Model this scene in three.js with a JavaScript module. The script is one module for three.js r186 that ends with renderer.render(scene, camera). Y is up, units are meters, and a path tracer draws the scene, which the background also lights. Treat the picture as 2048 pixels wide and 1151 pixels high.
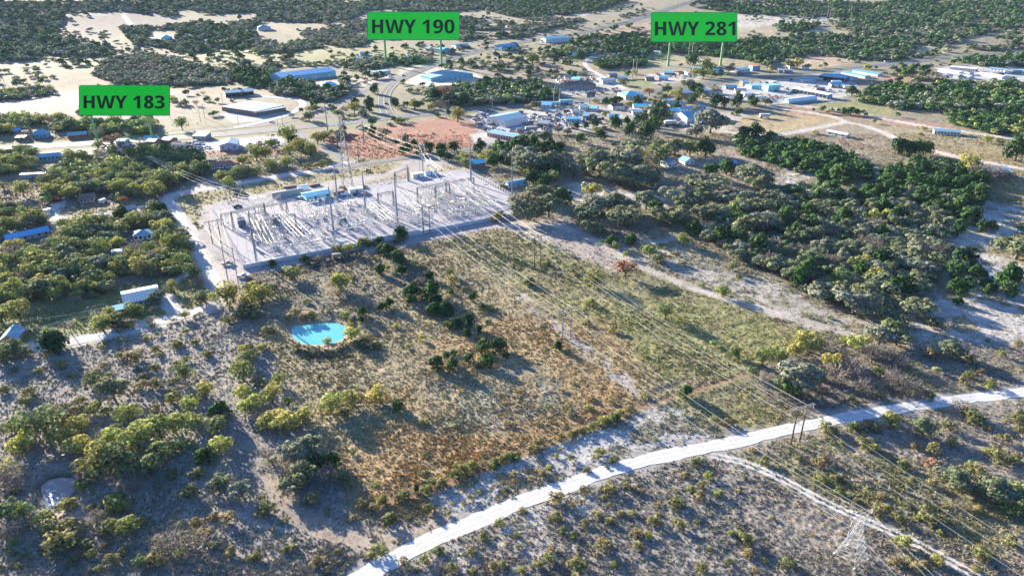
import * as THREE from 'three';
import { mergeGeometries } from 'three/addons/utils/BufferGeometryUtils.js';
import { FontLoader } from 'three/addons/loaders/FontLoader.js';
import { TextGeometry } from 'three/addons/geometries/TextGeometry.js';

// ---------------------------------------------------------------- camera, sky, sun, exposure
const scene = new THREE.Scene();
const CAM_H = 135, PITCH = 25.5 * Math.PI / 180, FOCAL = 1410;   // focal length in photo pixels (2048 wide)
const camera = new THREE.PerspectiveCamera(2 * Math.atan(575.5 / FOCAL) * 180 / Math.PI, 2048 / 1151, 1, 9000);
camera.position.set(0, CAM_H, 0);
camera.rotation.x = -PITCH;

const SUN_AZ = 43 * Math.PI / 180, SUN_EL = 14.5 * Math.PI / 180;
const sunDir = new THREE.Vector3(-Math.sin(SUN_AZ) * Math.cos(SUN_EL), Math.sin(SUN_EL), -Math.cos(SUN_AZ) * Math.cos(SUN_EL));
const sun = new THREE.DirectionalLight(new THREE.Color().setRGB(1.0, 0.90, 0.73), 5);
sun.position.copy(sunDir).multiplyScalar(900).add(new THREE.Vector3(0, 0, -500));
sun.target.position.set(0, 0, -500);
sun.castShadow = true; sun.shadow.mapSize.set(4096, 4096);
Object.assign(sun.shadow.camera, { left: -900, right: 900, top: 900, bottom: -900, near: 1, far: 3000 });
scene.add(sun, sun.target);

{ // clear evening sky: deep blue above, paler and warmer towards the horizon and the sun
  const W = 256, Hh = 128, d = new Float32Array(W * Hh * 4), v = new THREE.Vector3();
  const zen = [0.035, 0.15, 0.46], hor = [0.24, 0.42, 0.72], K = 0.35;
  for (let j = 0; j < Hh; j++) for (let i = 0; i < W; i++) {
    const el = (j + 0.5) / Hh * Math.PI - Math.PI / 2, az = (i + 0.5) / W * 2 * Math.PI - Math.PI;
    v.set(Math.cos(el) * Math.cos(az), Math.sin(el), Math.cos(el) * Math.sin(az));
    const h = Math.max(0, v.y), t = Math.pow(1 - h, 4.5), c = Math.max(0, v.dot(sunDir));
    const glow = 0.5 * Math.pow(c, 24) + 0.18 * Math.pow(c, 4);
    const o = (j * W + i) * 4, gc = [1.0, 0.88, 0.70];
    for (let k = 0; k < 3; k++) d[o + k] = K * (zen[k] * (1 - t) + hor[k] * t) + glow * gc[k] * 0.5;
    d[o + 3] = 1;
  }
  const sky = new THREE.DataTexture(d, W, Hh, THREE.RGBAFormat, THREE.FloatType);
  sky.mapping = THREE.EquirectangularReflectionMapping; sky.magFilter = sky.minFilter = THREE.LinearFilter; sky.needsUpdate = true;
  scene.background = sky; scene.environment = sky;
}
scene.fog = new THREE.FogExp2(new THREE.Color().setRGB(0.50, 0.70, 0.95), 0.000028);

const renderer = new THREE.WebGLRenderer({ antialias: true });
renderer.setSize(1024, 575);
renderer.toneMapping = THREE.LinearToneMapping;
renderer.toneMappingExposure = 5.1;
renderer.shadowMap.enabled = true; renderer.shadowMap.type = THREE.PCFSoftShadowMap;

// ---------------------------------------------------------------- helpers
function rng(seed) { let a = seed >>> 0; return () => { a = (a + 0x6D2B79F5) >>> 0; let t = a; t = Math.imul(t ^ (t >>> 15), t | 1); t ^= t + Math.imul(t ^ (t >>> 7), t | 61); return ((t ^ (t >>> 14)) >>> 0) / 4294967296; }; }
const R0 = rng(20240611);
const hash2 = (i, j) => { let h = Math.imul(i, 374761393) ^ Math.imul(j, 668265263); h = Math.imul(h ^ (h >>> 13), 1274126177); return ((h ^ (h >>> 16)) >>> 0) / 4294967296; };
function vnoise(x, y) { const i = Math.floor(x), j = Math.floor(y), fx = x - i, fy = y - j, u = fx * fx * (3 - 2 * fx), w = fy * fy * (3 - 2 * fy); const a = hash2(i, j), b = hash2(i + 1, j), c = hash2(i, j + 1), d = hash2(i + 1, j + 1); return a + (b - a) * u + (c - a) * w + (a - b - c + d) * u * w; }
const fbm = (x, y, n = 4) => { let s = 0, a = 0.5, t = 0; for (let k = 0; k < n; k++) { s += a * vnoise(x, y); t += a; a *= 0.5; x = x * 2.03 + 17.3; y = y * 2.03 - 9.1; } return s / t; };
const sstep = (a, b, x) => { const t = Math.min(1, Math.max(0, (x - a) / (b - a))); return t * t * (3 - 2 * t); };
const lerp = (a, b, t) => a + (b - a) * t;
const col = (r, g, b) => new THREE.Color().setRGB(r, g, b);
const usedNames = new Map();
function numbered(n) { const k = usedNames.get(n) || 0; usedNames.set(n, k + 1); return k ? n + '_' + String(k).padStart(3, '0') : n; }
function tag(o, label, category, group, kind) { o.userData = o.userData || {}; if (label) o.userData.label = label; if (category) o.userData.category = category; if (group) o.userData.group = group; if (kind) o.userData.kind = kind; return o; }
function shade(o) { o.traverse(c => { if (c.isMesh) { c.castShadow = true; c.receiveShadow = true; } }); return o; }
function thing(name, pos, label, category, group, turn = 0) { const o = new THREE.Group(); o.name = numbered(name); o.position.set(...pos); o.rotation.y = turn; tag(o, label, category, group); scene.add(o); return o; }
function mesh(name, geo, m, parent) { const o = new THREE.Mesh(geo, m); o.name = parent === scene ? numbered(name) : name; o.castShadow = o.receiveShadow = true; parent.add(o); return o; }
function struct(name, geo, m) { const o = mesh(name, geo, m, scene); o.userData.kind = 'structure'; return o; }
const std = (c, rough = 0.85, metal = 0, extra = {}) => new THREE.MeshStandardMaterial({ color: Array.isArray(c) ? col(...c) : c, roughness: rough, metalness: metal, side: THREE.DoubleSide, ...extra });
const merge = gs => mergeGeometries(gs.map(g => { const n = g.index ? g.toNonIndexed() : g; for (const k of Object.keys(n.attributes)) if (!['position', 'normal', 'color'].includes(k)) n.deleteAttribute(k); return n; }), false);
function box(w, h, d, x = 0, y = 0, z = 0, ry = 0) { const g = new THREE.BoxGeometry(w, h, d); if (ry) g.rotateY(ry); g.translate(x, y, z); return g; }   // centred
function boxU(w, h, d, x = 0, y = 0, z = 0, ry = 0) { return box(w, h, d, x, y + h / 2, z, ry); }                                                     // stands on y
function cyl(r0, r1, h, x = 0, y = 0, z = 0, n = 8) { const g = new THREE.CylinderGeometry(r1, r0, h, n); g.translate(x, y + h / 2, z); return g; }      // r0 bottom, r1 top
const _up = new THREE.Vector3(0, 1, 0);
function bar(a, b, r, n = 4, r2 = r) { const A = new THREE.Vector3(...a), B = new THREE.Vector3(...b), d = B.clone().sub(A), L = d.length(); const g = new THREE.CylinderGeometry(r2, r, L, n); g.translate(0, L / 2, 0); g.applyQuaternion(new THREE.Quaternion().setFromUnitVectors(_up, d.normalize())); g.translate(A.x, A.y, A.z); return g; }

// ---------------------------------------------------------------- lie of the land
// polygons that shape the land (ponds, pit) are filled in below; `land` is the smooth height
const pondShapes = [];
function land0(x, z) { const r = Math.hypot(x, z); const t = Math.max(0, r - 850); let h = t < 1500 ? 0.000045 * t * t : 101 + (t - 1500) * 0.135;
  h += sstep(520, 900, r) * (fbm(x / 260 + 3, z / 260, 2) - 0.5) * 8; return h; }
function rayDir(px, py) { const cx = (px - 1024) / FOCAL, cy = -(py - 575.5) / FOCAL; return [cx, cy * Math.cos(PITCH) - Math.sin(PITCH), -(Math.cos(PITCH) + cy * Math.sin(PITCH))]; }
function at(px, py) { // where the sight line through a point of the photograph meets the land
  const [dx, dy, dz] = rayDir(px, py); let t = 60, s = 20;
  for (let k = 0; k < 400; k++) { const y = CAM_H + dy * t - land0(dx * t, dz * t); if (y < 0) { t -= s; s *= 0.5; if (s < 0.005) break; } t += s; }
  return { x: dx * t, z: dz * t, y: land0(dx * t, dz * t), d: t * Math.hypot(dx, dy, dz) };
}
const mpp = (px, py) => at(px, py).d / FOCAL;          // metres per photo pixel there
const P2 = list => list.map(([x, y]) => { const p = at(x, y); return [p.x, p.z]; });
const crop = (x0, y0, s) => list => list.map(([x, y, ...r]) => [x0 + x / s, y0 + y / s, ...r.map((v, i) => i === 0 && typeof v === 'number' ? v / s : v)]);
function sdPoly(P, x, z) { let d = 1e18, s = 1; for (let i = 0, j = P.length - 1; i < P.length; j = i++) { const ex = P[j][0] - P[i][0], ez = P[j][1] - P[i][1], wx = x - P[i][0], wz = z - P[i][1]; const t = Math.min(1, Math.max(0, (wx * ex + wz * ez) / (ex * ex + ez * ez))); const bx = wx - ex * t, bz = wz - ez * t; d = Math.min(d, bx * bx + bz * bz); const c1 = z >= P[i][1], c2 = z < P[j][1], c3 = ex * wz > ez * wx; if ((c1 && c2 && c3) || (!c1 && !c2 && !c3)) s = -s; } return s * Math.sqrt(d); }
function sdLine(P, x, z) { let d = 1e18; for (let i = 0; i + 1 < P.length; i++) { const ex = P[i + 1][0] - P[i][0], ez = P[i + 1][1] - P[i][1], wx = x - P[i][0], wz = z - P[i][1]; const t = Math.min(1, Math.max(0, (wx * ex + wz * ez) / (ex * ex + ez * ez || 1))); const bx = wx - ex * t, bz = wz - ez * t; d = Math.min(d, bx * bx + bz * bz); } return Math.sqrt(d); }
function bbox(P, m) { let a = 1e9, b = 1e9, c = -1e9, d = -1e9; for (const [x, z] of P) { a = Math.min(a, x); b = Math.min(b, z); c = Math.max(c, x); d = Math.max(d, z); } return [a - m, b - m, c + m, d + m]; }
function smoothLine(P, step) { const c = new THREE.CatmullRomCurve3(P.map(([x, z]) => new THREE.Vector3(x, 0, z)), false, 'centripetal'); const n = Math.max(4, Math.round(c.getLength() / step)); return c.getSpacedPoints(n).map(v => [v.x, v.z]); }
// ---------------------------------------------------------------- ground cover: soils, grasses, worn areas (own colours of the matter, in linear values)
const layers = [];
function area(pts, c, { f = 4, rough = 1, grass = 1, amt = 1, edge = 3, spot = 0 } = {}) { const P = P2(pts); layers.push({ P, c, f, rough, grass, amt, edge, spot, bb: bbox(P, f + edge + 2) }); return P; }
function track(pts, half, c, { f = 1.2, rough = 0.1, grass = 0, amt = 1, edge = 0.6, world = false, spot = 0 } = {}) { const P = smoothLine(world ? pts : P2(pts), 4); layers.push({ P, line: true, half, c, f, rough, grass, amt, edge, spot, bb: bbox(P, half + f + edge + 2) }); return P; }
const TAN = [0.335, 0.27, 0.155], GOLD = [0.375, 0.265, 0.13], OLIVE = [0.25, 0.225, 0.105], SCRUB = [0.235, 0.205, 0.17], CALICHE = [0.47, 0.44, 0.42], DIRT = [0.38, 0.325, 0.28],
  RED = [0.36, 0.155, 0.10], PASTURE = [0.30, 0.28, 0.13], CREAM = [0.285, 0.24, 0.165], GRAVEL = [0.45, 0.42, 0.43], DARKBROWN = [0.10, 0.085, 0.06], LAWN = [0.19, 0.21, 0.08], WOODFLOOR = [0.19, 0.165, 0.12];
// --- near ground
area([[-900, 330], [-900, 2], [1024, -6], [2900, 2], [2900, 330], [1024, 330]], [0.235, 0.20, 0.13], { f: 30, edge: 10, spot: 0.35 });
area([[-200, 690], [60, 690], [300, 650], [450, 610], [560, 720], [600, 860], [720, 1010], [760, 1160], [-300, 1200]], [0.30, 0.265, 0.225], { f: 8, grass: 0.7 });
area([[700, 1200], [870, 1100], [1100, 985], [1430, 905], [1700, 850], [2200, 790], [2300, 1250]], [0.285, 0.245, 0.20], { f: 6, grass: 0.6 });
area([[1540, 900], [1660, 880], [2000, 990], [2000, 1100], [1740, 1010], [1500, 920]], [0.26, 0.235, 0.125], { f: 8, spot: 0.4 });
area([[500, 590], [640, 560], [760, 500], [980, 455], [1200, 520], [1420, 570], [1640, 690], [1480, 750], [1340, 800], [870, 980], [730, 1020], [640, 900], [560, 720]], TAN, { f: 5 });
area([[480, 560], [700, 510], [790, 490], [860, 560], [780, 640], [700, 650], [540, 640]], [0.23, 0.19, 0.13], { f: 8, spot: 0.4 });
area([[1060, 470], [1250, 530], [1460, 590], [1640, 690], [1480, 745], [1300, 740], [1120, 640], [1000, 540], [900, 480]], OLIVE, { f: 10, spot: 0.35 });
area([[1150, 610], [1400, 600], [1640, 690], [1480, 745], [1260, 730]], [0.285, 0.265, 0.105], { f: 10, spot: 0.35 });
area([[860, 690], [1000, 640], [1210, 650], [1280, 750], [1230, 800], [1060, 880], [740, 1010], [700, 930], [850, 830], [760, 800], [880, 760]], GOLD, { f: 10, spot: 0.3 });
area([[700, 920], [860, 840], [1100, 780], [1250, 770], [1250, 820], [870, 970], [740, 1012]], [0.40, 0.27, 0.13], { f: 8, spot: 0.25 });
area([[860, 770], [1060, 740], [1130, 810], [1000, 860], [880, 850]], [0.28, 0.255, 0.18], { f: 10, spot: 0.45 });
area([[980, 440], [1130, 440], [1180, 470], [1300, 520], [1240, 540], [1100, 490]], DIRT, { f: 6, grass: 0.2, rough: 0.4 });
area([[1340, 800], [1480, 755], [1560, 790], [1600, 830], [1480, 870], [1350, 830]], OLIVE, { f: 5, spot: 0.3 });
// caliche flats
area([[880, 1005], [1060, 905], [1330, 818], [1470, 870], [1300, 910], [1100, 980], [900, 1065]], CALICHE, { f: 5, spot: 0.55, grass: 0.35, rough: 0.5 });
area([[760, 1150], [880, 1085], [1100, 985], [1220, 980], [1140, 1080], [1000, 1160]], [0.46, 0.41, 0.37], { f: 6, spot: 0.62, grass: 0.5, rough: 0.6 });
area([[1760, 650], [1800, 600], [1870, 540], [1880, 470], [1940, 430], [2100, 500], [2250, 560], [2250, 720], [1900, 700]], CALICHE, { f: 6, spot: 0.5, grass: 0.25, rough: 0.5 });
area([[1800, 690], [2250, 700], [2250, 780], [1900, 770]], SCRUB, { f: 8, spot: 0.3 });
area([[1290, 470], [1360, 470], [1440, 540], [1560, 570], [1700, 620], [1780, 660], [1640, 660], [1500, 590], [1380, 560], [1300, 510]], [0.40, 0.36, 0.31], { f: 5, spot: 0.55, grass: 0.4, rough: 0.5 });
area([[1130, 370], [1180, 365], [1290, 395], [1350, 400], [1340, 420], [1200, 410], [1130, 400]], CALICHE, { f: 4, spot: 0.3, grass: 0.2, rough: 0.4 });
area([[1560, 340], [1620, 330], [1700, 390], [1640, 400], [1540, 370]], CALICHE, { f: 5, spot: 0.5, grass: 0.3 });
area([[1930, 395], [2060, 420], [2100, 480], [1960, 440]], CALICHE, { f: 5, spot: 0.35, grass: 0.3 });
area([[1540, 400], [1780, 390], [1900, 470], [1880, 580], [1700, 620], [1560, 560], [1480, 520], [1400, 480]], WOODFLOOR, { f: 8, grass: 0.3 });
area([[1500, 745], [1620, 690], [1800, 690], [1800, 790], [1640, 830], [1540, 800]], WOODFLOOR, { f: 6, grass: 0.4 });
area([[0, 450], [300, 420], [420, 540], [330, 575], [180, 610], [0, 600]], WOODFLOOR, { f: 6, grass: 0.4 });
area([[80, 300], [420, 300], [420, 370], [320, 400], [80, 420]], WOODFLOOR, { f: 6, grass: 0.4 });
area([[-60, 360], [70, 345], [120, 400], [90, 440], [-60, 440]], [0.24, 0.19, 0.14], { f: 6, spot: 0.3 });
area([[-80, 610], [180, 600], [245, 575], [440, 545], [445, 610], [330, 640], [200, 680], [-80, 720]], LAWN, { f: 6, spot: 0.25 });
area([[30, 640], [170, 630], [200, 655], [60, 685]], [0.24, 0.25, 0.09], { f: 5, spot: 0.3 });
area([[335, 560], [385, 545], [425, 575], [415, 615], [360, 625], [330, 600]], [0.26, 0.24, 0.09], { f: 4, spot: 0.2 });
// --- around the substation
area([[330, 395], [420, 360], [660, 345], [800, 320], [880, 312], [930, 335], [1080, 420], [1000, 452], [640, 525], [490, 552], [470, 590], [430, 560], [395, 480], [350, 410]], [0.40, 0.355, 0.34], { f: 4, grass: 0.05, rough: 0.12, spot: 0.1, edge: 2 });
area([[335, 395], [420, 370], [560, 352], [660, 338], [800, 325], [770, 345], [640, 362], [520, 385], [440, 400], [400, 412], [395, 460], [370, 455]], [0.29, 0.25, 0.11], { f: 3, grass: 0.5, rough: 0.3, spot: 0.2 });
area([[730, 365], [840, 340], [930, 325], [935, 335], [830, 355], [740, 380]], [0.34, 0.27, 0.17], { f: 3, grass: 0.3, rough: 0.2, spot: 0.2 });
area([[640, 330], [860, 305], [940, 300], [930, 285], [800, 262], [640, 290], [600, 310]], [0.28, 0.23, 0.11], { f: 6, grass: 0.8 });
area([[720, 262], [890, 236], [965, 248], [985, 270], [960, 292], [880, 300], [800, 318], [700, 312], [620, 300], [600, 285], [650, 270]], RED, { f: 5, spot: 0.18, grass: 0.6, edge: 6 });
area([[360, 300], [480, 300], [560, 290], [560, 308], [380, 312]], [0.34, 0.16, 0.11], { f: 4, spot: 0.3, grass: 0.5 });
area([[500, 552], [720, 500], [800, 480], [780, 500], [640, 540], [510, 590]], DARKBROWN, { f: 4, spot: 0.45 });  // dark brown, broken strip of ground along the foot of the front wall
area([[590, 690], [640, 705], [740, 690], [760, 700], [640, 725], [560, 700]], [0.11, 0.10, 0.05], { f: 3, spot: 0.2 });
// --- town and yards
const PALE = [0.46, 0.44, 0.42];
area([[60, 285], [200, 283], [420, 275], [560, 270], [570, 295], [440, 300], [330, 300], [150, 320], [70, 320]], PALE, { f: 4, grass: 0.03, rough: 0.05, spot: 0.15, edge: 4 });
area([[0, 198], [155, 178], [330, 180], [460, 190], [440, 210], [330, 240], [160, 232], [60, 225], [0, 228]], [0.31, 0.285, 0.27], { f: 5, grass: 0.1, rough: 0.25, spot: 0.35, edge: 8 });
area([[-60, 205], [120, 205], [150, 215], [120, 235], [-60, 236]], [0.28, 0.24, 0.23], { f: 5, grass: 0.1, spot: 0.3 });
area([[330, 195], [450, 180], [610, 190], [600, 220], [560, 235], [330, 262], [320, 240]], [0.34, 0.28, 0.20], { f: 4, grass: 0.4, spot: 0.3 });
area([[500, 220], [570, 215], [560, 240], [470, 245], [440, 228]], PALE, { f: 2, grass: 0, rough: 0 });
area([[800, 140], [860, 125], [960, 150], [960, 168], [860, 172], [800, 165]], [0.55, 0.50, 0.44], { f: 4, grass: 0.1, rough: 0.1 });
area([[560, 165], [690, 160], [760, 150], [800, 150], [700, 180], [560, 190]], [0.46, 0.39, 0.33], { f: 5, grass: 0.3, spot: 0.2 });
area([[940, 225], [1060, 208], [1130, 205], [1180, 222], [1210, 240], [1180, 262], [1050, 262], [960, 262]], PALE, { f: 4, grass: 0, rough: 0.05, edge: 4, spot: 0.08 });
area([[940, 270], [985, 258], [1050, 270], [1075, 285], [960, 298]], PALE, { f: 2, grass: 0, rough: 0, edge: 1 });
area([[1105, 160], [1200, 155], [1260, 165], [1270, 185], [1150, 200], [1110, 185]], [0.40, 0.37, 0.34], { f: 4, grass: 0, rough: 0.05, spot: 0.2 });
area([[1150, 205], [1270, 220], [1330, 240], [1260, 250], [1170, 240]], [0.38, 0.34, 0.29], { f: 5, grass: 0.1, spot: 0.3 });
area([[1290, 150], [1400, 140], [1400, 160], [1300, 168]], [0.48, 0.43, 0.38], { f: 3, grass: 0.1, spot: 0.2 });
area([[1400, 180], [1560, 158], [1640, 148], [1700, 160], [1720, 185], [1660, 200], [1540, 208], [1450, 200]], PALE, { f: 4, grass: 0, rough: 0.04, spot: 0.06, edge: 4 });
area([[1380, 230], [1480, 222], [1500, 245], [1440, 262], [1370, 262]], [0.50, 0.44, 0.36], { f: 4, grass: 0.2, spot: 0.25 });
area([[1480, 238], [1560, 222], [1660, 228], [1700, 246], [1620, 258], [1530, 268], [1480, 262]], [0.42, 0.31, 0.16], { f: 4, spot: 0.3 });
area([[1530, 268], [1700, 248], [1800, 275], [1790, 310], [1640, 300]], [0.32, 0.25, 0.17], { f: 5, spot: 0.3 });
area([[1640, 208], [1720, 203], [1800, 224], [1740, 232], [1640, 225]], [0.27, 0.26, 0.09], { f: 4, spot: 0.15 });
area([[1560, 212], [1700, 228], [1900, 250], [1900, 262], [1720, 240], [1560, 226]], [0.36, 0.20, 0.13], { f: 4, spot: 0.3 });
area([[1740, 240], [1850, 265], [2080, 290], [2080, 335], [1900, 315], [1790, 290]], [0.35, 0.28, 0.16], { f: 5, spot: 0.35 });
area([[1780, 150], [1900, 130], [1900, 165], [1760, 180], [1740, 165]], [0.34, 0.20, 0.13], { f: 4, spot: 0.25 });
area([[1870, 135], [1960, 125], [2080, 140], [2080, 165], [1900, 160]], PALE, { f: 3, grass: 0, rough: 0 });
area([[1580, 110], [1680, 105], [1710, 125], [1620, 140], [1570, 132]], [0.42, 0.31, 0.21], { f: 4, spot: 0.25 });
area([[1130, 285], [1280, 275], [1330, 300], [1260, 330], [1140, 320]], [0.31, 0.25, 0.16], { f: 6, spot: 0.3 });
area([[1330, 300], [1480, 300], [1560, 350], [1480, 390], [1380, 370]], [0.36, 0.28, 0.21], { f: 6, spot: 0.35 });
area([[1260, 160], [1300, 158], [1310, 172], [1270, 178], [1245, 172]], LAWN, { f: 3, spot: 0.1 });
area([[1040, 100], [1150, 100], [1180, 130], [1040, 150], [960, 130]], [0.29, 0.25, 0.12], { f: 6, spot: 0.35 });
area([[950, 120], [1100, 120], [1180, 150], [1100, 165], [960, 150]], [0.26, 0.20, 0.14], { f: 6, spot: 0.35 });
area([[1310, 80], [1480, 90], [1560, 110], [1480, 135], [1380, 125], [1300, 130], [1240, 120]], [0.34, 0.28, 0.17], { f: 6, spot: 0.3 });
// --- far pastures
area([[-80, 122], [140, 118], [230, 135], [200, 150], [120, 165], [-80, 185]], CREAM, { f: 8, spot: 0.15 });
area([[130, 120], [240, 118], [280, 140], [180, 145]], [0.36, 0.33, 0.16], { f: 8, spot: 0.2 });
area([[350, 108], [520, 96], [740, 90], [860, 100], [700, 124], [560, 138], [400, 132]], PASTURE, { f: 8, spot: 0.15 });
area([[420, 98], [560, 92], [640, 95], [500, 108]], [0.45, 0.38, 0.20], { f: 8 });
area([[512, 45], [740, 38], [740, 70], [640, 80], [540, 60]], [0.31, 0.26, 0.17], { f: 8, spot: 0.25 });
area([[690, 42], [740, 40], [740, 68], [700, 62]], [0.46, 0.41, 0.22], { f: 6 });
area([[140, 30], [220, 22], [340, 30], [330, 50], [250, 60], [230, 75], [160, 72], [110, 60]], [0.15, 0.125, 0.12], { f: 8, spot: 0.2 });
area([[120, 22], [225, 20], [215, 30], [130, 30]], CREAM, { f: 5 });
area([[270, 62], [350, 72], [340, 88], [300, 82]], [0.52, 0.42, 0.36], { f: 5, spot: 0.2 });
area([[470, 40], [520, 38], [520, 60], [480, 58]], CREAM, { f: 6 });
area([[918, 30], [1024, 38], [1024, 60], [918, 56]], [0.46, 0.36, 0.30], { f: 8, spot: 0.2 });
area([[1180, 62], [1230, 50], [1310, 46], [1310, 72], [1240, 70]], [0.42, 0.27, 0.20], { f: 6, spot: 0.2 });
area([[1260, 2], [1350, 2], [1320, 24], [1200, 32], [1230, 18]], CREAM, { f: 8, spot: 0.15 });
area([[1110, 15], [1180, 20], [1170, 32], [1130, 28]], [0.5, 0.38, 0.34], { f: 6, spot: 0.2 });
area([[1470, 28], [1560, 24], [1680, 34], [1660, 44], [1600, 46], [1540, 60], [1470, 58]], [0.48, 0.43, 0.37], { f: 8, spot: 0.2 });
area([[1470, 58], [1620, 46], [1740, 56], [1760, 66], [1650, 72], [1560, 76], [1470, 72]], [0.38, 0.31, 0.20], { f: 8, spot: 0.25 });
area([[1830, 92], [1890, 96], [1890, 108], [1835, 106]], [0.36, 0.34, 0.2], { f: 4 });
area([[1900, 2], [2080, 2], [2080, 24], [1960, 22]], [0.44, 0.32, 0.28], { f: 10, spot: 0.3 });
area([[900, 20], [940, 16], [1020, 30], [1030, 40], [940, 36]], CREAM, { f: 8, spot: 0.2 });

// --- worn tracks, verges and shoulders (painted into the soil); the roads themselves are laid as sheets below
const L = { // centre lines of the ways, photo pixels
  caliche: [[620, 1230], [730, 1150], [860, 1082], [1000, 1022], [1150, 965], [1300, 918], [1450, 888], [1560, 862], [1680, 838], [1850, 808], [2048, 784], [2250, 762]],
  twotrack: [[1425, 910], [1480, 922], [1560, 955], [1640, 998], [1730, 1040], [1830, 1085], [1950, 1150], [2050, 1210]],
  driveway: [[700, 322], [640, 340], [560, 352], [450, 372], [380, 383], [340, 392], [338, 405], [362, 445], [392, 495], [415, 535], [436, 575], [440, 598], [420, 614], [385, 626], [345, 636], [300, 648], [200, 672], [60, 696], [-60, 712]],
  houseDrive: [[372, 628], [348, 620], [335, 605], [330, 592]],
  sideDrive: [[336, 574], [350, 560], [385, 542]],
  highway: [[-120, 305], [0, 297], [200, 285], [400, 272], [560, 258], [700, 244], [820, 231], [960, 219], [1080, 209], [1160, 201], [1260, 188], [1400, 169], [1500, 155], [1600, 146], [1740, 132], [1860, 120], [1960, 110], [2120, 96]],
  frontage: [[200, 285], [330, 268], [450, 258], [560, 246], [600, 238], [660, 232]],
  hwy190: [[775, 228], [768, 210], [768, 192], [778, 175], [800, 158], [830, 144], [870, 128], [920, 112], [980, 96], [1060, 82], [1160, 66], [1240, 48], [1320, 24], [1380, 4], [1430, -10]],
  ramp: [[830, 143], [780, 158], [730, 180], [690, 200], [640, 220], [600, 236]],
  schoolRoad: [[470, 255], [540, 240], [590, 222], [606, 208], [590, 198], [540, 194], [500, 190]],
  subRoad: [[660, 345], [720, 330], [800, 318], [880, 306], [930, 300], [1010, 285], [1080, 278]],
  subSpur: [[690, 322], [668, 305], [640, 288], [610, 275], [590, 262]],
  trail1: [[1000, 452], [1080, 448], [1150, 462], [1260, 520], [1400, 580], [1560, 630], [1680, 662], [1760, 690]],
  farmRoad1: [[1440, 262], [1540, 270], [1620, 258], [1700, 246], [1760, 262], [1800, 280], [1900, 310], [2060, 340]],
  farmRoad2: [[1540, 214], [1600, 222], [1660, 232], [1700, 246]],
  farmRoad3: [[1600, 212], [1700, 222], [1760, 236], [1850, 252], [1960, 268], [2080, 285]],
  yardRoad: [[1540, 210], [1620, 205], [1700, 198]],
  hillRoad: [[1250, 178], [1200, 150], [1175, 135], [1172, 120], [1195, 112], [1260, 110], [1300, 110]],
  farTrack: [[245, 28], [258, 45], [280, 65], [300, 80], [330, 88]],
  underLine: [[1040, 590], [1120, 660], [1200, 720], [1260, 775], [1290, 800], [1340, 850]],
  leftTrack: [[540, 960], [600, 1030], [660, 1062], [740, 1075], [800, 1068], [880, 1050]],
  leftTrack2: [[430, 1020], [480, 1030], [520, 1050], [580, 1060]],
  pondTrack: [[0, 1058], [60, 1048], [150, 1035], [230, 1032]],
  lane: [[335, 403], [290, 412], [235, 424], [175, 431], [128, 438], [104, 430], [112, 412], [128, 402]],
  gulchTrack: [[1870, 628], [1920, 605], [1960, 590], [1990, 560], [2010, 535]],
};
const W = {}; for (const k in L) W[k] = smoothLine(P2(L[k]), 3);
const wl = (k, half, c, o = {}) => track(W[k], half, c, { world: true, ...o });
wl('caliche', 3.5, [0.34, 0.31, 0.27], { f: 2.4, spot: 0.35, grass: 0.1, rough: 0.2, edge: 2.2 });
wl('caliche', 2.3, CALICHE, { f: 0.7, rough: 0, edge: 0.3 });
wl('driveway', 4.4, [0.5, 0.46, 0.42], { f: 1.5, edge: 1.5 });
wl('houseDrive', 3, CALICHE, { rough: 0 }); wl('lane', 3.6, [0.40, 0.36, 0.32], { f: 2.5, edge: 2, spot: 0.2 }); wl('sideDrive', 2, CALICHE, { rough: 0, edge: 0.4 });
wl('highway', 17, [0.23, 0.215, 0.11], { f: 4, rough: 0.1, grass: 0.15 }); wl('hwy190', 11, [0.25, 0.23, 0.12], { f: 3, grass: 0.15 });
for (const k of ['highway', 'hwy190', 'ramp', 'frontage', 'schoolRoad', 'subRoad', 'subSpur']) wl(k, 5.5, [0.25, 0.23, 0.17], { f: 2, rough: 0, edge: 0.4 });
wl('trail1', 2.4, [0.50, 0.44, 0.38], { f: 2, spot: 0.25, edge: 2 });
for (const k of ['farmRoad1', 'farmRoad2', 'farmRoad3']) wl(k, 3.2, [0.58, 0.51, 0.44], { f: 2, edge: 1.2 });
wl('yardRoad', 3, [0.45, 0.42, 0.40]); wl('hillRoad', 3, [0.52, 0.48, 0.44]); wl('farTrack', 3, [0.52, 0.47, 0.42], { f: 3 });
wl('underLine', 1.6, [0.42, 0.36, 0.31], { f: 2.6, spot: 0.55, edge: 2.4, grass: 0.3, rough: 0.5 });
wl('leftTrack', 2.6, [0.40, 0.32, 0.25], { f: 3, spot: 0.3, edge: 2 }); wl('leftTrack2', 0.5, [0.42, 0.36, 0.3], { f: 0.8, spot: 0.2 });
wl('pondTrack', 1, [0.36, 0.29, 0.22], { f: 1.5, spot: 0.3 }); wl('gulchTrack', 0.7, [0.5, 0.45, 0.40], { f: 1 });
{ const P = W.twotrack; for (const s of [-1, 1]) track(P.map(([x, z], i) => { const q = P[Math.min(i + 1, P.length - 1)], p = P[Math.max(i - 1, 0)], dx = q[0] - p[0], dz = q[1] - p[1], l = Math.hypot(dx, dz); return [x - dz / l * s * 0.95, z + dx / l * s * 0.95]; }), 0.42, [0.56, 0.53, 0.50], { world: true, f: 0.5, edge: 0.25 }); }
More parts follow.
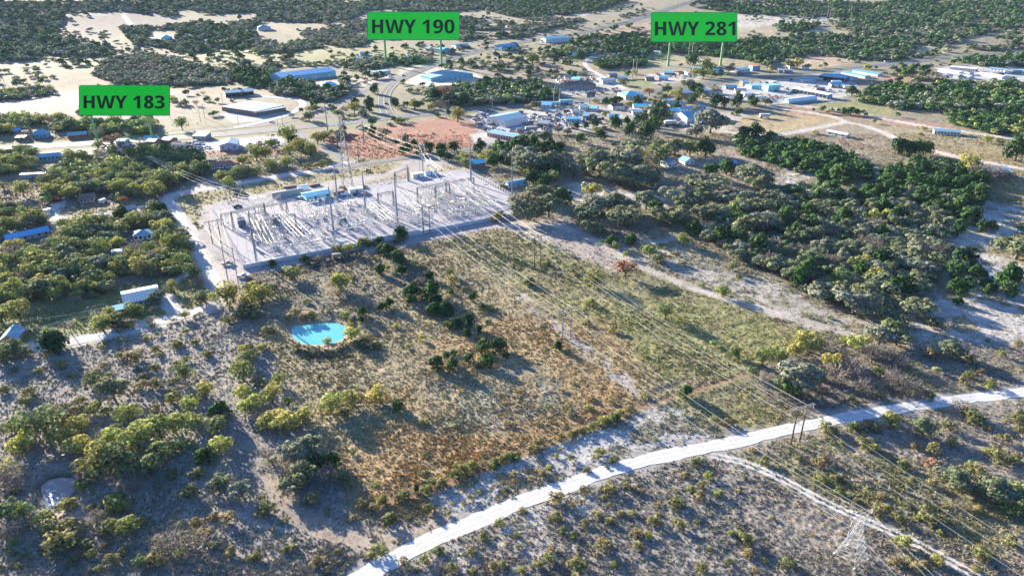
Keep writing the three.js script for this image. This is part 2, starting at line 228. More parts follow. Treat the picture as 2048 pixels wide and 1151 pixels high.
// ruts beside the caliche strip and the field edge
track([[730, 1018], [870, 975], [1000, 925], [1150, 868], [1260, 822], [1330, 800], [1430, 768], [1500, 748]], 0.8, [0.30, 0.18, 0.10], { f: 1, spot: 0.2, edge: 0.8 });
track([[740, 1008], [870, 962], [1000, 912], [1150, 855], [1250, 812]], 0.5, [0.28, 0.16, 0.09], { f: 0.8, edge: 0.8 });

// --- ponds: the land dips under them
const POND = P2([[581, 665], [582, 656], [588, 650], [602, 648], [625, 646], [650, 643], [672, 643], [686, 648], [693, 658], [692, 669], [682, 679], [662, 686], [638, 689], [612, 687], [596, 682], [586, 674]]);
const POND2 = P2([[78, 970], [95, 957], [120, 951], [150, 953], [158, 962], [150, 978], [136, 996], [112, 1012], [92, 1018], [82, 1005]]);
const POND3 = P2([[2030, 455], [2045, 452], [2062, 456], [2060, 464], [2040, 463]]);
pondShapes.push([POND, bbox(POND, 12)], [POND2, bbox(POND2, 12)], [POND3, bbox(POND3, 12)]);
layers.push({ P: POND, c: [0.44, 0.36, 0.26], f: 2.5, rough: 0, grass: 0, amt: 1, edge: 1, spot: 0, bb: bbox(POND, 6) }, { P: POND2, c: DARKBROWN, f: 2.5, rough: 0, grass: 0, amt: 1, edge: 1, spot: 0, bb: bbox(POND2, 6) });
function land(x, z) { let h = land0(x, z); for (const [P, b] of pondShapes) if (x > b[0] && x < b[2] && z > b[1] && z < b[3]) { const d = sdPoly(P, x, z); h -= 1.3 * sstep(1.2, -3, d); h += 0.9 * Math.exp(-((d - 6.5) ** 2) / 9); } return h; }

// ground at a place: colour, roughness of the relief, density of grass
const gOut = { r: 0, g: 0, b: 0, rough: 1, grass: 1 };
function ground(x, z) {
  const n1 = fbm(x / 46, z / 46, 4), n2 = fbm(x / 9 + 40, z / 9, 3), n3 = fbm(x / 150 - 7, z / 150 + 3, 3);
  let t = sstep(0.35, 0.7, n1), u = sstep(0.38, 0.68, n3);
  let r = lerp(lerp(SCRUB[0], TAN[0], t), OLIVE[0], u * 0.5), g = lerp(lerp(SCRUB[1], TAN[1], t), OLIVE[1], u * 0.5), b = lerp(lerp(SCRUB[2], TAN[2], t), OLIVE[2], u * 0.5), rough = 1, grass = 1;
  const ex = fbm(x / 5 + 11, z / 5 + 5, 3) - 0.5, sp = fbm(x / 6.5 - 31, z / 6.5 + 77, 4);
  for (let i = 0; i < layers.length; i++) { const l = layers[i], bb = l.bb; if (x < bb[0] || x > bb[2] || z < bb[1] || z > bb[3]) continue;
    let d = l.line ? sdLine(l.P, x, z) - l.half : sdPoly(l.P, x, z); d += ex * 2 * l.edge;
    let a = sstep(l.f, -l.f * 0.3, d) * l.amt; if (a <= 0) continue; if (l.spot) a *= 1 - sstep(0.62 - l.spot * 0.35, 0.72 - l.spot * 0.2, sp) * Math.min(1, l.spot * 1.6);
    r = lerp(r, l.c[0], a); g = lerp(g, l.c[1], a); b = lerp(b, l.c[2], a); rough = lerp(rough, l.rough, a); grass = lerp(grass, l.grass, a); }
  const m = 0.72 + 0.56 * n2 + (hash2(Math.floor(x * 3.1), Math.floor(z * 3.1)) - 0.5) * 0.16 * rough, w = (n1 - 0.5) * 0.12;
  gOut.r = r * m * (1 + w); gOut.g = g * m; gOut.b = b * m * (1 - w); gOut.rough = rough; gOut.grass = grass; return gOut;
}
function tussock(x, z) { const a = vnoise(x / 1.15, z / 1.15), b = vnoise(x / 2.7 + 9, z / 2.7), c = vnoise(x / 0.55, z / 0.55 + 4); return (a * a * 0.24 + b * b * 0.26 + c * 0.08) - 0.14; }
{ // one sheet from behind the camera to beyond the farthest ridge; finer where it is near
  const zs = []; for (let z = 260; z > -100; z -= 30) zs.push(z);
  for (let y = 1210; y >= -20; y -= 2.3) { const [, dy, dz] = rayDir(1024, y); if (dy > -0.03) break; const z = dz * CAM_H / -dy; if (z < -2400) break; zs.push(z); }
  for (let z = zs[zs.length - 1] - 60; z > -4600; z -= 110) zs.push(z);
  const ss = []; for (let s = -4; s < -1.1; s += 0.145) ss.push(s); for (let i = 0; i <= 860; i++) ss.push(-1.08 + 2.16 * i / 860); for (let s = 1.225; s <= 4.05; s += 0.145) ss.push(s);
  const nc = ss.length, nr = zs.length, pos = new Float32Array(nc * nr * 3), colr = new Float32Array(nc * nr * 3), uv = new Float32Array(nc * nr * 2);
  for (let j = 0; j < nr; j++) for (let i = 0; i < nc; i++) { const z = zs[j], x = ss[i] * Math.max(100, -z), k = j * nc + i; const g = ground(x, z);
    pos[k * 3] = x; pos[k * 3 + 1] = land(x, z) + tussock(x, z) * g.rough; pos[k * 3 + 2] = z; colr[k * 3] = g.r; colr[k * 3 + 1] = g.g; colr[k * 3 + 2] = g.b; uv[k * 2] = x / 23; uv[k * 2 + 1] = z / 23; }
  const idx = new Uint32Array((nc - 1) * (nr - 1) * 6); let q = 0;
  for (let j = 0; j + 1 < nr; j++) for (let i = 0; i + 1 < nc; i++) { const a = j * nc + i, b = a + 1, c = a + nc, d = c + 1; idx[q++] = a; idx[q++] = b; idx[q++] = c; idx[q++] = b; idx[q++] = d; idx[q++] = c; }
  const geo = new THREE.BufferGeometry(); geo.setAttribute('position', new THREE.BufferAttribute(pos, 3)); geo.setAttribute('color', new THREE.BufferAttribute(colr, 3)); geo.setAttribute('uv', new THREE.BufferAttribute(uv, 2)); geo.setIndex(new THREE.BufferAttribute(idx, 1)); geo.computeVertexNormals();
  const N = 1024, data = new Uint8Array(N * N * 4), wrap = (x, y, p) => { const f = (a, b) => vnoise(a, b), u = x / N, v = y / N, c = p; const X = u * c, Y = v * c; const A = f(X, Y), B = f(X - c, Y), C = f(X, Y - c), D = f(X - c, Y - c); return lerp(lerp(A, B, u), lerp(C, D, u), v); };
  for (let y = 0; y < N; y++) for (let x = 0; x < N; x++) { const n = wrap(x, y, 37) * 0.4 + wrap(x, y, 96) * 0.35 + wrap(x, y, 240) * 0.25; const v = Math.round(255 * Math.min(1, Math.max(0, 0.87 + (n - 0.5) * 0.75))), o = (y * N + x) * 4; data[o] = v; data[o + 1] = v; data[o + 2] = v; data[o + 3] = 255; }
  const tex = new THREE.DataTexture(data, N, N); tex.colorSpace = THREE.SRGBColorSpace; tex.wrapS = tex.wrapT = THREE.RepeatWrapping; tex.magFilter = THREE.LinearFilter; tex.minFilter = THREE.LinearMipmapLinearFilter; tex.generateMipmaps = true; tex.needsUpdate = true;
  struct('ground', geo, new THREE.MeshStandardMaterial({ vertexColors: true, map: tex, roughness: 1 }));
}
function ribbon(name, P, half, lift, m, { wob = 0, seed = 1 } = {}) { const n = P.length, pos = [], uv = [], idx = []; let s = 0;
  for (let i = 0; i < n; i++) { const a = P[Math.max(0, i - 1)], b = P[Math.min(n - 1, i + 1)], dx = b[0] - a[0], dz = b[1] - a[1], l = Math.hypot(dx, dz) || 1, nx = -dz / l, nz = dx / l; if (i) s += Math.hypot(P[i][0] - P[i - 1][0], P[i][1] - P[i - 1][1]);
    const h = typeof half === 'function' ? half(i / (n - 1)) : half; const K = 4; for (let k = 0; k <= K; k++) { const t = -1 + 2 * k / K, e = (k === 0 || k === K) ? wob * (vnoise(s / 2.2 + seed * 17, k * 9 + seed) - 0.5) * 2 : 0; const o = t * h + Math.sign(t) * e, x = P[i][0] + nx * o, z = P[i][1] + nz * o; pos.push(x, land(x, z) + lift - ((k === 0 || k === K) ? 0.02 : 0), z); uv.push(o / 6, s / 6); if (i && k) { const q = i * (K + 1) + k, p = q - K - 1; idx.push(p - 1, p, q - 1, p, q, q - 1); } } }
  const g = new THREE.BufferGeometry(); g.setAttribute('position', new THREE.Float32BufferAttribute(pos, 3)); g.setAttribute('uv', new THREE.Float32BufferAttribute(uv, 2)); g.setIndex(idx); g.computeVertexNormals(); { const nn = g.attributes.normal; for (let i = 0; i < nn.count; i++) if (nn.getY(i) < 0) nn.setXYZ(i, -nn.getX(i), -nn.getY(i), -nn.getZ(i)); } return struct(name, g, m); }
function grainTex(seed, lo, hi, sx = 1, sy = 1, rep = 1) { const N = 512, d = new Uint8Array(N * N * 4); for (let y = 0; y < N; y++) for (let x = 0; x < N; x++) { const u = x / N, v = y / N, f = p => { const X = u * p * sx, Y = v * p * sy, w = p * sx, h = p * sy; return lerp(lerp(vnoise(X + seed, Y), vnoise(X - w + seed, Y), u), lerp(vnoise(X + seed, Y - h), vnoise(X - w + seed, Y - h), u), v); }; const n = f(7) * 0.35 + f(23) * 0.3 + f(90) * 0.35, t = Math.min(1, Math.max(0, (n - 0.5) * 1.8 + 0.5)), c = Math.round(255 * lerp(lo, hi, t)), o = (y * N + x) * 4; d[o] = d[o + 1] = d[o + 2] = c; d[o + 3] = 255; }
  const t = new THREE.DataTexture(d, N, N); t.colorSpace = THREE.SRGBColorSpace; t.wrapS = t.wrapT = THREE.RepeatWrapping; t.magFilter = THREE.LinearFilter; t.minFilter = THREE.LinearMipmapLinearFilter; t.generateMipmaps = true; t.repeat.set(rep, rep); t.needsUpdate = true; return t; }
const calicheTex = grainTex(5, 0.80, 1.0, 1, 0.35), asphaltTex = grainTex(9, 0.78, 1.0, 1, 0.3), gravelTex = grainTex(13, 0.84, 1.0);
const M = {
  caliche: std([0.68, 0.66, 0.64], 0.95, 0, { map: calicheTex }), drive: std([0.55, 0.52, 0.49], 0.95, 0, { map: calicheTex }), asphalt: std([0.135, 0.137, 0.155], 0.8, 0, { map: asphaltTex }), newAsphalt: std([0.115, 0.117, 0.13], 0.75, 0, { map: asphaltTex }),
  paint: std([0.75, 0.74, 0.70], 0.7), yellow: std([0.62, 0.42, 0.06], 0.7), rut: std([0.61, 0.59, 0.57], 0.95, 0, { map: calicheTex }), gravel: std([0.38, 0.36, 0.385], 0.95, 0, { map: gravelTex }),
};
ribbon('caliche_road', W.caliche, t => 2.75 - 0.55 * t, 0.10, M.caliche, { wob: 0.55, seed: 3 });
for (const o of [-0.95, 0.95]) ribbon('wheel_track', offsetLine(W.caliche, o), 0.42, 0.108, M.rut, { wob: 0.25, seed: 8 + o });
ribbon('substation_driveway', W.driveway, 2.9, 0.09, M.drive, { wob: 0.5, seed: 4 });
ribbon('house_driveway', W.houseDrive, 1.9, 0.12, M.drive, { wob: 0.3, seed: 6 });
ribbon('thicket_lane', W.lane, 2.3, 0.1, M.drive, { wob: 0.6, seed: 21 }); ribbon('side_driveway', W.sideDrive, 1.3, 0.09, M.drive, { wob: 0.3, seed: 7 });
ribbon('highway', W.highway, 8.0, 0.20, M.asphalt); ribbon('frontage_road', W.frontage, 3.6, 0.16, M.asphalt);
ribbon('curving_highway', W.hwy190, t => 6.2 + 3 * Math.min(1, t * 3), 0.24, M.newAsphalt); ribbon('ramp_road', W.ramp, 4.2, 0.16, M.asphalt);
ribbon('school_road', W.schoolRoad, 3.6, 0.16, M.drive); ribbon('back_road', W.subRoad, 3.2, 0.14, M.asphalt); ribbon('spur_road', W.subSpur, 3.0, 0.17, M.asphalt); ribbon('yard_road', W.yardRoad, 2.4, 0.16, M.asphalt); ribbon('hill_road', W.hillRoad, 2.6, 0.18, M.drive, { wob: 0.4 });
function offsetLine(P, o) { return P.map((p, i) => { const a = P[Math.max(0, i - 1)], b = P[Math.min(P.length - 1, i + 1)], dx = b[0] - a[0], dz = b[1] - a[1], l = Math.hypot(dx, dz); return [p[0] - dz / l * o, p[1] + dx / l * o]; }); }
for (const [k, os, lift] of [['highway', [-5.6, 5.6], 0.225], ['hwy190', [-5.4, 5.4], 0.265], ['ramp', [-3.4, 3.4], 0.185]]) for (const o of os) ribbon('lane_marking', offsetLine(W[k], o), 0.13, lift, M.paint);
for (const [k, lift] of [['highway', 0.225], ['hwy190', 0.265]]) for (const o of [-0.25, 0.25]) ribbon('centre_marking', offsetLine(W[k], o), 0.1, lift, M.yellow);
// water
function waterMesh(name, P, m, y) { const P3 = smoothLine([...P, P[0]], 0.8).slice(0, -1); const s = new THREE.Shape(P3.map(([x, z]) => { const cx = P.reduce((a, p) => a + p[0], 0) / P.length, cz = P.reduce((a, p) => a + p[1], 0) / P.length, f = 1.03; return new THREE.Vector2(cx + (x - cx) * f, -(cz + (z - cz) * f)); })); const g = new THREE.ShapeGeometry(s, 1); g.rotateX(-Math.PI / 2); g.translate(0, y, 0); return struct(name, g, m); }
const ripple = (() => { const N = 256, d = new Uint8Array(N * N * 4); for (let y = 0; y < N; y++) for (let x = 0; x < N; x++) { const u = x / N, v = y / N, f = p => lerp(lerp(vnoise(u * p, v * p), vnoise((u - 1) * p, v * p), u), lerp(vnoise(u * p, (v - 1) * p), vnoise((u - 1) * p, (v - 1) * p), u), v); const c = Math.round(255 * (f(12) * 0.6 + f(40) * 0.4)), o = (y * N + x) * 4; d[o] = d[o + 1] = d[o + 2] = c; d[o + 3] = 255; } const t = new THREE.DataTexture(d, N, N); t.wrapS = t.wrapT = THREE.RepeatWrapping; t.magFilter = THREE.LinearFilter; t.repeat.set(0.12, 0.12); t.needsUpdate = true; return t; })();
const wMat = (c, r) => new THREE.MeshPhysicalMaterial({ color: col(...c), roughness: r, ior: 1.33, bumpMap: ripple, bumpScale: 0.03, side: THREE.DoubleSide });
waterMesh('turquoise_pond', POND, wMat([0.11, 0.44, 0.47], 0.3), -0.35);
waterMesh('murky_pond', POND2, wMat([0.15, 0.18, 0.21], 0.05), -0.35);
waterMesh('small_pond', POND3, wMat([0.08, 0.45, 0.55], 0.12), land0(POND3[0][0], POND3[0][1]) - 0.35);
// ---------------------------------------------------------------- grass: tussocks too many to count
{ const r = rng(77), gs = []; for (let i = 0; i < 7; i++) { const a = r() * 6.28, l = 0.55 + r() * 0.5, o = 0.28 * r(), b = r() * 6.28, g = new THREE.BufferGeometry(), w = 0.13 + r() * 0.08; const cx = Math.cos(b) * o, cz = Math.sin(b) * o; g.setAttribute('position', new THREE.Float32BufferAttribute([cx - Math.sin(a) * w, 0, cz + Math.cos(a) * w, cx + Math.sin(a) * w, 0, cz - Math.cos(a) * w, cx + Math.cos(b) * 0.35 * r(), l, cz + Math.sin(b) * 0.35 * r()], 3)); g.computeVertexNormals(); gs.push(g); }
  const tuft = merge(gs), mat = std([1, 1, 1], 1), X = new THREE.Matrix4(), q = new THREE.Quaternion(), v = new THREE.Vector3(), s = new THREE.Vector3(), c = new THREE.Color();
  const mats = [], cols = []; let tries = 0;
  while (mats.length < 260000 && tries++ < 900000) { const z = -105 - Math.pow(r(), 1.35) * 470, x = (r() * 2 - 1) * -z * 1.06; const g = ground(x, z); if (g.rough < 0.2 || r() > g.grass * (0.25 + 0.9 * vnoise(x / 3.1, z / 3.1))) continue;
    const h = (0.35 + r() * 0.5) * (0.6 + 0.7 * vnoise(x / 14, z / 14)) * (-z > 300 ? 1.2 : 1), w = h * (1.3 + r() * 0.9); v.set(x, land(x, z) + tussock(x, z) * g.rough - 0.05, z); q.setFromAxisAngle(_up, r() * 6.28); s.set(w, h * 0.8, w); mats.push(X.compose(v, q, s).clone()); const k = 0.85 + r() * 0.6, yv = r() < 0.12 ? 1.25 : 1; c.setRGB(g.r * k * 1.05, g.g * k * 1.04 * yv, g.b * k * 0.9); cols.push(c.clone()); }
  const im = new THREE.InstancedMesh(tuft, mat, mats.length); mats.forEach((m, i) => { im.setMatrixAt(i, m); im.setColorAt(i, cols[i]); }); im.name = 'grass'; tag(im, 'dry tan and olive bunch grass over the open fields', 'grass', null, 'stuff'); im.castShadow = im.receiveShadow = true; scene.add(im);
}
// ---------------------------------------------------------------- trees: each kind in a few grown shapes, unit size (1 m wide, 1 m tall)
function crownGeo(seed, { lobes, n, leaf, yc = 0.58, flat = 0.8, spread = 0.3, lobeR = 0.24, gap = 0.25, tint = 0.35, cone = 0 }) {
  const r = rng(seed), L = []; for (let i = 0; i < lobes; i++) { const a = i * 2.4 + r() * 1.1, d = spread * Math.sqrt((i + 0.4) / lobes) * (0.8 + 0.4 * r()), y = yc + (r() - 0.5) * 0.42 * flat - d * 0.35; const R = lobeR * (0.72 + 0.55 * r()) * (1 - cone * Math.max(0, y - 0.3)); L.push([Math.cos(a) * d * (1 - cone * Math.max(0, y - 0.4)), y, Math.sin(a) * d * (1 - cone * Math.max(0, y - 0.4)), R, 0.75 + r() * 0.5]); }
  const pos = [], nor = [], colr = []; const A = new THREE.Vector3(), N = new THREE.Vector3(), T = new THREE.Vector3(), B = new THREE.Vector3();
  let tot = L.reduce((s, l) => s + l[3] * l[3], 0);
  for (const l of L) { const k = Math.round(n * l[3] * l[3] / tot); const lump = r() * 10; for (let i = 0; i < k; i++) { const u = r() * 2 - 1, a = r() * 6.2832, h = Math.sqrt(1 - u * u); N.set(h * Math.cos(a), u, h * Math.sin(a)); if (N.y < -0.45 && r() < 0.6) N.y *= -1;
      if (vnoise(N.x * 2.3 + lump, N.z * 2.3 + N.y * 2 + lump) < gap) continue; const rad = l[3] * (0.78 + 0.30 * Math.sqrt(r())); A.set(l[0] + N.x * rad, l[1] + N.y * rad * flat, l[2] + N.z * rad); if (A.y < 0.02) A.y = 0.02 + r() * 0.05;
      T.set(r() - 0.5, r() - 0.5, r() - 0.5).cross(N).normalize(); B.copy(N).cross(T).addScaledVector(N, (r() - 0.5) * 1.5).normalize(); const s = leaf * (0.6 + 0.8 * r()), c = l[4] * (1 - tint + 2 * tint * r()), yl = 1 + (r() - 0.5) * 0.25;
      const sn = [N.x + (r() - .5) * .45, N.y + 0.1 + (r() - .5) * .45, N.z + (r() - .5) * .45], sl = Math.hypot(...sn);
      for (const [p, q] of [[-1, -0.7], [1, -0.6], [0.1, 1]]) { pos.push(A.x + (T.x * p + B.x * q) * s, Math.max(0.005, A.y + (T.y * p + B.y * q) * s), A.z + (T.z * p + B.z * q) * s); nor.push(sn[0] / sl, sn[1] / sl, sn[2] / sl); colr.push(c * yl, c, c / yl); } } }
  const g = new THREE.BufferGeometry(); g.setAttribute('position', new THREE.Float32BufferAttribute(pos, 3)); g.setAttribute('normal', new THREE.Float32BufferAttribute(nor, 3)); g.setAttribute('color', new THREE.Float32BufferAttribute(colr, 3)); return g;
}
function trunkGeo(seed, { r0 = 0.045, fork = 0.22, limbs = 4, reach = 0.26, top = 0.62 }) { const r = rng(seed + 500), gs = [bar([0, -0.04, 0], [0.01, fork, 0.01], r0, 5, r0 * 0.75)]; for (let i = 0; i < limbs; i++) { const a = i * 6.283 / limbs + r(), m = [Math.cos(a) * reach * 0.5, fork + (top - fork) * 0.55, Math.sin(a) * reach * 0.5], e = [Math.cos(a + 0.3) * reach, top * (0.9 + 0.25 * r()), Math.sin(a + 0.3) * reach]; gs.push(bar([0.01, fork - 0.02, 0.01], m, r0 * 0.6, 4, r0 * 0.4), bar(m, e, r0 * 0.4, 3, r0 * 0.12)); } return merge(gs); }
function twigGeo(seed, n) { const r = rng(seed), gs = [trunkGeo(seed, { r0: 0.035, fork: 0.15, limbs: 6, reach: 0.36, top: 0.75 })]; for (let i = 0; i < n; i++) { const a = r() * 6.28, d = 0.1 + r() * 0.3, y = 0.3 + r() * 0.45, e = [Math.cos(a + r() - .5) * (d + 0.12), y + 0.08 + r() * 0.22, Math.sin(a + r() - .5) * (d + 0.12)]; gs.push(bar([Math.cos(a) * d, y, Math.sin(a) * d], e, 0.011, 3, 0.005)); } return merge(gs); }
const leafMat = (c, tr = 0.3) => new THREE.MeshPhysicalMaterial({ color: col(...c), vertexColors: true, roughness: 1, specularIntensity: 0.2, transmission: tr, thickness: 0, side: THREE.DoubleSide });
const barkMat = std([0.13, 0.105, 0.08], 0.95), greyBark = std([0.24, 0.20, 0.175], 0.95);
const KIND = {
  J: { name: 'juniper_tree', cat: 'juniper', word: 'dark green juniper', h: 1.2, c: [[0.045, 0.10, 0.026], [0.06, 0.115, 0.034], [0.04, 0.085, 0.03]], tr: 0.12, g: [1, 2, 3].map(s => [crownGeo(s * 31, { lobes: 13, n: 760, leaf: 0.052, yc: 0.5, flat: 1.0, spread: 0.33, lobeR: 0.22, gap: 0.12, cone: 0.7 }), trunkGeo(s, { limbs: 3, top: 0.5 })]) },
  O: { name: 'oak_tree', cat: 'oak', word: 'grey-green oak', h: 0.80, c: [[0.17, 0.195, 0.115], [0.14, 0.17, 0.095], [0.205, 0.22, 0.155], [0.17, 0.185, 0.095]], tr: 0.14, g: [4, 5, 6, 7].map(s => [crownGeo(s * 37, { lobes: 11, n: 1250, leaf: 0.040, yc: 0.60, flat: 0.9, spread: 0.37, lobeR: 0.215, gap: 0.14 }), trunkGeo(s, { limbs: 5, reach: 0.33, top: 0.66 })]) },
  M: { name: 'mesquite_tree', cat: 'mesquite', word: 'yellow-green mesquite tree', h: 0.92, c: [[0.285, 0.31, 0.085], [0.215, 0.26, 0.08], [0.325, 0.31, 0.09], [0.18, 0.215, 0.085]], tr: 0.26, g: [8, 9, 10, 11].map(s => [crownGeo(s * 41, { lobes: 11, n: 900, leaf: 0.042, yc: 0.6, flat: 1.0, spread: 0.35, lobeR: 0.205, gap: 0.26, tint: 0.4 }), trunkGeo(s, { limbs: 5, reach: 0.3, top: 0.7 })]) },
  Y: { name: 'yellow_tree', cat: 'tree', word: 'bright yellow autumn tree', h: 0.9, c: [[0.39, 0.395, 0.10], [0.33, 0.36, 0.10], [0.42, 0.38, 0.10]], tr: 0.32, g: [12, 13, 14].map(s => [crownGeo(s * 43, { lobes: 13, n: 720, leaf: 0.046, yc: 0.6, flat: 0.95, spread: 0.34, lobeR: 0.2, gap: 0.26, tint: 0.3 }), trunkGeo(s, { limbs: 5, reach: 0.28, top: 0.7 })]) },
  B: { name: 'bare_tree', cat: 'bare tree', word: 'bare grey-brown tree', h: 0.72, c: [[0.20, 0.175, 0.13], [0.235, 0.20, 0.155], [0.21, 0.165, 0.125]], tr: 0.3, g: [15, 16, 17].map(s => [crownGeo(s * 47, { lobes: 13, n: 420, leaf: 0.026, yc: 0.55, flat: 0.9, spread: 0.36, lobeR: 0.2, gap: 0.28, tint: 0.35 }), twigGeo(s, 60)]) },
  S: { name: 'shrub', cat: 'shrub', word: 'low olive shrub', h: 0.72, c: [[0.19, 0.19, 0.07], [0.23, 0.21, 0.085], [0.15, 0.165, 0.06], [0.25, 0.20, 0.095], [0.22, 0.24, 0.07]], tr: 0.25, g: [18, 19, 20, 21].map(s => [crownGeo(s * 53, { lobes: 9, n: 330, leaf: 0.062, yc: 0.45, flat: 0.95, spread: 0.34, lobeR: 0.2, gap: 0.24, tint: 0.4 }), trunkGeo(s, { r0: 0.03, fork: 0.08, limbs: 4, reach: 0.24, top: 0.45 })]) },
  R: { name: 'russet_tree', cat: 'tree', word: 'russet brown tree', h: 0.8, c: [[0.30, 0.13, 0.06], [0.27, 0.15, 0.10]], tr: 0.3, g: [22, 23].map(s => [crownGeo(s * 59, { lobes: 12, n: 560, leaf: 0.04, yc: 0.6, flat: 0.8, spread: 0.36, lobeR: 0.18, gap: 0.34, tint: 0.35 }), trunkGeo(s, { limbs: 6, reach: 0.34, top: 0.7 })]) },
};
for (const k in KIND) KIND[k].m = KIND[k].c.map(c => leafMat(c, KIND[k].tr));
const trees = [];   // {k, x, z, y, w, h, px, py}
function plant(k, px, py, wpx, o = {}) { const p = at(px, py), mp = p.d / FOCAL; let w = wpx * mp; const l = Math.hypot(p.x, p.z), back = w * 0.32; const x = p.x + p.x / l * back, z = p.z + p.z / l * back; trees.push({ k, x, z, w, px, py, wpx, free: true, ...o }); }
function plantList(list) { for (const [x, y, w, k] of list) plant(k || 'S', x, y, w); }
const noTree = [];   // places kept clear: buildings, roads, yards (world polygons / lines)
function wood(pts, { mix, w, gapf = 0.62, cov = 0.9, seed = 1, far = false, keep = 1 }) { const P = P2(pts), bb = bbox(P, 0), r = rng(seed * 7919 + 13), cells = new Map(), cs = w[1]; const areaM = (bb[2] - bb[0]) * (bb[3] - bb[1]); const n = Math.min(90000, Math.round(areaM / (w[0] * w[0]) * 5)); const keys = Object.keys(mix), tot = keys.reduce((s, k) => s + mix[k], 0);
  for (let i = 0; i < n; i++) { const x = lerp(bb[0], bb[2], r()), z = lerp(bb[1], bb[3], r()), ww = lerp(w[0], w[1], Math.pow(r(), 1.3)), pick = r() * tot, dens = fbm(x / (w[1] * 4) + seed, z / (w[1] * 4), 2); if (sdPoly(P, x, z) > 0 || dens > cov * 0.9 + 0.02) continue; let ok = true; const ci = Math.floor(x / cs), cj = Math.floor(z / cs); for (let a = -1; a <= 1 && ok; a++) for (let b = -1; b <= 1 && ok; b++) for (const t of cells.get((ci + a) + ',' + (cj + b)) || []) if (Math.hypot(t.x - x, t.z - z) < (t.w + ww) * 0.5 * gapf) { ok = false; break; } if (!ok) continue; for (const c of noTree) { if (x < c.bb[0] || x > c.bb[2] || z < c.bb[1] || z > c.bb[3]) continue; if ((c.line ? sdLine(c.P, x, z) - c.half : sdPoly(c.P, x, z)) < ww * 0.3) { ok = false; break; } } if (!ok) continue;
    let acc = 0, k = keys[0]; for (const q of keys) { acc += mix[q]; if (pick < acc) { k = q; break; } } const t = { k, x, z, w: ww, far }; trees.push(t); const key = ci + ',' + cj; if (!cells.has(key)) cells.set(key, []); cells.get(key).push(t); } }
// keep-clear places
for (const [k, h] of [['highway', 12], ['hwy190', 9], ['ramp', 6], ['frontage', 5], ['schoolRoad', 5], ['subRoad', 5], ['subSpur', 4], ['driveway', 4], ['houseDrive', 3], ['caliche', 6], ['farmRoad1', 4], ['farmRoad2', 4], ['farmRoad3', 4], ['hillRoad', 4], ['yardRoad', 4], ['trail1', 3]]) noTree.push({ P: W[k], line: true, half: h, bb: bbox(W[k], h + 8) });
const clearPoly = pts => { const P = P2(pts); noTree.push({ P, bb: bbox(P, 8) }); };
clearPoly([[400, 410], [480, 545], [1080, 425], [940, 335], [640, 350]]); clearPoly([[230, 560], [345, 560], [345, 625], [225, 635]]); clearPoly([[92, 432], [112, 398], [150, 405], [240, 412], [330, 400], [330, 426], [250, 440], [130, 456]]); clearPoly([[10, 462], [104, 455], [106, 494], [10, 502]]); clearPoly([[218, 500], [252, 498], [252, 526], [218, 528]]); clearPoly([[255, 462], [310, 460], [312, 496], [255, 498]]); clearPoly([[195, 390], [222, 390], [222, 410], [195, 410]]); clearPoly([[155, 390], [195, 390], [195, 412], [155, 412]]);
clearPoly([[35, 340], [95, 340], [95, 372], [35, 374]]); clearPoly([[410, 318], [485, 318], [485, 345], [410, 345]]); clearPoly([[60, 252], [100, 252], [100, 282], [60, 282]]); clearPoly([[135, 262], [178, 262], [178, 282], [135, 282]]);
clearPoly([[632, 155], [680, 155], [680, 180], [632, 180]]); clearPoly([[550, 135], [680, 130], [680, 165], [550, 170]]); clearPoly([[1325, 312], [1400, 310], [1400, 342], [1325, 342]]); clearPoly([[930, 318], [975, 318], [975, 340], [930, 340]]); clearPoly([[1010, 350], [1060, 350], [1060, 380], [1010, 380]]);
clearPoly([[300, 60], [350, 60], [350, 85], [300, 85]]); clearPoly([[1430, 318], [1480, 318], [1480, 338], [1430, 338]]);
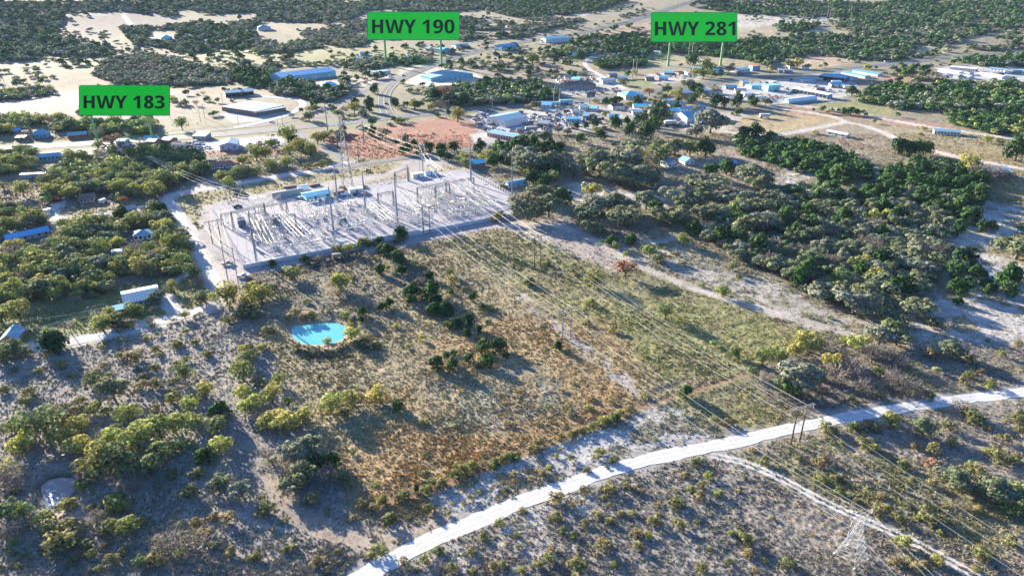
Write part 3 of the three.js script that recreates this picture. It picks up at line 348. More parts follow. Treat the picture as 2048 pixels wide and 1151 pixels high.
// --- single trees and bushes, picked from the photograph one by one
plantList(crop(0, 680, 2.443)([[25, 120, 70, 'M'], [100, 95, 80, 'S'], [275, 65, 100, 'J'], [70, 160, 40], [190, 165, 40], [310, 140, 50], [360, 185, 35], [505, 140, 45], [590, 90, 40], [660, 115, 90], [755, 150, 50], [865, 45, 60], [760, 55, 40], [1010, 90, 50], [865, 135, 50], [915, 110, 40], [955, 25, 40], [700, 195, 50], [535, 185, 40], [470, 225, 90], [150, 280, 60], [30, 265, 50], [130, 325, 60], [205, 355, 40], [285, 330, 30], [385, 325, 55], [320, 330, 30], [690, 245, 60], [765, 235, 60], [840, 250, 30],
  [565, 310, 120, 'O'], [910, 220, 100, 'M'], [1010, 300, 100, 'Y'], [940, 310, 60], [845, 320, 80], [935, 370, 90, 'Y'], [470, 375, 80], [520, 370, 50], [370, 400, 90], [760, 355, 50], [640, 430, 100, 'M'], [75, 460, 80], [130, 470, 90, 'M'], [240, 500, 150, 'M'], [310, 540, 120, 'M'], [330, 420, 100], [400, 470, 90, 'M'], [130, 575, 130, 'Y'], [400, 590, 110, 'Y'], [565, 560, 120, 'Y'], [690, 560, 140, 'M'], [790, 500, 120, 'M'], [860, 470, 100, 'M'], [950, 460, 100, 'Y'], [1080, 400, 80, 'J'], [1070, 480, 110, 'M'], [1085, 580, 110, 'Y'], [1010, 610, 80, 'J'], [890, 550, 90, 'Y'], [800, 620, 150, 'M'], [740, 680, 130, 'M'], [600, 680, 150, 'M'], [500, 690, 150, 'M'], [430, 720, 100, 'B'], [40, 690, 110, 'Y'], [60, 740, 150, 'B'], [60, 800, 120, 'B'], [130, 905, 80, 'M'], [50, 900, 90, 'M'], [345, 850, 80], [410, 745, 60, 'M'], [660, 770, 110, 'B'], [570, 850, 130], [600, 850, 60, 'M'], [450, 835, 40], [980, 680, 70], [1085, 745, 90, 'O'], [1190, 790, 110, 'O'], [920, 790, 80], [775, 725, 40], [850, 680, 60], [970, 930, 70], [1045, 880, 50], [1115, 910, 80], [1005, 970, 60], [775, 985, 45], [215, 930, 80], [640, 960, 90, 'M'], [690, 920, 60], [250, 960, 70, 'M'], [330, 960, 90], [290, 1060, 120], [350, 1010, 110], [540, 970, 90], [520, 1020, 60], [430, 1020, 60], [480, 920, 90, 'B'], [120, 970, 90, 'B'], [40, 980, 70, 'B'], [75, 1010, 40, 'M'], [50, 1050, 30], [115, 1060, 30], [400, 1070, 50], [460, 1070, 50], [355, 1105, 50], [95, 1115, 30], [605, 1065, 50], [560, 1100, 60], [485, 1140, 40], [830, 1070, 130, 'B'], [980, 1080, 170, 'B'], [690, 1120, 60, 'M'], [890, 1060, 40, 'M'], [1045, 1020, 40, 'M'], [740, 1100, 60], [1125, 1060, 50], [1235, 1085, 50], [930, 1000, 60], [760, 1110, 90]]));
plantList(crop(512, 680, 2.443)([[30, 60, 50, 'Y'], [110, 225, 60, 'M'], [20, 230, 70, 'S'], [-30, 130, 90, 'M'], [-60, 210, 110, 'M'], [-50, 300, 90, 'Y'], [-20, 370, 110, 'Y'], [85, 330, 110, 'M'], [160, 340, 60, 'M'], [150, 470, 150, 'Y'], [240, 420, 100, 'Y'], [370, 380, 120, 'Y'], [470, 330, 90, 'M'], [595, 315, 110, 'Y'], [695, 350, 60, 'J'], [20, 420, 80, 'B'], [60, 450, 100, 'M'], [440, 385, 70], [270, 620, 150, 'O'], [60, 600, 80, 'B'], [150, 690, 140, 'B'], [250, 720, 130, 'O'], [290, 660, 90, 'J'], [385, 630, 70, 'J'], [435, 720, 80, 'M'], [350, 720, 110, 'B'], [80, 610, 35, 'Y'], [190, 620, 120, 'O'], [190, 760, 120, 'O'], [270, 820, 90], [520, 830, 60], [310, 200, 25, 'J'], [880, 150, 70, 'J'], [960, 155, 65, 'J'], [930, 100, 40, 'J'], [965, 75, 30, 'J'], [1040, 110, 50, 'J'], [1115, 70, 80, 'J'], [1185, 65, 75, 'J'], [1125, 135, 70, 'J'], [1225, 85, 30, 'J'], [1075, 140, 60],
  [625, 810, 40], [690, 790, 50], [740, 775, 35], [785, 745, 35, 'J'], [900, 720, 70], [960, 690, 60], [1010, 680, 90], [1060, 640, 60], [1110, 640, 60], [1160, 620, 60], [1200, 610, 60], [1240, 590, 60], [590, 640, 25], [580, 715, 30], [628, 720, 25], [830, 575, 35], [710, 670, 20], [975, 430, 25], [960, 525, 25], [1125, 470, 20], [1160, 345, 25], [1225, 375, 25], [1245, 430, 20], [655, 905, 80], [850, 850, 60], [935, 860, 35], [965, 805, 25], [1050, 785, 40], [1095, 755, 30], [1155, 735, 25], [1220, 735, 30], [1175, 780, 20], [30, 790, 40], [50, 870, 80], [145, 895, 35], [145, 1040, 45], [185, 1030, 50], [395, 1050, 40], [310, 1115, 70], [350, 1145, 45], [15, 1080, 50], [560, 1070, 50], [600, 1060, 80], [1190, 910, 50], [1110, 985, 45], [1050, 1050, 50], [890, 1050, 60], [825, 1100, 65], [725, 1110, 55], [960, 1140, 60], [1200, 1110, 40], [1170, 1140, 60], [1060, 1140, 30]]));
plantList(crop(1024, 680, 2.443)([[845, 290, 70, 'J'], [508, 400, 45, 'J'], [470, 410, 40, 'M'], [20, 590, 50], [90, 560, 60], [140, 540, 40], [235, 505, 45], [315, 470, 40], [330, 450, 25], [380, 450, 40], [430, 430, 40], [560, 380, 35], [425, 570, 60], [495, 610, 50], [285, 600, 50], [210, 580, 35], [150, 670, 50], [15, 670, 40], [365, 650, 45], [465, 630, 20], [235, 545, 25], [80, 690, 20], [900, 615, 65], [845, 675, 45], [960, 690, 60], [870, 745, 50], [930, 725, 50], [910, 785, 55], [1005, 770, 50], [800, 740, 20], [705, 700, 25], [480, 695, 30], [565, 735, 55], [625, 755, 45], [470, 755, 70], [455, 785, 35], [350, 760, 55], [225, 815, 80], [300, 815, 40], [340, 800, 30], [55, 850, 45], [415, 870, 50], [480, 905, 55], [590, 860, 40], [475, 815, 25], [535, 860, 40], [715, 810, 30], [715, 855, 25], [805, 830, 80], [695, 910, 70], [725, 950, 25], [808, 935, 75], [610, 970, 70], [670, 975, 50], [615, 1030, 60], [250, 950, 45], [210, 890, 70], [360, 915, 45], [295, 975, 40], [440, 1000, 45], [440, 1045, 70], [195, 1040, 40], [30, 1025, 35], [20, 970, 40], [185, 1095, 60], [125, 1120, 50], [320, 1145, 90], [50, 1145, 50], [500, 1115, 50], [415, 1060, 30], [905, 895, 30], [905, 925, 20], [965, 1030, 30], [1065, 960, 40], [1110, 965, 35], [1145, 1010, 70], [1155, 1070, 65], [1060, 1100, 35], [930, 1145, 60], [1190, 1150, 40], [1235, 1090, 30], [1105, 750, 30], [840, 380, 30], [730, 425, 25], [705, 500, 30], [940, 420, 40], [990, 400, 50], [1040, 430, 60], [1230, 610, 50], [1140, 680, 30], [1090, 90, 40, 'M'], [1220, 140, 90, 'M'], [1175, 190, 60, 'M'], [225, 50, 40, 'J'], [270, 70, 30], [295, 220, 25], [290, 375, 40], [180, 340, 30], [125, 420, 30], [120, 520, 30]]));
plantList(crop(1536, 680, 2.443)([[150, 290, 200, 'O'], [90, 270, 110, 'J'], [60, 120, 70, 'M'], [130, 90, 90, 'M'], [190, 70, 90, 'M'], [420, 60, 100, 'Y'], [300, 150, 100, 'Y'], [540, 40, 120, 'O'], [620, 40, 100, 'O'], [480, 40, 60, 'M'], [350, 120, 100, 'B'], [420, 200, 120, 'B'], [320, 220, 130, 'B'], [500, 130, 130, 'B'], [600, 250, 110, 'B'], [650, 280, 120, 'B'], [720, 300, 100, 'B'], [545, 290, 40], [535, 180, 50, 'M'], [240, 200, 80], [770, 290, 80], [450, 280, 100, 'B'], [260, 270, 60, 'B'], [410, 310, 40, 'M'], [560, 110, 100, 'B'], [650, 150, 80, 'B'], [250, 80, 120, 'B'], [20, 100, 70, 'M'], [890, 100, 90, 'O'], [795, 100, 70], [990, 115, 60], [980, 185, 45], [955, 220, 45], [1085, 240, 50], [1135, 85, 40], [1045, 165, 35], [1220, 45, 40], [280, 460, 70], [325, 465, 50], [415, 460, 80], [490, 450, 80], [590, 445, 80, 'M'], [745, 480, 110, 'O'], [885, 455, 70], [940, 370, 90, 'B'], [1000, 410, 90], [970, 360, 40], [1070, 445, 40], [1140, 510, 60], [1205, 410, 60], [1225, 460, 50], [1240, 420, 40], [1230, 385, 50], [475, 540, 80], [500, 550, 60], [310, 510, 30], [355, 515, 30], [890, 525, 45, 'M'], [720, 540, 50], [800, 560, 70], [655, 630, 55], [790, 650, 70, 'R'], [1110, 600, 90], [1195, 610, 65], [1060, 560, 40], [990, 690, 100], [985, 640, 40, 'M'], [870, 690, 90, 'O'], [910, 745, 100, 'O'], [1080, 810, 130, 'O'], [1130, 770, 100, 'O'], [1220, 790, 90, 'M'], [790, 720, 50], [1010, 850, 60], [940, 830, 50, 'B'], [1240, 880, 70, 'M'], [1170, 860, 80], [705, 690, 25], [630, 900, 60], [770, 890, 90], [800, 920, 40], [840, 950, 30], [725, 880, 30], [820, 1110, 60, 'M'], [640, 1030, 80], [1020, 1080, 60], [1050, 1060, 50], [1180, 1010, 60], [730, 1140, 80], [620, 1110, 60], [690, 1110, 60], [90, 1120, 80], [20, 880, 30], [530, 860, 60], [580, 840, 50], [550, 780, 40], [430, 800, 40], [240, 630, 60], [320, 690, 50], [340, 760, 50], [270, 600, 50], [150, 590, 40], [350, 700, 40], [250, 700, 60], [175, 540, 30]]));
plantList(crop(1024, 280, 2.615)([[40, 100, 110, 'J'], [190, 80, 90, 'J'], [245, 70, 60, 'J'], [90, 190, 160, 'O'], [200, 180, 150, 'O'], [50, 150, 130, 'O'], [150, 270, 60, 'J'], [110, 240, 80, 'J'], [180, 250, 70, 'J'], [440, 120, 90, 'O'], [390, 180, 140, 'O'], [460, 210, 160, 'O'], [540, 250, 160, 'O'], [640, 260, 170, 'O'], [710, 230, 120, 'O'], [600, 190, 180, 'O'], [320, 200, 90, 'O'], [645, 80, 120, 'O'], [650, 130, 110, 'M'], [770, 140, 110, 'M'], [850, 90, 120, 'O'], [755, 65, 70, 'M'], [930, 90, 90, 'M'], [1030, 80, 70, 'M'], [1010, 90, 90, 'J'], [1120, 190, 80, 'J'], [1040, 210, 80, 'J'], [1070, 250, 80, 'O'], [1020, 300, 170, 'O'], [970, 280, 120, 'O'], [1140, 320, 60, 'O'], [1260, 250, 160, 'O'], [1300, 290, 120, 'O'], [1330, 350, 100, 'O'], [415, 310, 110, 'M'], [265, 340, 100, 'J'], [80, 430, 170, 'O'], [190, 420, 150, 'O'], [150, 330, 130, 'O'], [225, 270, 80, 'B'], [370, 460, 140, 'O'], [430, 500, 120, 'O'], [440, 400, 160, 'O'], [520, 390, 150, 'O'], [590, 400, 130, 'O'], [580, 470, 150, 'O'], [630, 450, 80, 'O'], [620, 550, 60, 'J'], [520, 560, 60, 'J'], [475, 545, 25, 'J'], [700, 370, 110, 'O'], [750, 410, 90, 'J'], [860, 350, 150, 'O'], [900, 390, 120, 'O'], [820, 460, 150, 'O'], [880, 440, 110, 'O'], [945, 500, 80, 'J'], [1000, 440, 110, 'O'], [1080, 360, 90, 'O'], [980, 350, 110, 'O'], [1060, 430, 110, 'O'], [1100, 410, 100, 'O'], [1190, 420, 120, 'O'], [1200, 350, 110, 'O'], [1280, 410, 130, 'O'], [1310, 480, 120, 'O'], [1100, 555, 90, 'J'], [1030, 540, 80, 'O'], [1210, 510, 120, 'O'], [1200, 560, 80, 'O'], [1155, 600, 50, 'J'], [1290, 580, 110, 'O'], [1270, 640, 90, 'O'], [1290, 660, 70, 'B'], [1100, 445, 50, 'R'], [895, 560, 80, 'M'], [790, 500, 60, 'B'],
  [600, 620, 45, 'M'], [720, 620, 80, 'M'], [760, 650, 60, 'M'], [545, 580, 45, 'M'], [590, 730, 110, 'R'], [430, 770, 90, 'M'], [800, 950, 90, 'M'], [1100, 830, 80, 'M'], [890, 660, 40, 'M'], [320, 700, 90], [1150, 690, 50, 'M'], [1190, 730, 50], [990, 770, 30, 'M'], [800, 575, 30], [240, 1095, 40, 'J'], [290, 1125, 40], [205, 555, 30], [320, 610, 25], [85, 760, 60], [180, 660, 50], [1055, 1080, 40, 'M'], [1160, 1140, 60, 'M'], [1140, 1030, 30], [410, 870, 60], [390, 970, 60], [530, 1010, 50]]));
plantList(crop(1536, 280, 2.615)([[440, 930, 160, 'O'], [330, 860, 45, 'J'], [510, 860, 120, 'O'], [690, 840, 120, 'J'], [965, 740, 85, 'J'], [1015, 690, 110, 'J'], [1090, 730, 70, 'J'], [985, 820, 90, 'J'], [1030, 810, 80, 'J'], [990, 865, 40, 'J'], [1130, 790, 60, 'J'], [1145, 805, 45, 'J'], [1240, 780, 110, 'J'], [1185, 790, 30, 'J'], [1290, 750, 60, 'J'], [835, 910, 30, 'J'], [1250, 560, 40, 'J'], [1290, 640, 160, 'O'], [1330, 620, 80, 'J'], [1330, 500, 60, 'O'], [1170, 480, 45, 'J'], [1120, 480, 50, 'J'], [1060, 450, 90, 'J'], [1010, 420, 50, 'J'], [990, 510, 70, 'J'], [770, 950, 130, 'O'], [880, 990, 80, 'O'], [640, 980, 120, 'O'], [640, 1060, 130, 'M'], [200, 1120, 130, 'M'], [1250, 830, 70, 'J'], [390, 240, 110, 'J'], [590, 820, 150, 'O'], [200, 740, 110, 'J'], [420, 790, 110, 'O']]));
// around the turquoise pond and in the near half of the field
plantList(crop(430, 540, 4.357)([[110, 330, 200, 'M'], [170, 300, 150, 'Y'], [300, 340, 150, 'Y'], [320, 250, 150, 'M'], [460, 240, 130, 'M'], [420, 320, 170, 'M'], [340, 440, 180, 'S'], [230, 430, 160, 'S'], [120, 480, 130, 'S'], [460, 580, 130, 'S'], [680, 90, 140, 'M'], [1095, 190, 160, 'M'], [1080, 240, 80, 'S'], [1300, 200, 40, 'J'], [800, 290, 50, 'M'], [1130, 440, 80, 'Y'], [1165, 420, 60, 'M'], [1295, 420, 90, 'J'], [1275, 480, 60, 'J'], [1180, 510, 70, 'Y'], [1195, 635, 140, 'Y'], [980, 635, 80, 'M'], [1450, 360, 80, 'J'], [1515, 340, 90, 'J'], [1710, 260, 120, 'J'], [1705, 320, 90, 'J'], [1880, 280, 140, 'J'], [1930, 340, 110, 'J'], [1900, 400, 120, 'J'], [2010, 410, 120, 'J'], [1865, 90, 80, 'J'], [1440, 45, 90, 'J'], [1630, 50, 90, 'J'], [1575, 510, 60, 'Y'], [1800, 620, 60, 'Y'], [1685, 690, 50, 'M'], [1780, 120, 70, 'B'], [2020, 510, 90, 'S'], [730, 710, 80, 'S'], [270, 740, 120, 'Y'], [420, 710, 90, 'Y'], [320, 760, 140, 'S'], [700, 400, 90, 'S'], [780, 440, 90, 'S'], [850, 440, 90, 'S'], [650, 460, 70, 'S'], [600, 260, 60, 'S'], [1300, 670, 110, 'S'], [1400, 680, 110, 'S']]));
plantList(crop(720, 250, 3.289)([[150, 840, 70, 'J'], [200, 880, 100, 'J'], [255, 940, 100, 'J'], [270, 990, 70, 'J'], [130, 990, 70, 'J'], [180, 965, 60, 'Y'], [365, 930, 50, 'M'], [455, 1025, 60, 'J'], [395, 1060, 90, 'B'], [610, 1050, 70, 'M'], [600, 1110, 40, 'J'], [345, 1150, 110, 'J'], [470, 1140, 110, 'J'], [270, 765, 90, 'J'], [590, 1000, 60, 'M'], [130, 780, 50, 'J'], [40, 800, 90, 'S'], [900, 640, 100, 'S'], [685, 1100, 50], [1100, 1060, 90], [530, 230, 60, 'J'], [580, 240, 60, 'J'], [540, 190, 70, 'J'], [620, 180, 80, 'J'], [650, 250, 70, 'Y'], [690, 235, 80, 'Y'], [700, 290, 80, 'M'], [790, 190, 90, 'J'], [800, 240, 60, 'Y'], [860, 230, 70, 'M'], [870, 280, 80, 'J'], [950, 240, 120, 'J'], [1040, 200, 120, 'J'], [1000, 260, 130, 'O'], [1100, 270, 160, 'O'], [1180, 240, 120, 'O'], [1180, 290, 100, 'O'], [940, 425, 50, 'O'], [880, 310, 50, 'S'], [960, 360, 50, 'S'], [1190, 440, 60, 'J'], [1140, 370, 80, 'J'], [240, 140, 35, 'J'], [300, 115, 50, 'J'], [320, 185, 60, 'J'], [360, 150, 50, 'J'], [280, 195, 50, 'J'], [455, 180, 70, 'J'], [400, 200, 60, 'J'], [80, 75, 60, 'J'], [150, 95, 70, 'M'], [30, 60, 40, 'J'], [905, 150, 45, 'J'], [935, 150, 40, 'J'], [970, 135, 35, 'J']]));
plantList(crop(0, 220, 5.754)([[1300, 430, 180, 'R'], [1300, 490, 110, 'S'], [1140, 470, 110, 'M'], [1110, 520, 100, 'S'], [245, 340, 90, 'B'], [440, 530, 80, 'B'], [40, 910, 90, 'M'], [270, 1000, 150, 'M'], [210, 1110, 70, 'S'], [120, 1140, 80, 'S'], [40, 1150, 100, 'S'], [800, 540, 90, 'S'], [1430, 1090, 100, 'R']]));
plantList(crop(200, 540, 6.396)([[920, 300, 170, 'M'], [730, 440, 180, 'O'], [440, 580, 170, 'M'], [480, 600, 150, 'M'], [1340, 430, 200, 'O'], [1200, 140, 220, 'M'], [1260, 240, 180, 'B'], [150, 650, 150, 'M'], [700, 540, 120, 'B'], [640, 700, 130, 'B'], [690, 740, 100, 'S'], [1090, 640, 120, 'M'], [1230, 610, 80, 'S'], [350, 730, 160, 'S'], [260, 740, 140, 'S'], [150, 770, 160, 'B'], [50, 790, 150, 'M'], [1280, 580, 60, 'S'], [950, 660, 60, 'S'], [1090, 820, 100, 'S'], [990, 1000, 120], [720, 1040, 80], [600, 910, 100], [260, 1020, 60], [40, 1020, 90], [1210, 960, 80], [1370, 1110, 120], [490, 1090, 60], [290, 1120, 90], [650, 1080, 50], [750, 850, 90], [310, 920, 80]]));
plantList(crop(0, 280, 2.615)([[20, 970, 100, 'M'], [115, 970, 130, 'M'], [265, 1030, 50, 'M'], [400, 870, 60, 'B'], [300, 1110, 100, 'J'], [80, 1140, 90, 'M'], [30, 1150, 70, 'M'], [640, 420, 60, 'J'], [820, 310, 90, 'M'], [600, 990, 110, 'S'], [660, 1000, 90, 'S'], [540, 1010, 90, 'M'], [1200, 260, 70, 'M'], [1160, 220, 60, 'M'], [1240, 200, 60, 'M'], [890, 260, 90, 'M'], [800, 400, 80, 'M'], [850, 400, 60, 'J'], [780, 460, 80, 'M'], [890, 460, 80, 'S'], [920, 540, 110, 'S'], [970, 590, 90, 'S'], [900, 640, 90, 'S'], [820, 650, 90, 'B']]));
plantList(crop(380, 250, 3.289)([[60, 300, 100, 'J'], [70, 340, 110, 'M'], [210, 385, 80, 'M'], [290, 370, 80, 'M'], [380, 350, 90, 'M'], [440, 250, 130, 'M'], [500, 240, 100, 'M'], [350, 270, 80, 'M'], [540, 310, 90, 'M'], [640, 290, 80, 'M'], [440, 340, 80, 'M'], [660, 210, 100, 'M'], [740, 190, 110, 'M'], [800, 210, 90, 'M'], [650, 130, 110, 'M'], [690, 150, 80, 'J'], [840, 130, 80, 'M'], [880, 120, 90, 'M'], [780, 290, 60, 'S'], [830, 290, 70, 'S'], [880, 280, 70, 'S'], [540, 160, 70, 'M'], [445, 165, 60, 'S'], [760, 910, 60, 'J'], [540, 935, 50, 'J'], [850, 890, 50, 'S'], [985, 850, 90, 'S'], [1050, 850, 70, 'M'], [675, 1030, 100, 'M'], [990, 1100, 120, 'Y'], [1130, 810, 80, 'S'], [1200, 800, 80, 'S']]));
plantList(crop(930, 140, 6.393)([[1010, 950, 210, 'O'], [1190, 820, 130, 'O'], [1310, 840, 120, 'O'], [1420, 770, 100, 'J'], [1540, 750, 90, 'J'], [1660, 740, 120, 'J'], [1470, 940, 130, 'J'], [1735, 890, 130, 'J'], [810, 500, 90, 'S'], [910, 500, 120, 'O'], [1660, 420, 90, 'S'], [1800, 440, 90, 'J'], [1880, 460, 90, 'M'], [430, 1000, 90, 'J'], [550, 975, 50, 'J'], [1780, 610, 80, 'M'], [1430, 230, 90, 'M'], [330, 1110, 60, 'B'], [1090, 820, 50, 'J'], [1670, 820, 110, 'M'], [1570, 840, 80, 'S'], [1900, 980, 60, 'J'], [1060, 1100, 180, 'J'], [1200, 1080, 130, 'J'], [1700, 1150, 180, 'O']]));
plantList(crop(1220, 100, 6.393)([[540, 1040, 180, 'J'], [70, 1020, 150, 'J'], [250, 1110, 150, 'J'], [460, 1150, 200, 'J'], [1280, 1090, 380, 'O'], [1100, 1130, 190, 'O'], [500, 590, 130, 'R'], [170, 460, 130, 'S'], [1000, 500, 160, 'O'], [1060, 560, 110, 'J'], [1060, 690, 110, 'J'], [1520, 290, 120, 'O'], [1300, 360, 120, 'M'], [1190, 370, 130, 'M'], [1080, 360, 120, 'M'], [1230, 280, 160, 'M'], [1060, 200, 150, 'J'], [50, 710, 110, 'J'], [240, 730, 90, 'Y'], [350, 720, 130, 'J'], [400, 770, 90, 'O'], [480, 790, 90, 'M'], [620, 790, 180, 'O'], [560, 690, 110, 'S'], [660, 680, 120, 'S'], [770, 650, 130, 'B'], [870, 640, 130, 'M'], [650, 590, 90, 'S'], [960, 640, 120, 'S'], [1350, 740, 180, 'J'], [1460, 740, 110, 'J'], [1620, 740, 160, 'J'], [1820, 710, 130, 'J'], [1600, 640, 110, 'B'], [1330, 560, 160, 'B'], [660, 860, 130, 'J'], [560, 900, 130, 'J'], [420, 930, 120, 'J'], [340, 950, 110, 'J'], [220, 970, 100, 'J'], [660, 930, 90, 'M'], [770, 850, 90, 'S'], [1120, 800, 130, 'S'], [1200, 620, 70, 'M'], [1700, 1140, 150, 'J'], [1850, 1140, 180, 'J'], [640, 110, 80, 'M']]));
plantList(crop(1500, 100, 6.393)([[640, 1140, 80, 'S'], [830, 1080, 80, 'S'], [810, 790, 40, 'J'], [920, 800, 70, 'J'], [990, 820, 60, 'S'], [1130, 810, 50, 'J'], [1200, 830, 80, 'J'], [1280, 835, 80, 'J'], [1360, 835, 80, 'J'], [1430, 830, 60, 'J'], [1480, 840, 40, 'J'], [1890, 860, 60, 'J'], [1610, 245, 40, 'J'], [200, 710, 120, 'O'], [50, 720, 110, 'J'], [720, 250, 100, 'S'], [600, 240, 130, 'M'], [500, 240, 120, 'M'], [290, 280, 80, 'M'], [1580, 940, 60, 'M'], [1300, 590, 110, 'J']]));
plantList(crop(540, 80, 6.393)([[260, 250, 90, 'J'], [1330, 690, 110, 'J'], [1270, 830, 120, 'J'], [1270, 920, 130, 'J'], [1080, 950, 160, 'M'], [1090, 840, 100, 'J'], [870, 990, 110, 'M'], [490, 920, 100, 'S'], [590, 900, 100, 'M'], [500, 1040, 130, 'O'], [420, 1030, 80, 'S'], [1600, 880, 110, 'J'], [1850, 890, 130, 'M'], [1690, 860, 60, 'B'], [1700, 290, 90, 'M'], [1080, 550, 60, 'B']]));
plantList([[868, 632, 26, 'J'], [893, 632, 26, 'J'], [915, 660, 26, 'J'], [938, 655, 24, 'J'], [934, 674, 18, 'J'], [958, 668, 14, 'J'], [946, 604, 20, 'J'], [964, 622, 14, 'J'], [985, 624, 10, 'J'], [903, 590, 11, 'J'], [1088, 312, 24, 'J'], [881, 224, 40, 'B'], [365, 262, 26, 'M'], [885, 205, 36, 'R'], [1065, 128, 26, 'M'], [1140, 110, 22, 'M'], [1160, 122, 20, 'J'], [915, 245, 28, 'M'], [1848, 147, 14, 'J'], [1820, 156, 18, 'J'], [1842, 275, 12, 'S'], [1975, 287, 16, 'M'], [2000, 290, 14, 'Y'], [1847, 262, 12, 'Y'], [2030, 325, 40, 'J'], [1795, 310, 26, 'J'], [1812, 312, 28, 'J'], [1830, 313, 26, 'J'], [1850, 312, 24, 'J'], [1955, 365, 40, 'B'], [1985, 368, 44, 'B'], [2012, 366, 34, 'B'], [1935, 352, 44, 'M']]);
{ const r = rng(4411), P = smoothLine(P2([[742, 1016], [870, 974], [1000, 924], [1150, 867], [1262, 820]]), 2.1); for (const [x, z] of P) { if (r() < 0.18) continue; trees.push({ k: r() < 0.12 ? 'M' : 'S', x: x + (r() - .5) * 1.6, z: z + (r() - .5) * 1.6, w: 1.9 + r() * 1.8, free: true }); } }
// --- woods
const OM = { O: 5, J: 1, M: 0.6, B: 0.9 }, MM = { M: 7, Y: 0.7, O: 1.6, B: 1, S: 0.8 };
wood([[1410, 470], [1480, 410], [1545, 385], [1640, 372], [1740, 400], [1880, 432], [1902, 500], [1885, 545], [1830, 598], [1760, 625], [1690, 615], [1620, 590], [1540, 545], [1470, 520]], { mix: OM, w: [5, 10.5], gapf: 0.57, seed: 2, cov: 0.82 });
wood([[1700, 405], [1780, 350], [1850, 328], [1950, 348], [1975, 388], [1960, 412], [1900, 432], [1800, 425]], { mix: { J: 5, O: 1 }, w: [5, 9.5], gapf: 0.55, seed: 3 });
wood([[1470, 282], [1560, 278], [1650, 292], [1740, 340], [1740, 365], [1650, 360], [1560, 335], [1480, 310]], { mix: { J: 6, S: 0.8, O: 0.6 }, w: [4, 8], gapf: 0.7, seed: 4 });
wood([[0, 465], [80, 440], [200, 432], [310, 430], [385, 470], [405, 530], [345, 560], [240, 588], [170, 600], [0, 605]], { mix: MM, w: [6, 11], gapf: 0.55, seed: 5, cov: 0.86 });
wood([[95, 345], [140, 325], [330, 302], [400, 315], [425, 345], [330, 375], [300, 395], [150, 410], [90, 420], [95, 380]], { mix: MM, w: [6, 11], gapf: 0.55, seed: 6, cov: 0.9 });
wood([[-60, 300], [60, 285], [70, 335], [20, 350], [-60, 355]], { mix: MM, w: [6, 11], gapf: 0.58, seed: 7 });
wood([[-60, 425], [80, 420], [60, 455], [-60, 470]], { mix: MM, w: [5, 9], gapf: 0.6, seed: 8, cov: 0.8 });
wood([[-80, 245], [60, 238], [130, 245], [150, 262], [60, 266], [-80, 275]], { mix: MM, w: [7, 12], gapf: 0.55, seed: 9 });
wood([[140, 250], [300, 245], [315, 266], [200, 275], [140, 268]], { mix: MM, w: [7, 12], gapf: 0.55, seed: 10 });
wood([[850, 185], [1000, 168], [1080, 170], [1115, 190], [1100, 203], [930, 212], [850, 208]], { mix: { O: 6, J: 2, M: 1 }, w: [7, 12], gapf: 0.55, seed: 11 });
wood([[545, 175], [575, 165], [640, 155], [690, 160], [700, 185], [660, 205], [600, 195], [545, 188]], { mix: { O: 6, J: 3 }, w: [6, 11], gapf: 0.62, seed: 12 });
wood([[1700, 200], [1770, 178], [1880, 172], [2000, 172], [2060, 172], [2060, 235], [1900, 222], [1780, 217]], { mix: { O: 5, J: 4, M: 0.7, B: 0.5 }, w: [6, 11], gapf: 0.58, seed: 13 });
wood([[1890, 222], [2060, 240], [2060, 268], [1990, 270], [1900, 248]], { mix: { J: 3, M: 4 }, w: [4, 7], gapf: 0.66, seed: 14 });
wood([[985, 300], [1060, 290], [1120, 320], [1110, 370], [1040, 345]], { mix: { J: 5, O: 3, M: 1 }, w: [6, 10], gapf: 0.62, seed: 15 });
wood([[1190, 128], [1290, 120], [1290, 132], [1200, 140]], { mix: { O: 2, J: 3, S: 1 }, w: [6, 9], gapf: 0.65, seed: 16 });
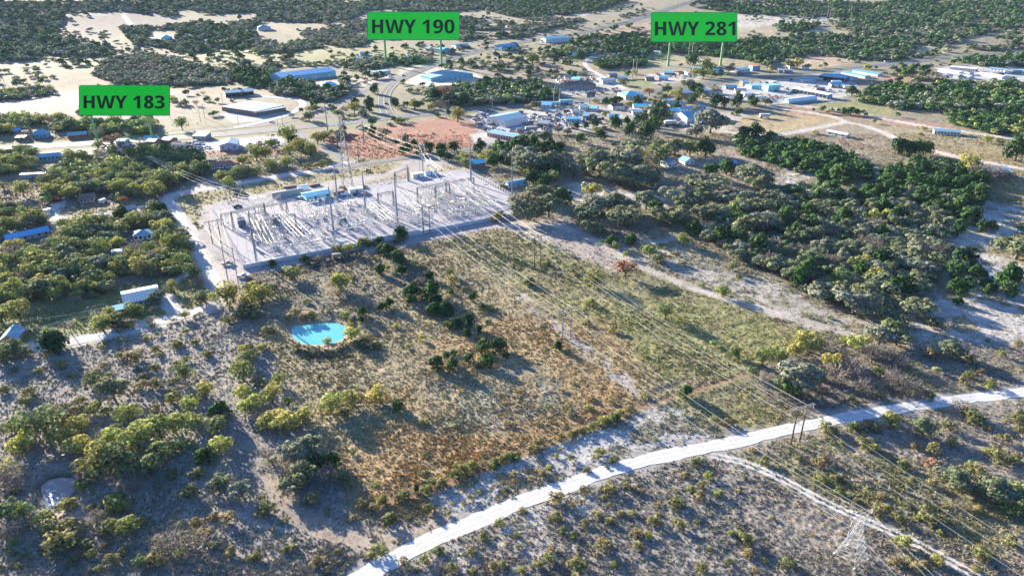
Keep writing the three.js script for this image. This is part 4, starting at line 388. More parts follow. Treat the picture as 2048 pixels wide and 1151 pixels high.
const FW = [ // far woods
  [[[-120, 5], [512, 0], [520, 24], [330, 32], [240, 22], [120, 26], [-120, 42]], { O: 5, J: 2, B: 1.5 }, 0.8], [[[-120, 40], [130, 30], [120, 52], [100, 62], [150, 74], [140, 88], [90, 98], [75, 120], [-120, 128]], { O: 6, J: 2 }, 0.78], [[[85, 86], [150, 90], [230, 98], [225, 110], [150, 115], [85, 108]], { O: 5, J: 1 }, 0.9], [[[235, 50], [320, 55], [400, 46], [512, 42], [512, 95], [400, 106], [300, 102], [260, 82]], { O: 5, J: 2, B: 1 }, 0.7],
  [[[215, 120], [300, 110], [350, 118], [400, 134], [460, 144], [460, 168], [380, 174], [300, 170], [220, 164], [185, 150]], { O: 6, B: 2 }, 0.85], [[[-60, 192], [100, 176], [108, 188], [60, 198], [-60, 205]], { O: 5, M: 1 }, 0.9], [[[465, 152], [512, 138], [540, 152], [530, 176], [470, 176]], { J: 5, O: 2 }, 0.8], [[[512, 2], [1024, 0], [1024, 12], [900, 24], [735, 20], [700, 40], [620, 46], [512, 42]], { O: 5, B: 2, J: 1 }, 0.85], [[[640, 48], [735, 42], [735, 88], [700, 98], [640, 88], [600, 70]], { O: 5, B: 2 }, 0.78], [[[512, 80], [560, 88], [640, 84], [645, 94], [580, 106], [512, 108]], { O: 5, B: 1 }, 0.9], [[[512, 136], [600, 130], [760, 122], [860, 114], [860, 126], [770, 134], [640, 146], [560, 152], [512, 154]], { O: 5, B: 2, M: 1 }, 0.68],
  [[[918, 36], [1024, 46], [1030, 74], [918, 82]], { O: 5, B: 2, J: 1 }, 0.65], [[[918, 4], [1150, 0], [1260, 2], [1200, 20], [1100, 34], [1024, 34]], { J: 3, O: 4, B: 1 }, 0.8], [[[1024, 38], [1180, 38], [1290, 26], [1200, 46], [1100, 60], [1024, 80]], { O: 5, B: 3 }, 0.6], [[[1180, 75], [1310, 74], [1470, 84], [1545, 80], [1540, 135], [1480, 118], [1380, 108], [1300, 104], [1200, 102], [1140, 90]], { J: 6, O: 2 }, 0.75], [[[1090, 104], [1200, 100], [1300, 104], [1300, 114], [1180, 112], [1090, 116]], { O: 3, J: 3, M: 1 }, 0.8],
  [[[1400, 2], [2160, 0], [2160, 60], [1900, 54], [1760, 62], [1650, 38], [1500, 30], [1380, 14]], { J: 4, O: 4, B: 1 }, 0.76], [[[1650, 44], [1800, 58], [2160, 66], [2160, 115], [1900, 96], [1800, 84], [1700, 64]], { J: 2, O: 5, B: 1.5 }, 0.72], [[[1545, 82], [1640, 70], [1740, 78], [1830, 80], [1830, 104], [1800, 122], [1700, 120], [1640, 108], [1540, 126]], { J: 4, O: 5, B: 0.6 }, 0.76], [[[1910, 122], [2140, 106], [2140, 135], [1960, 134]], { O: 4, J: 4 }, 0.9], [[[1740, 58], [1780, 52], [1760, 66], [1700, 70]], { O: 2, B: 1 }, 0.6], [[[1545, 52], [1640, 50], [1620, 62], [1560, 64]], { O: 1, J: 1 }, 0.45], [[[-900, 300], [-130, 300], [-130, 0], [-900, 0]], { O: 5, J: 3 }, 0.8], [[[2140, 0], [2900, 0], [2900, 330], [2140, 250]], { J: 5, O: 4 }, 0.8]];
FW.forEach(([p, mix, cov], i) => wood(p, { mix, w: [5, 11], gapf: 0.72, seed: 40 + i, cov: cov * 0.94, far: true }));
for (const pts of [[[60, 285], [560, 270], [570, 298], [330, 302], [70, 322]], [[940, 225], [1130, 203], [1210, 240], [1180, 262], [960, 262]], [[940, 268], [1075, 268], [1075, 288], [950, 298]], [[1105, 158], [1270, 160], [1270, 186], [1110, 186]], [[1400, 178], [1640, 146], [1770, 150], [1720, 190], [1540, 212], [1450, 200]], [[1360, 220], [1450, 215], [1450, 255], [1370, 258]], [[1870, 132], [2080, 135], [2080, 162], [1890, 162]], [[440, 205], [580, 212], [570, 245], [440, 240]], [[800, 140], [960, 145], [960, 170], [810, 170]], [[1640, 255], [1710, 258], [1700, 282], [1640, 275]], [[1860, 255], [1940, 258], [1935, 280], [1860, 275]], [[0, 198], [155, 178], [150, 235], [0, 235]], [[720, 262], [890, 236], [985, 255], [960, 292], [800, 318], [650, 312]], [[1245, 185], [1295, 185], [1295, 205], [1245, 205]], [[1280, 140], [1390, 136], [1390, 168], [1290, 168]]]) clearPoly(pts);
{ const r = rng(8123); for (let i = 0; i < 2600; i++) { const px = r() * 2100 - 30, py = 88 + Math.pow(r(), 0.8) * 232, p = at(px, py); if (px < 460 && py > 236) continue; if (px > 480 && px < 1100 && py > 300) continue; if (px > 1030 && px < 1700 && py > 262) continue; if (px > 1480 && py > 225) continue; if (fbm(p.x / 60 + 9, p.z / 60, 3) < 0.48) continue; let ok = true; const q = r(), k = q < 0.4 ? 'O' : q < 0.7 ? 'J' : q < 0.85 ? 'M' : 'B', w = 3.5 + r() * 5; for (const c of noTree) if (p.x > c.bb[0] && p.x < c.bb[2] && p.z > c.bb[1] && p.z < c.bb[3] && (c.line ? sdLine(c.P, p.x, p.z) - c.half : sdPoly(c.P, p.x, p.z)) < w * 0.4) ok = false; if (ok) trees.push({ k, x: p.x, z: p.z, w }); } }
// scattered far trees and scrub over the open country between
{ const r = rng(515); for (let i = 0; i < 4200; i++) { const px = r() * 2200 - 80, py = 5 + r() * 165, p = at(px, py), k = r() < 0.5 ? 'O' : r() < 0.6 ? 'J' : 'S'; if (fbm(p.x / 120, p.z / 120, 2) < 0.44) continue; let ok = true; for (const c of noTree) if (p.x > c.bb[0] && p.x < c.bb[2] && p.z > c.bb[1] && p.z < c.bb[3] && (c.line ? sdLine(c.P, p.x, p.z) - c.half : sdPoly(c.P, p.x, p.z)) < 4) ok = false; if (ok) trees.push({ k, x: p.x, z: p.z, w: k === 'S' ? 2.5 + r() * 2.5 : 4 + r() * 5, far: true }); }
  for (let i = 0; i < 1500; i++) { const z = -108 - Math.pow(r(), 1.2) * 520, x = (r() * 2 - 1) * -z * 1.05, g = ground(x, z); if (g.rough < 0.45 || r() > 0.2 + 0.9 * g.grass || vnoise(x / 18, z / 18) < 0.42) continue; trees.push({ k: r() < 0.06 ? 'M' : 'S', x, z, w: 0.8 + r() * r() * 2.6, far: true, tiny: true }); } }
// ---------------------------------------------------------------- buildings
const P3 = (px, py) => { const p = at(px, py); return [p.x, p.y, p.z]; };
const heightTo = (p, topY) => { const [, dy, dz] = rayDir(1024, topY); return CAM_H + dy / dz * p.z - p.y; };   // how tall a thing standing at p is to reach photo row topY
const roofM = { pale: std([0.19, 0.36, 0.45], 0.7, 0.1), blue: std([0.10, 0.36, 0.62], 0.65, 0.1), cyan: std([0.20, 0.62, 0.72], 0.65, 0.1), white: std([0.78, 0.78, 0.76], 0.6), red: std([0.30, 0.09, 0.06], 0.7), brown: std([0.16, 0.11, 0.085], 0.8), grey: std([0.36, 0.37, 0.39], 0.55, 0.3), orange: std([0.55, 0.20, 0.08], 0.7), dark: std([0.10, 0.10, 0.11], 0.7), rust: std([0.36, 0.33, 0.32], 0.55, 0.35) };
const wallM = { white: std([0.70, 0.70, 0.68], 0.7), pale: std([0.56, 0.60, 0.64], 0.6, 0.1), tan: std([0.44, 0.36, 0.27], 0.8), brick: std([0.30, 0.19, 0.14], 0.9), grey: std([0.34, 0.35, 0.37], 0.7), dark: std([0.10, 0.11, 0.13], 0.8), blue: std([0.22, 0.40, 0.55], 0.6), red: std([0.42, 0.10, 0.07], 0.7), cyan: std([0.30, 0.60, 0.66], 0.6), tarnish: std([0.42, 0.40, 0.40], 0.6, 0.3) };
const glassM = std([0.04, 0.05, 0.06], 0.15), doorM = std([0.20, 0.21, 0.23], 0.6), rollM = std([0.72, 0.73, 0.74], 0.5), redDoor = std([0.50, 0.07, 0.06], 0.6), trimM = std([0.66, 0.66, 0.64], 0.6);
function prismGeo(pts, w) { const s = new THREE.Shape(pts.map(p => new THREE.Vector2(...p))); const g = new THREE.ExtrudeGeometry(s, { depth: w, bevelEnabled: false }); g.translate(0, 0, -w / 2); return g; }
function building(name, label, a, b, depth, h, { roof = 'gable', ridge = 'along', rise = 1.6, wall = 'white', top = 'pale', doors = 1, windows = 3, over = 0.45, open = 0, big = 0, seams = 0, cat = 'building', group, doorMat } = {}) {
  const A = at(...a), B = at(...b), dx = B.x - A.x, dz = B.z - A.z, w = Math.hypot(dx, dz); const o = thing(name, [(A.x + B.x) / 2, Math.min(A.y, B.y) - 0.05, (A.z + B.z) / 2], label, cat, group, -Math.atan2(dz, dx)); const wm = wallM[wall], rm = roofM[top], r = rng(Math.round(a[0] * 31 + a[1])), D = depth;
  // the local frame: x along the front, -z away from the viewer
  const wt = 0.2;
  if (open) { mesh('wall', merge([boxU(w, h, wt, 0, 0, -D + wt / 2), boxU(wt, h, D - wt, -w / 2 + wt / 2, 0, -D / 2 + wt / 2), boxU(wt, h, D - wt, w / 2 - wt / 2, 0, -D / 2 + wt / 2)]), wm, o); for (let i = 0; i <= open; i++) mesh('post', boxU(0.25, h, 0.25, lerp(-w / 2 + 0.4, w / 2 - 0.4, i / open), 0, -0.2), trimM, o); }
  else if (roof === 'gable' && ridge === 'along') { const g = prismGeo([[-D / 2, 0], [D / 2, 0], [D / 2, h], [0, h + rise], [-D / 2, h]], w); g.rotateY(Math.PI / 2); g.translate(0, 0, -D / 2); mesh('wall', g, wm, o); }
  else if (roof === 'gable') { const g = prismGeo([[-w / 2, 0], [w / 2, 0], [w / 2, h], [0, h + rise], [-w / 2, h]], D); g.translate(0, 0, -D / 2); mesh('wall', g, wm, o); }
  else if (roof === 'shed') { const g = prismGeo([[0, 0], [D, 0], [D, h + rise], [0, h]], w); g.rotateY(Math.PI / 2); mesh('wall', g, wm, o); }
  else if (roof === 'barrel') { const pts = [[-D / 2, 0], [D / 2, 0]]; for (let k = 0; k <= 10; k++) { const t = k / 10 * Math.PI; pts.push([Math.cos(t) * D / 2 * 0.98, h * 0.3 + Math.sin(t) * h * 0.7]); } const g = prismGeo(pts, w); g.rotateY(Math.PI / 2); g.translate(0, 0, -D / 2); mesh('wall', g, wm, o); }
  else mesh('wall', boxU(w, h, D, 0, 0, -D / 2), wm, o);
  const T = 0.14, slope = (L, ry) => Math.atan2(ry, L);
  const pan = (nm, len, run, rs, place) => { const g = new THREE.BoxGeometry(len, T, Math.hypot(run, rs)); place(g); return mesh(nm, g, rm, o); };
  if (roof === 'gable' && ridge === 'along') for (const s of [1, -1]) { const run = D / 2 + over, rs = rise * run / (D / 2); pan('roof', w + over * 2, run, rs, g => { g.rotateX(s * slope(run, rs)); g.translate(0, h + rise - rs / 2 + 0.1, -D / 2 + s * run / 2); }); }
  else if (roof === 'gable') for (const s of [1, -1]) { const run = w / 2 + over, rs = rise * run / (w / 2); pan('roof', Math.hypot(run, rs), D + over * 2, 0, g => { g.rotateZ(-s * slope(run, rs)); g.translate(s * run / 2, h + rise - rs / 2 + 0.1, -D / 2); }); }
  else if (roof === 'shed' || open) { const rs = roof === 'shed' ? rise : rise; pan('roof', w + over * 2, D + over * 2, rs, g => { g.rotateX(slope(D, rs)); g.translate(0, h + rs / 2 + 0.1, -D / 2); }); }
  else if (roof === 'barrel') { const P = []; for (let k = 0; k <= 10; k++) { const t = k / 10 * Math.PI; P.push([Math.cos(t), Math.sin(t)]); } const pts = [...P.map(([c, s]) => [c * (D / 2 + 0.1), h * 0.3 + s * (h * 0.7 + 0.1)]), ...P.reverse().map(([c, s]) => [c * (D / 2), h * 0.3 + s * h * 0.7])]; const g = prismGeo(pts, w + 0.4); g.rotateY(Math.PI / 2); g.translate(0, 0, -D / 2); mesh('roof', g, rm, o); }
  else if (roof === 'hip') { const g = new THREE.BufferGeometry(), e = over, x0 = -w / 2 - e, x1 = w / 2 + e, z0 = e, z1 = -D - e, y0 = h, y1 = h + rise, in_ = Math.min(D, w) / 2, V = [[x0, y0, z0], [x1, y0, z0], [x1, y0, z1], [x0, y0, z1], [x0 + in_, y1, -D / 2], [x1 - in_, y1, -D / 2]]; const f = [0, 1, 5, 0, 5, 4, 1, 2, 5, 2, 3, 4, 2, 4, 5, 3, 0, 4, 0, 2, 1, 0, 3, 2]; g.setAttribute('position', new THREE.Float32BufferAttribute(f.flatMap(i => V[i]), 3)); g.computeVertexNormals(); mesh('roof', g, rm, o); }
  else { mesh('roof', boxU(w + 0.3, 0.25, D + 0.3, 0, h + 0.003, -D / 2), rm, o); }
  if (!open) { const n = doors + windows; let k = 0; for (let i = 0; i < n; i++) { const x = lerp(-w / 2, w / 2, (i + 0.5) / n), isDoor = doors && (doors >= windows ? (i % Math.ceil(n / doors)) === 0 : i === Math.floor(n / 2) || (doors > 1 && i % Math.max(1, Math.floor(n / doors)) === 0)); if (isDoor && k < doors) { k++; const dw = big ? Math.min(w / n * 0.7, 3.6) : Math.min(1.1, w / n * 0.8), dh = big ? Math.min(h * 0.85, 3.4) : Math.min(2.1, h * 0.85); const d = mesh('door', boxU(dw, dh, 0.06, x, 0, 0.05), doorMat || (big ? rollM : doorM), o); mesh('handle', box(0.1, 0.1, 0.06, x + dw * 0.38, Math.min(1.05, dh / 2), 0.12), trimM, d); } else { const ww = Math.min(1.3, w / n * 0.6), wh = Math.min(1.2, h * 0.45); const f = mesh('window', boxU(ww + 0.16, wh + 0.16, 0.05, x, h * 0.4 - 0.08, 0.04), trimM, o); mesh('pane', boxU(ww, wh, 0.05, x, h * 0.4, 0.06), glassM, f); } } }
  if (seams) for (let i = 0; i <= seams; i++) { const x = lerp(-w / 2, w / 2, i / seams), g = box(0.07, 0.07, Math.hypot(D / 2 + over, rise)); if (roof === 'gable') { g.rotateX(slope(D / 2, rise)); g.translate(x, h + rise / 2 + 0.2, -D / 4); } else { g.dispose(); continue; } mesh('roof_seam', g, rm, o); }
  return o;
}
const ww = (n, a, b, d, h, label, o) => building(n, label, a, b, d, h, o);
ww('farmhouse', [252, 619], [322, 604], 13, 2.9, 'long house with tarnished blue metal roof left of the substation driveway bend', { roof: 'gable', rise: 1.5, wall: 'grey', top: 'pale', windows: 6, doors: 2, seams: 12, cat: 'house' });
ww('garden_shed', [230, 629], [253, 624], 3, 2.0, 'small shed with cyan roof in front of the long metal-roofed house', { roof: 'shed', rise: 0.6, wall: 'tan', top: 'cyan', windows: 1, cat: 'shed' });
ww('lawn_house', [2, 694], [36, 690], 9, 2.8, 'house with blue metal gable roof at the left picture edge beside the lawn', { ridge: 'across', rise: 2.0, wall: 'brick', top: 'pale', windows: 2, cat: 'house' });
ww('long_shed', [41, 358], [91, 356], 3.2, 3.0, 'long grey trailer shed at the edge of the mesquite thicket', { roof: 'flat', wall: 'grey', top: 'grey', windows: 0, doors: 1, cat: 'shed' });
ww('round_roof_house', [64, 277], [93, 276], 9, 3.2, 'house with steep pale blue hipped roof left of the leftmost green sign post', { roof: 'hip', rise: 3.4, wall: 'blue', top: 'pale', windows: 3, cat: 'house' });
ww('red_store', [136, 279], [174, 276], 10, 3.2, 'red fronted store with pale roof beside the highway', { roof: 'gable', rise: 1.4, wall: 'red', top: 'pale', windows: 4, doors: 1, cat: 'store' });
ww('metal_workshop', [440, 301], [475, 299], 15, 4.2, 'pale metal workshop with gable end on the white gravel lot', { ridge: 'across', rise: 1.6, wall: 'pale', top: 'pale', windows: 2, doors: 1, cat: 'workshop' });
ww('loading_shed', [418, 339], [480, 333], 6, 3.0, 'long low shed with rusty roof and row of openings behind the substation', { roof: 'shed', rise: 0.5, wall: 'white', top: 'red', windows: 10, doors: 1, cat: 'shed' });
ww('roadside_house', [78, 322], [118, 319], 8, 2.8, 'low house with two pale blue roofs in front of the highway lot', { roof: 'gable', rise: 1.5, wall: 'blue', top: 'pale', windows: 4, cat: 'house' });
ww('tent_roof_house', [120, 318], [146, 316], 8, 2.6, 'small white-roofed house beside the low house by the highway lot', { roof: 'hip', rise: 1.8, wall: 'tan', top: 'white', windows: 2, cat: 'house' });
ww('brown_roof_house', [160, 407], [188, 404], 9, 2.8, 'house with dark brown roof among the mesquite trees', { roof: 'gable', rise: 1.8, wall: 'tan', top: 'brown', windows: 3, cat: 'house' });
ww('blue_roof_house', [16, 488], [100, 470], 8, 2.6, 'long house with bright blue roof in the thicket at left', { roof: 'gable', rise: 1.3, wall: 'grey', top: 'blue', windows: 5, cat: 'house' });
ww('thicket_house', [268, 482], [304, 478], 8, 2.8, 'house with pale blue hipped roof in the thicket beside the driveway', { roof: 'hip', rise: 1.8, wall: 'white', top: 'pale', windows: 3, cat: 'house' });
ww('mobile_home', [224, 514], [246, 511], 3.5, 2.4, 'small white mobile home half hidden in the thicket', { roof: 'flat', wall: 'white', top: 'pale', windows: 3, cat: 'mobile home' });
ww('lane_house', [250, 430], [275, 424], 7, 2.6, 'small pale house by the dirt lane in the thicket', { roof: 'gable', rise: 1.3, wall: 'pale', top: 'rust', windows: 2, cat: 'house' });
ww('school_building', [444, 221], [512, 232], 34, 4.0, 'broad flat-roofed brick building inside the looping white road', { roof: 'flat', wall: 'brick', top: 'pale', windows: 8, doors: 2, cat: 'building' });
ww('school_wing', [512, 233], [572, 222], 12, 3.6, 'brick wing on the right of the broad flat-roofed building', { roof: 'flat', wall: 'brick', top: 'grey', windows: 6, doors: 1, cat: 'building' });
ww('equipment_barn', [451, 195], [508, 190], 16, 4.4, 'open pale metal barn above the broad flat-roofed building', { roof: 'gable', rise: 1.6, wall: 'pale', top: 'pale', open: 5, cat: 'barn' });
ww('blue_warehouse', [562, 165], [672, 152], 30, 6.0, 'long white warehouse with bright blue roof left of the curving highway', { roof: 'gable', rise: 3.0, wall: 'cyan', top: 'blue', windows: 0, doors: 4, big: 1, cat: 'warehouse' });
ww('turquoise_house', [644, 177], [676, 175], 13, 3.0, 'turquoise-roofed house among the oaks below the blue warehouse', { roof: 'hip', rise: 3, wall: 'white', top: 'cyan', windows: 3, cat: 'house' });
ww('box_office', [748, 151], [781, 147], 10, 3.8, 'small white flat office beside the left leg of the middle green sign', { roof: 'flat', wall: 'white', top: 'pale', windows: 4, cat: 'office' });
ww('winged_store', [862, 163], [946, 154], 24, 4.0, 'wide store with winged pale metal roofs right of the curving highway', { roof: 'gable', ridge: 'across', rise: 3.8, wall: 'cyan', top: 'pale', windows: 6, doors: 2, cat: 'store' });
ww('blue_garage', [885, 108], [902, 106], 14, 6, 'blue metal garage beside the right leg of the middle green sign', { roof: 'gable', ridge: 'across', rise: 2, wall: 'blue', top: 'blue', windows: 1, cat: 'garage' });
ww('blue_barn', [1004, 102], [1034, 98], 18, 6, 'bright blue roofed barn above the winged store by the highway', { roof: 'gable', rise: 2.5, wall: 'blue', top: 'blue', windows: 2, doors: 2, big: 1, cat: 'barn' });
ww('white_shed', [912, 97], [938, 95], 14, 4, 'white roofed shed beyond the curving highway', { roof: 'gable', rise: 1.6, wall: 'white', top: 'pale', windows: 2, cat: 'shed' });
ww('yard_barn', [1092, 86], [1140, 82], 16, 6, 'white barn on the bare lot beside the far highway', { roof: 'gable', rise: 2.5, wall: 'white', top: 'white', windows: 2, doors: 3, big: 1, cat: 'barn' });
ww('red_storage_units', [974, 272], [1033, 283], 11, 3.2, 'red self-storage building with a row of red doors on pale gravel', { roof: 'gable', rise: 0.9, wall: 'white', top: 'pale', windows: 0, doors: 11, big: 1, doorMat: redDoor, cat: 'storage building' });
ww('parts_warehouse', [974, 246], [1010, 255], 26, 5.5, 'white metal warehouse with columned side in the cluttered vehicle yard', { roof: 'gable', ridge: 'across', rise: 2.2, wall: 'white', top: 'pale', windows: 3, doors: 1, cat: 'warehouse' });
ww('parts_warehouse_annex', [1012, 252], [1040, 248], 22, 4.5, 'lower annex with pale blue roof right of the white warehouse', { roof: 'gable', ridge: 'across', rise: 1.6, wall: 'tan', top: 'pale', windows: 1, doors: 1, cat: 'warehouse' });
ww('brick_office', [1128, 178], [1192, 176], 16, 4.0, 'brown hip-roofed office behind rows of parked cars across the highway', { roof: 'hip', rise: 3, wall: 'tan', top: 'brown', windows: 8, cat: 'office' });
ww('motor_shop', [1205, 168], [1232, 166], 14, 4, 'white shop right of the brown office across the highway', { roof: 'gable', rise: 1.4, wall: 'white', top: 'pale', windows: 2, doors: 1, cat: 'shop' });
ww('turquoise_store', [1251, 199], [1287, 196], 18, 3.6, 'turquoise-roofed store beside the highway', { roof: 'hip', rise: 3, wall: 'white', top: 'cyan', windows: 4, cat: 'store' });
ww('long_shop', [1362, 226], [1412, 219], 9, 3.2, 'long narrow shop with pale blue roof behind the big metal barn', { roof: 'gable', rise: 1.2, wall: 'pale', top: 'pale', windows: 6, doors: 2, cat: 'shop' });
ww('feed_barn', [1374, 246], [1438, 238], 20, 5.0, 'big metal barn with pale blue roof and white lean-to', { roof: 'gable', rise: 3.0, wall: 'pale', top: 'pale', windows: 2, doors: 3, big: 1, seams: 10, cat: 'barn' });
ww('lean_to', [1398, 251], [1444, 244], 6, 2.6, 'white lean-to roof in front of the big metal barn', { roof: 'shed', rise: 0.8, wall: 'white', top: 'white', open: 4, cat: 'shed' });
ww('trailer_house', [1301, 218], [1330, 215], 8, 3, 'white-roofed trailer house among the trees behind the big metal barn', { roof: 'gable', rise: 0.8, wall: 'white', top: 'white', windows: 3, cat: 'house' });
ww('tin_house', [1340, 217], [1372, 213], 9, 3, 'tin-roofed house next to the long narrow shop', { roof: 'gable', rise: 1.4, wall: 'tan', top: 'pale', windows: 3, cat: 'house' });
ww('cream_house', [1362, 192], [1384, 190], 12, 3, 'small cream house by the highway between two dark trees', { roof: 'gable', rise: 1.8, wall: 'tan', top: 'white', windows: 3, cat: 'house' });
ww('orange_canopy', [1505, 142], [1520, 141], 8, 6, 'orange-roofed filling station canopy beside the highway', { roof: 'flat', wall: 'blue', top: 'orange', windows: 1, cat: 'canopy' });
ww('station_shop', [1478, 146], [1500, 144], 14, 4, 'white roofed shop left of the orange canopy', { roof: 'gable', rise: 1.2, wall: 'white', top: 'pale', windows: 3, cat: 'shop' });
ww('cyan_booth', [1434, 146], [1448, 145], 8, 3, 'small cyan-roofed booth beside the highway trees', { roof: 'hip', rise: 2, wall: 'white', top: 'cyan', windows: 1, cat: 'booth' });
ww('dark_workshop', [1636, 160], [1688, 165], 18, 5, 'dark open-front workshop with pale roof in the bright equipment yard', { roof: 'shed', rise: 0.8, wall: 'dark', top: 'pale', open: 5, cat: 'workshop' });
ww('machine_shed', [1584, 184], [1654, 198], 8, 4.2, 'long open machine shed with dark bays in the bright equipment yard', { roof: 'shed', rise: 0.6, wall: 'blue', top: 'white', open: 9, cat: 'shed' });
ww('tarp_store', [1578, 207], [1634, 200], 8, 4, 'long white and cyan covered store at the front of the equipment yard', { roof: 'barrel', wall: 'cyan', top: 'white', windows: 0, doors: 0, cat: 'store' });
ww('cyan_tank_house', [1536, 183], [1560, 181], 10, 6, 'bright cyan block building at the left of the equipment yard', { roof: 'flat', wall: 'cyan', top: 'cyan', windows: 1, cat: 'building' });
ww('yard_office', [1503, 178], [1534, 176], 12, 3.4, 'blue-roofed office left of the bright cyan block', { roof: 'flat', wall: 'blue', top: 'pale', windows: 3, cat: 'office' });
[[1662, 152, 1704, 160], [1682, 149, 1730, 157], [1704, 145, 1756, 153]].forEach(([a, b, c, d], i) => ww('storage_row', [a, b], [c, d], 9, 3, ['front', 'middle', 'rear'][i] + ' row of white-doored self-storage units by the equipment yard', { roof: 'gable', rise: 0.7, wall: 'pale', top: 'blue', windows: 0, doors: 14, big: 1, group: 'self-storage rows by the equipment yard', cat: 'storage building' }));
[[1876, 143, 1916, 150, 'white'], [1900, 138, 1952, 143, 'red'], [1955, 150, 2004, 158, 'white'], [1978, 140, 2062, 150, 'grey'], [1890, 150, 1938, 158, 'pale']].forEach(([a, b, c, d, wl_], i) => ww('storage_row', [a, b], [c, d], 9, 3, ['leftmost short', 'brown-doored rear', 'front right', 'long open-sided rear', 'front left'][i] + ' storage row at the far right by the highway', { roof: 'gable', rise: 0.7, wall: wl_, top: i === 3 ? 'pale' : 'white', windows: 0, doors: 12, big: 1, group: 'storage rows by the right highway', cat: 'storage building' }));
ww('hay_shelter', [1652, 268], [1692, 276], 6, 2.6, 'low white shelter in the fenced pasture', { roof: 'gable', rise: 0.8, wall: 'pale', top: 'white', windows: 2, cat: 'shelter' });
ww('wide_mobile_home', [1868, 268], [1920, 272], 8, 3, 'white and blue double mobile home by the dirt road', { roof: 'gable', rise: 1.0, wall: 'white', top: 'pale', windows: 6, doors: 2, cat: 'mobile home' });
ww('blue_hall', [1953, 352], [2022, 356], 9, 3.4, 'long hall with bright blue roof at the right picture edge', { roof: 'shed', rise: 1.6, wall: 'brick', top: 'blue', windows: 5, doors: 1, cat: 'hall' });
ww('white_peak_house', [1338, 337], [1354, 334], 9, 3.4, 'white peaked house among the oaks', { ridge: 'across', rise: 2.6, wall: 'white', top: 'pale', windows: 2, cat: 'house' });
ww('white_cottage', [1370, 331], [1389, 328], 7, 3, 'pale blue cottage right of the white peaked house', { ridge: 'across', rise: 2.0, wall: 'white', top: 'pale', windows: 1, cat: 'cottage' });
ww('tarp_shelter', [1446, 334], [1474, 331], 5, 2.2, 'low shelter under a blue tarp in the dirt clearing', { roof: 'gable', rise: 0.8, wall: 'tarnish', top: 'blue', open: 3, cat: 'shelter' });
ww('teal_house', [941, 337], [970, 333], 8, 3, 'teal-roofed house behind the right corner of the substation', { roof: 'gable', rise: 1.6, wall: 'brick', top: 'cyan', windows: 3, cat: 'house' });
ww('quonset_hut', [1018, 377], [1055, 370], 6, 3.6, 'silver arched hut outside the right substation fence', { roof: 'barrel', wall: 'pale', top: 'pale', windows: 2, doors: 1, cat: 'hut' });
ww('hill_house', [322, 80], [345, 79], 16, 4, 'pale blue roofed house on the far left hillside', { roof: 'hip', rise: 3, wall: 'white', top: 'cyan', windows: 3, cat: 'house' });
ww('far_farmhouse', [516, 61], [542, 60], 18, 5, 'pale blue roofed farmhouse on the far pasture', { roof: 'hip', rise: 3, wall: 'white', top: 'pale', windows: 3, cat: 'house' });
ww('ridge_cabin', [112, 107], [128, 107], 8, 3, 'tiny white cabin by the far left pasture', { roof: 'gable', rise: 1.5, wall: 'white', top: 'white', windows: 1, cat: 'cabin' });
ww('lot_house', [1140, 112], [1164, 110], 16, 4, 'pale blue roofed house on the far knoll', { roof: 'hip', rise: 2.5, wall: 'white', top: 'pale', windows: 3, cat: 'house' });
ww('knoll_house', [1270, 112], [1296, 111], 14, 4, 'blue-grey house among cars on the far knoll', { roof: 'hip', rise: 2.5, wall: 'blue', top: 'pale', windows: 3, cat: 'house' });

// ---------------------------------------------------------------- the electric substation
const steel = std([0.40, 0.43, 0.46], 0.5, 0.55), galv = std([0.60, 0.61, 0.60], 0.5, 0.4), alu = std([0.54, 0.53, 0.49], 0.5, 0.25), porcelain = std([0.52, 0.50, 0.47], 0.35), woodPole = std([0.085, 0.06, 0.045], 0.9), greyWood = std([0.32, 0.28, 0.25], 0.9), concrete = std([0.60, 0.58, 0.55], 0.9), wireM = std([0.50, 0.49, 0.47], 0.5, 0.4), tankM = std([0.20, 0.27, 0.32], 0.5, 0.2), mastM = std([0.27, 0.32, 0.36], 0.6, 0.3);
const SF = at(487, 537), UA = 60.2 * Math.PI / 180, U = [Math.sin(UA), -Math.cos(UA)], V = [-Math.cos(UA), -Math.sin(UA)];   // yard frame: u along the front fence, v towards the back
const yard = (u, v) => [SF.x + U[0] * u + V[0] * v, SF.z + U[1] * u + V[1] * v];
const toYard = (px, py) => { const p = at(px, py), dx = p.x - SF.x, dz = p.z - SF.z; return [dx * U[0] + dz * U[1], dx * V[0] + dz * V[1]]; };
const TURN = Math.PI / 2 - UA;      // local x along u, local -z along v
const YU = toYard(1070, 419)[0], YV = toYard(415, 415)[1];
{ const c = [yard(0, 0), yard(YU, 0), yard(YU, YV - 4), yard(0, YV)], s = new THREE.Shape(c.map(([x, z]) => new THREE.Vector2(x, -z))); const g = new THREE.ShapeGeometry(s); const uv = g.attributes.uv, p = g.attributes.position; for (let i = 0; i < uv.count; i++) uv.setXY(i, p.getX(i) / 14, p.getY(i) / 14); g.rotateX(-Math.PI / 2); g.translate(0, 0.16, 0); struct('gravel_yard', g, M.gravel); }
const yThing = (name, u, v, label, cat, group, turn = 0) => { const [x, z] = yard(u, v); return thing(name, [x, 0.16, z], label, cat, group, TURN + turn); };
function insul(x, y, z, h = 1.1, r = 0.16) { const gs = [cyl(r * 0.5, r * 0.5, h, x, y, z, 6)]; const n = 4; for (let i = 0; i < n; i++) gs.push(cyl(r, r * 0.7, h / n * 0.45, x, y + h * (i + 0.3) / n, z, 6)); return merge(gs); }
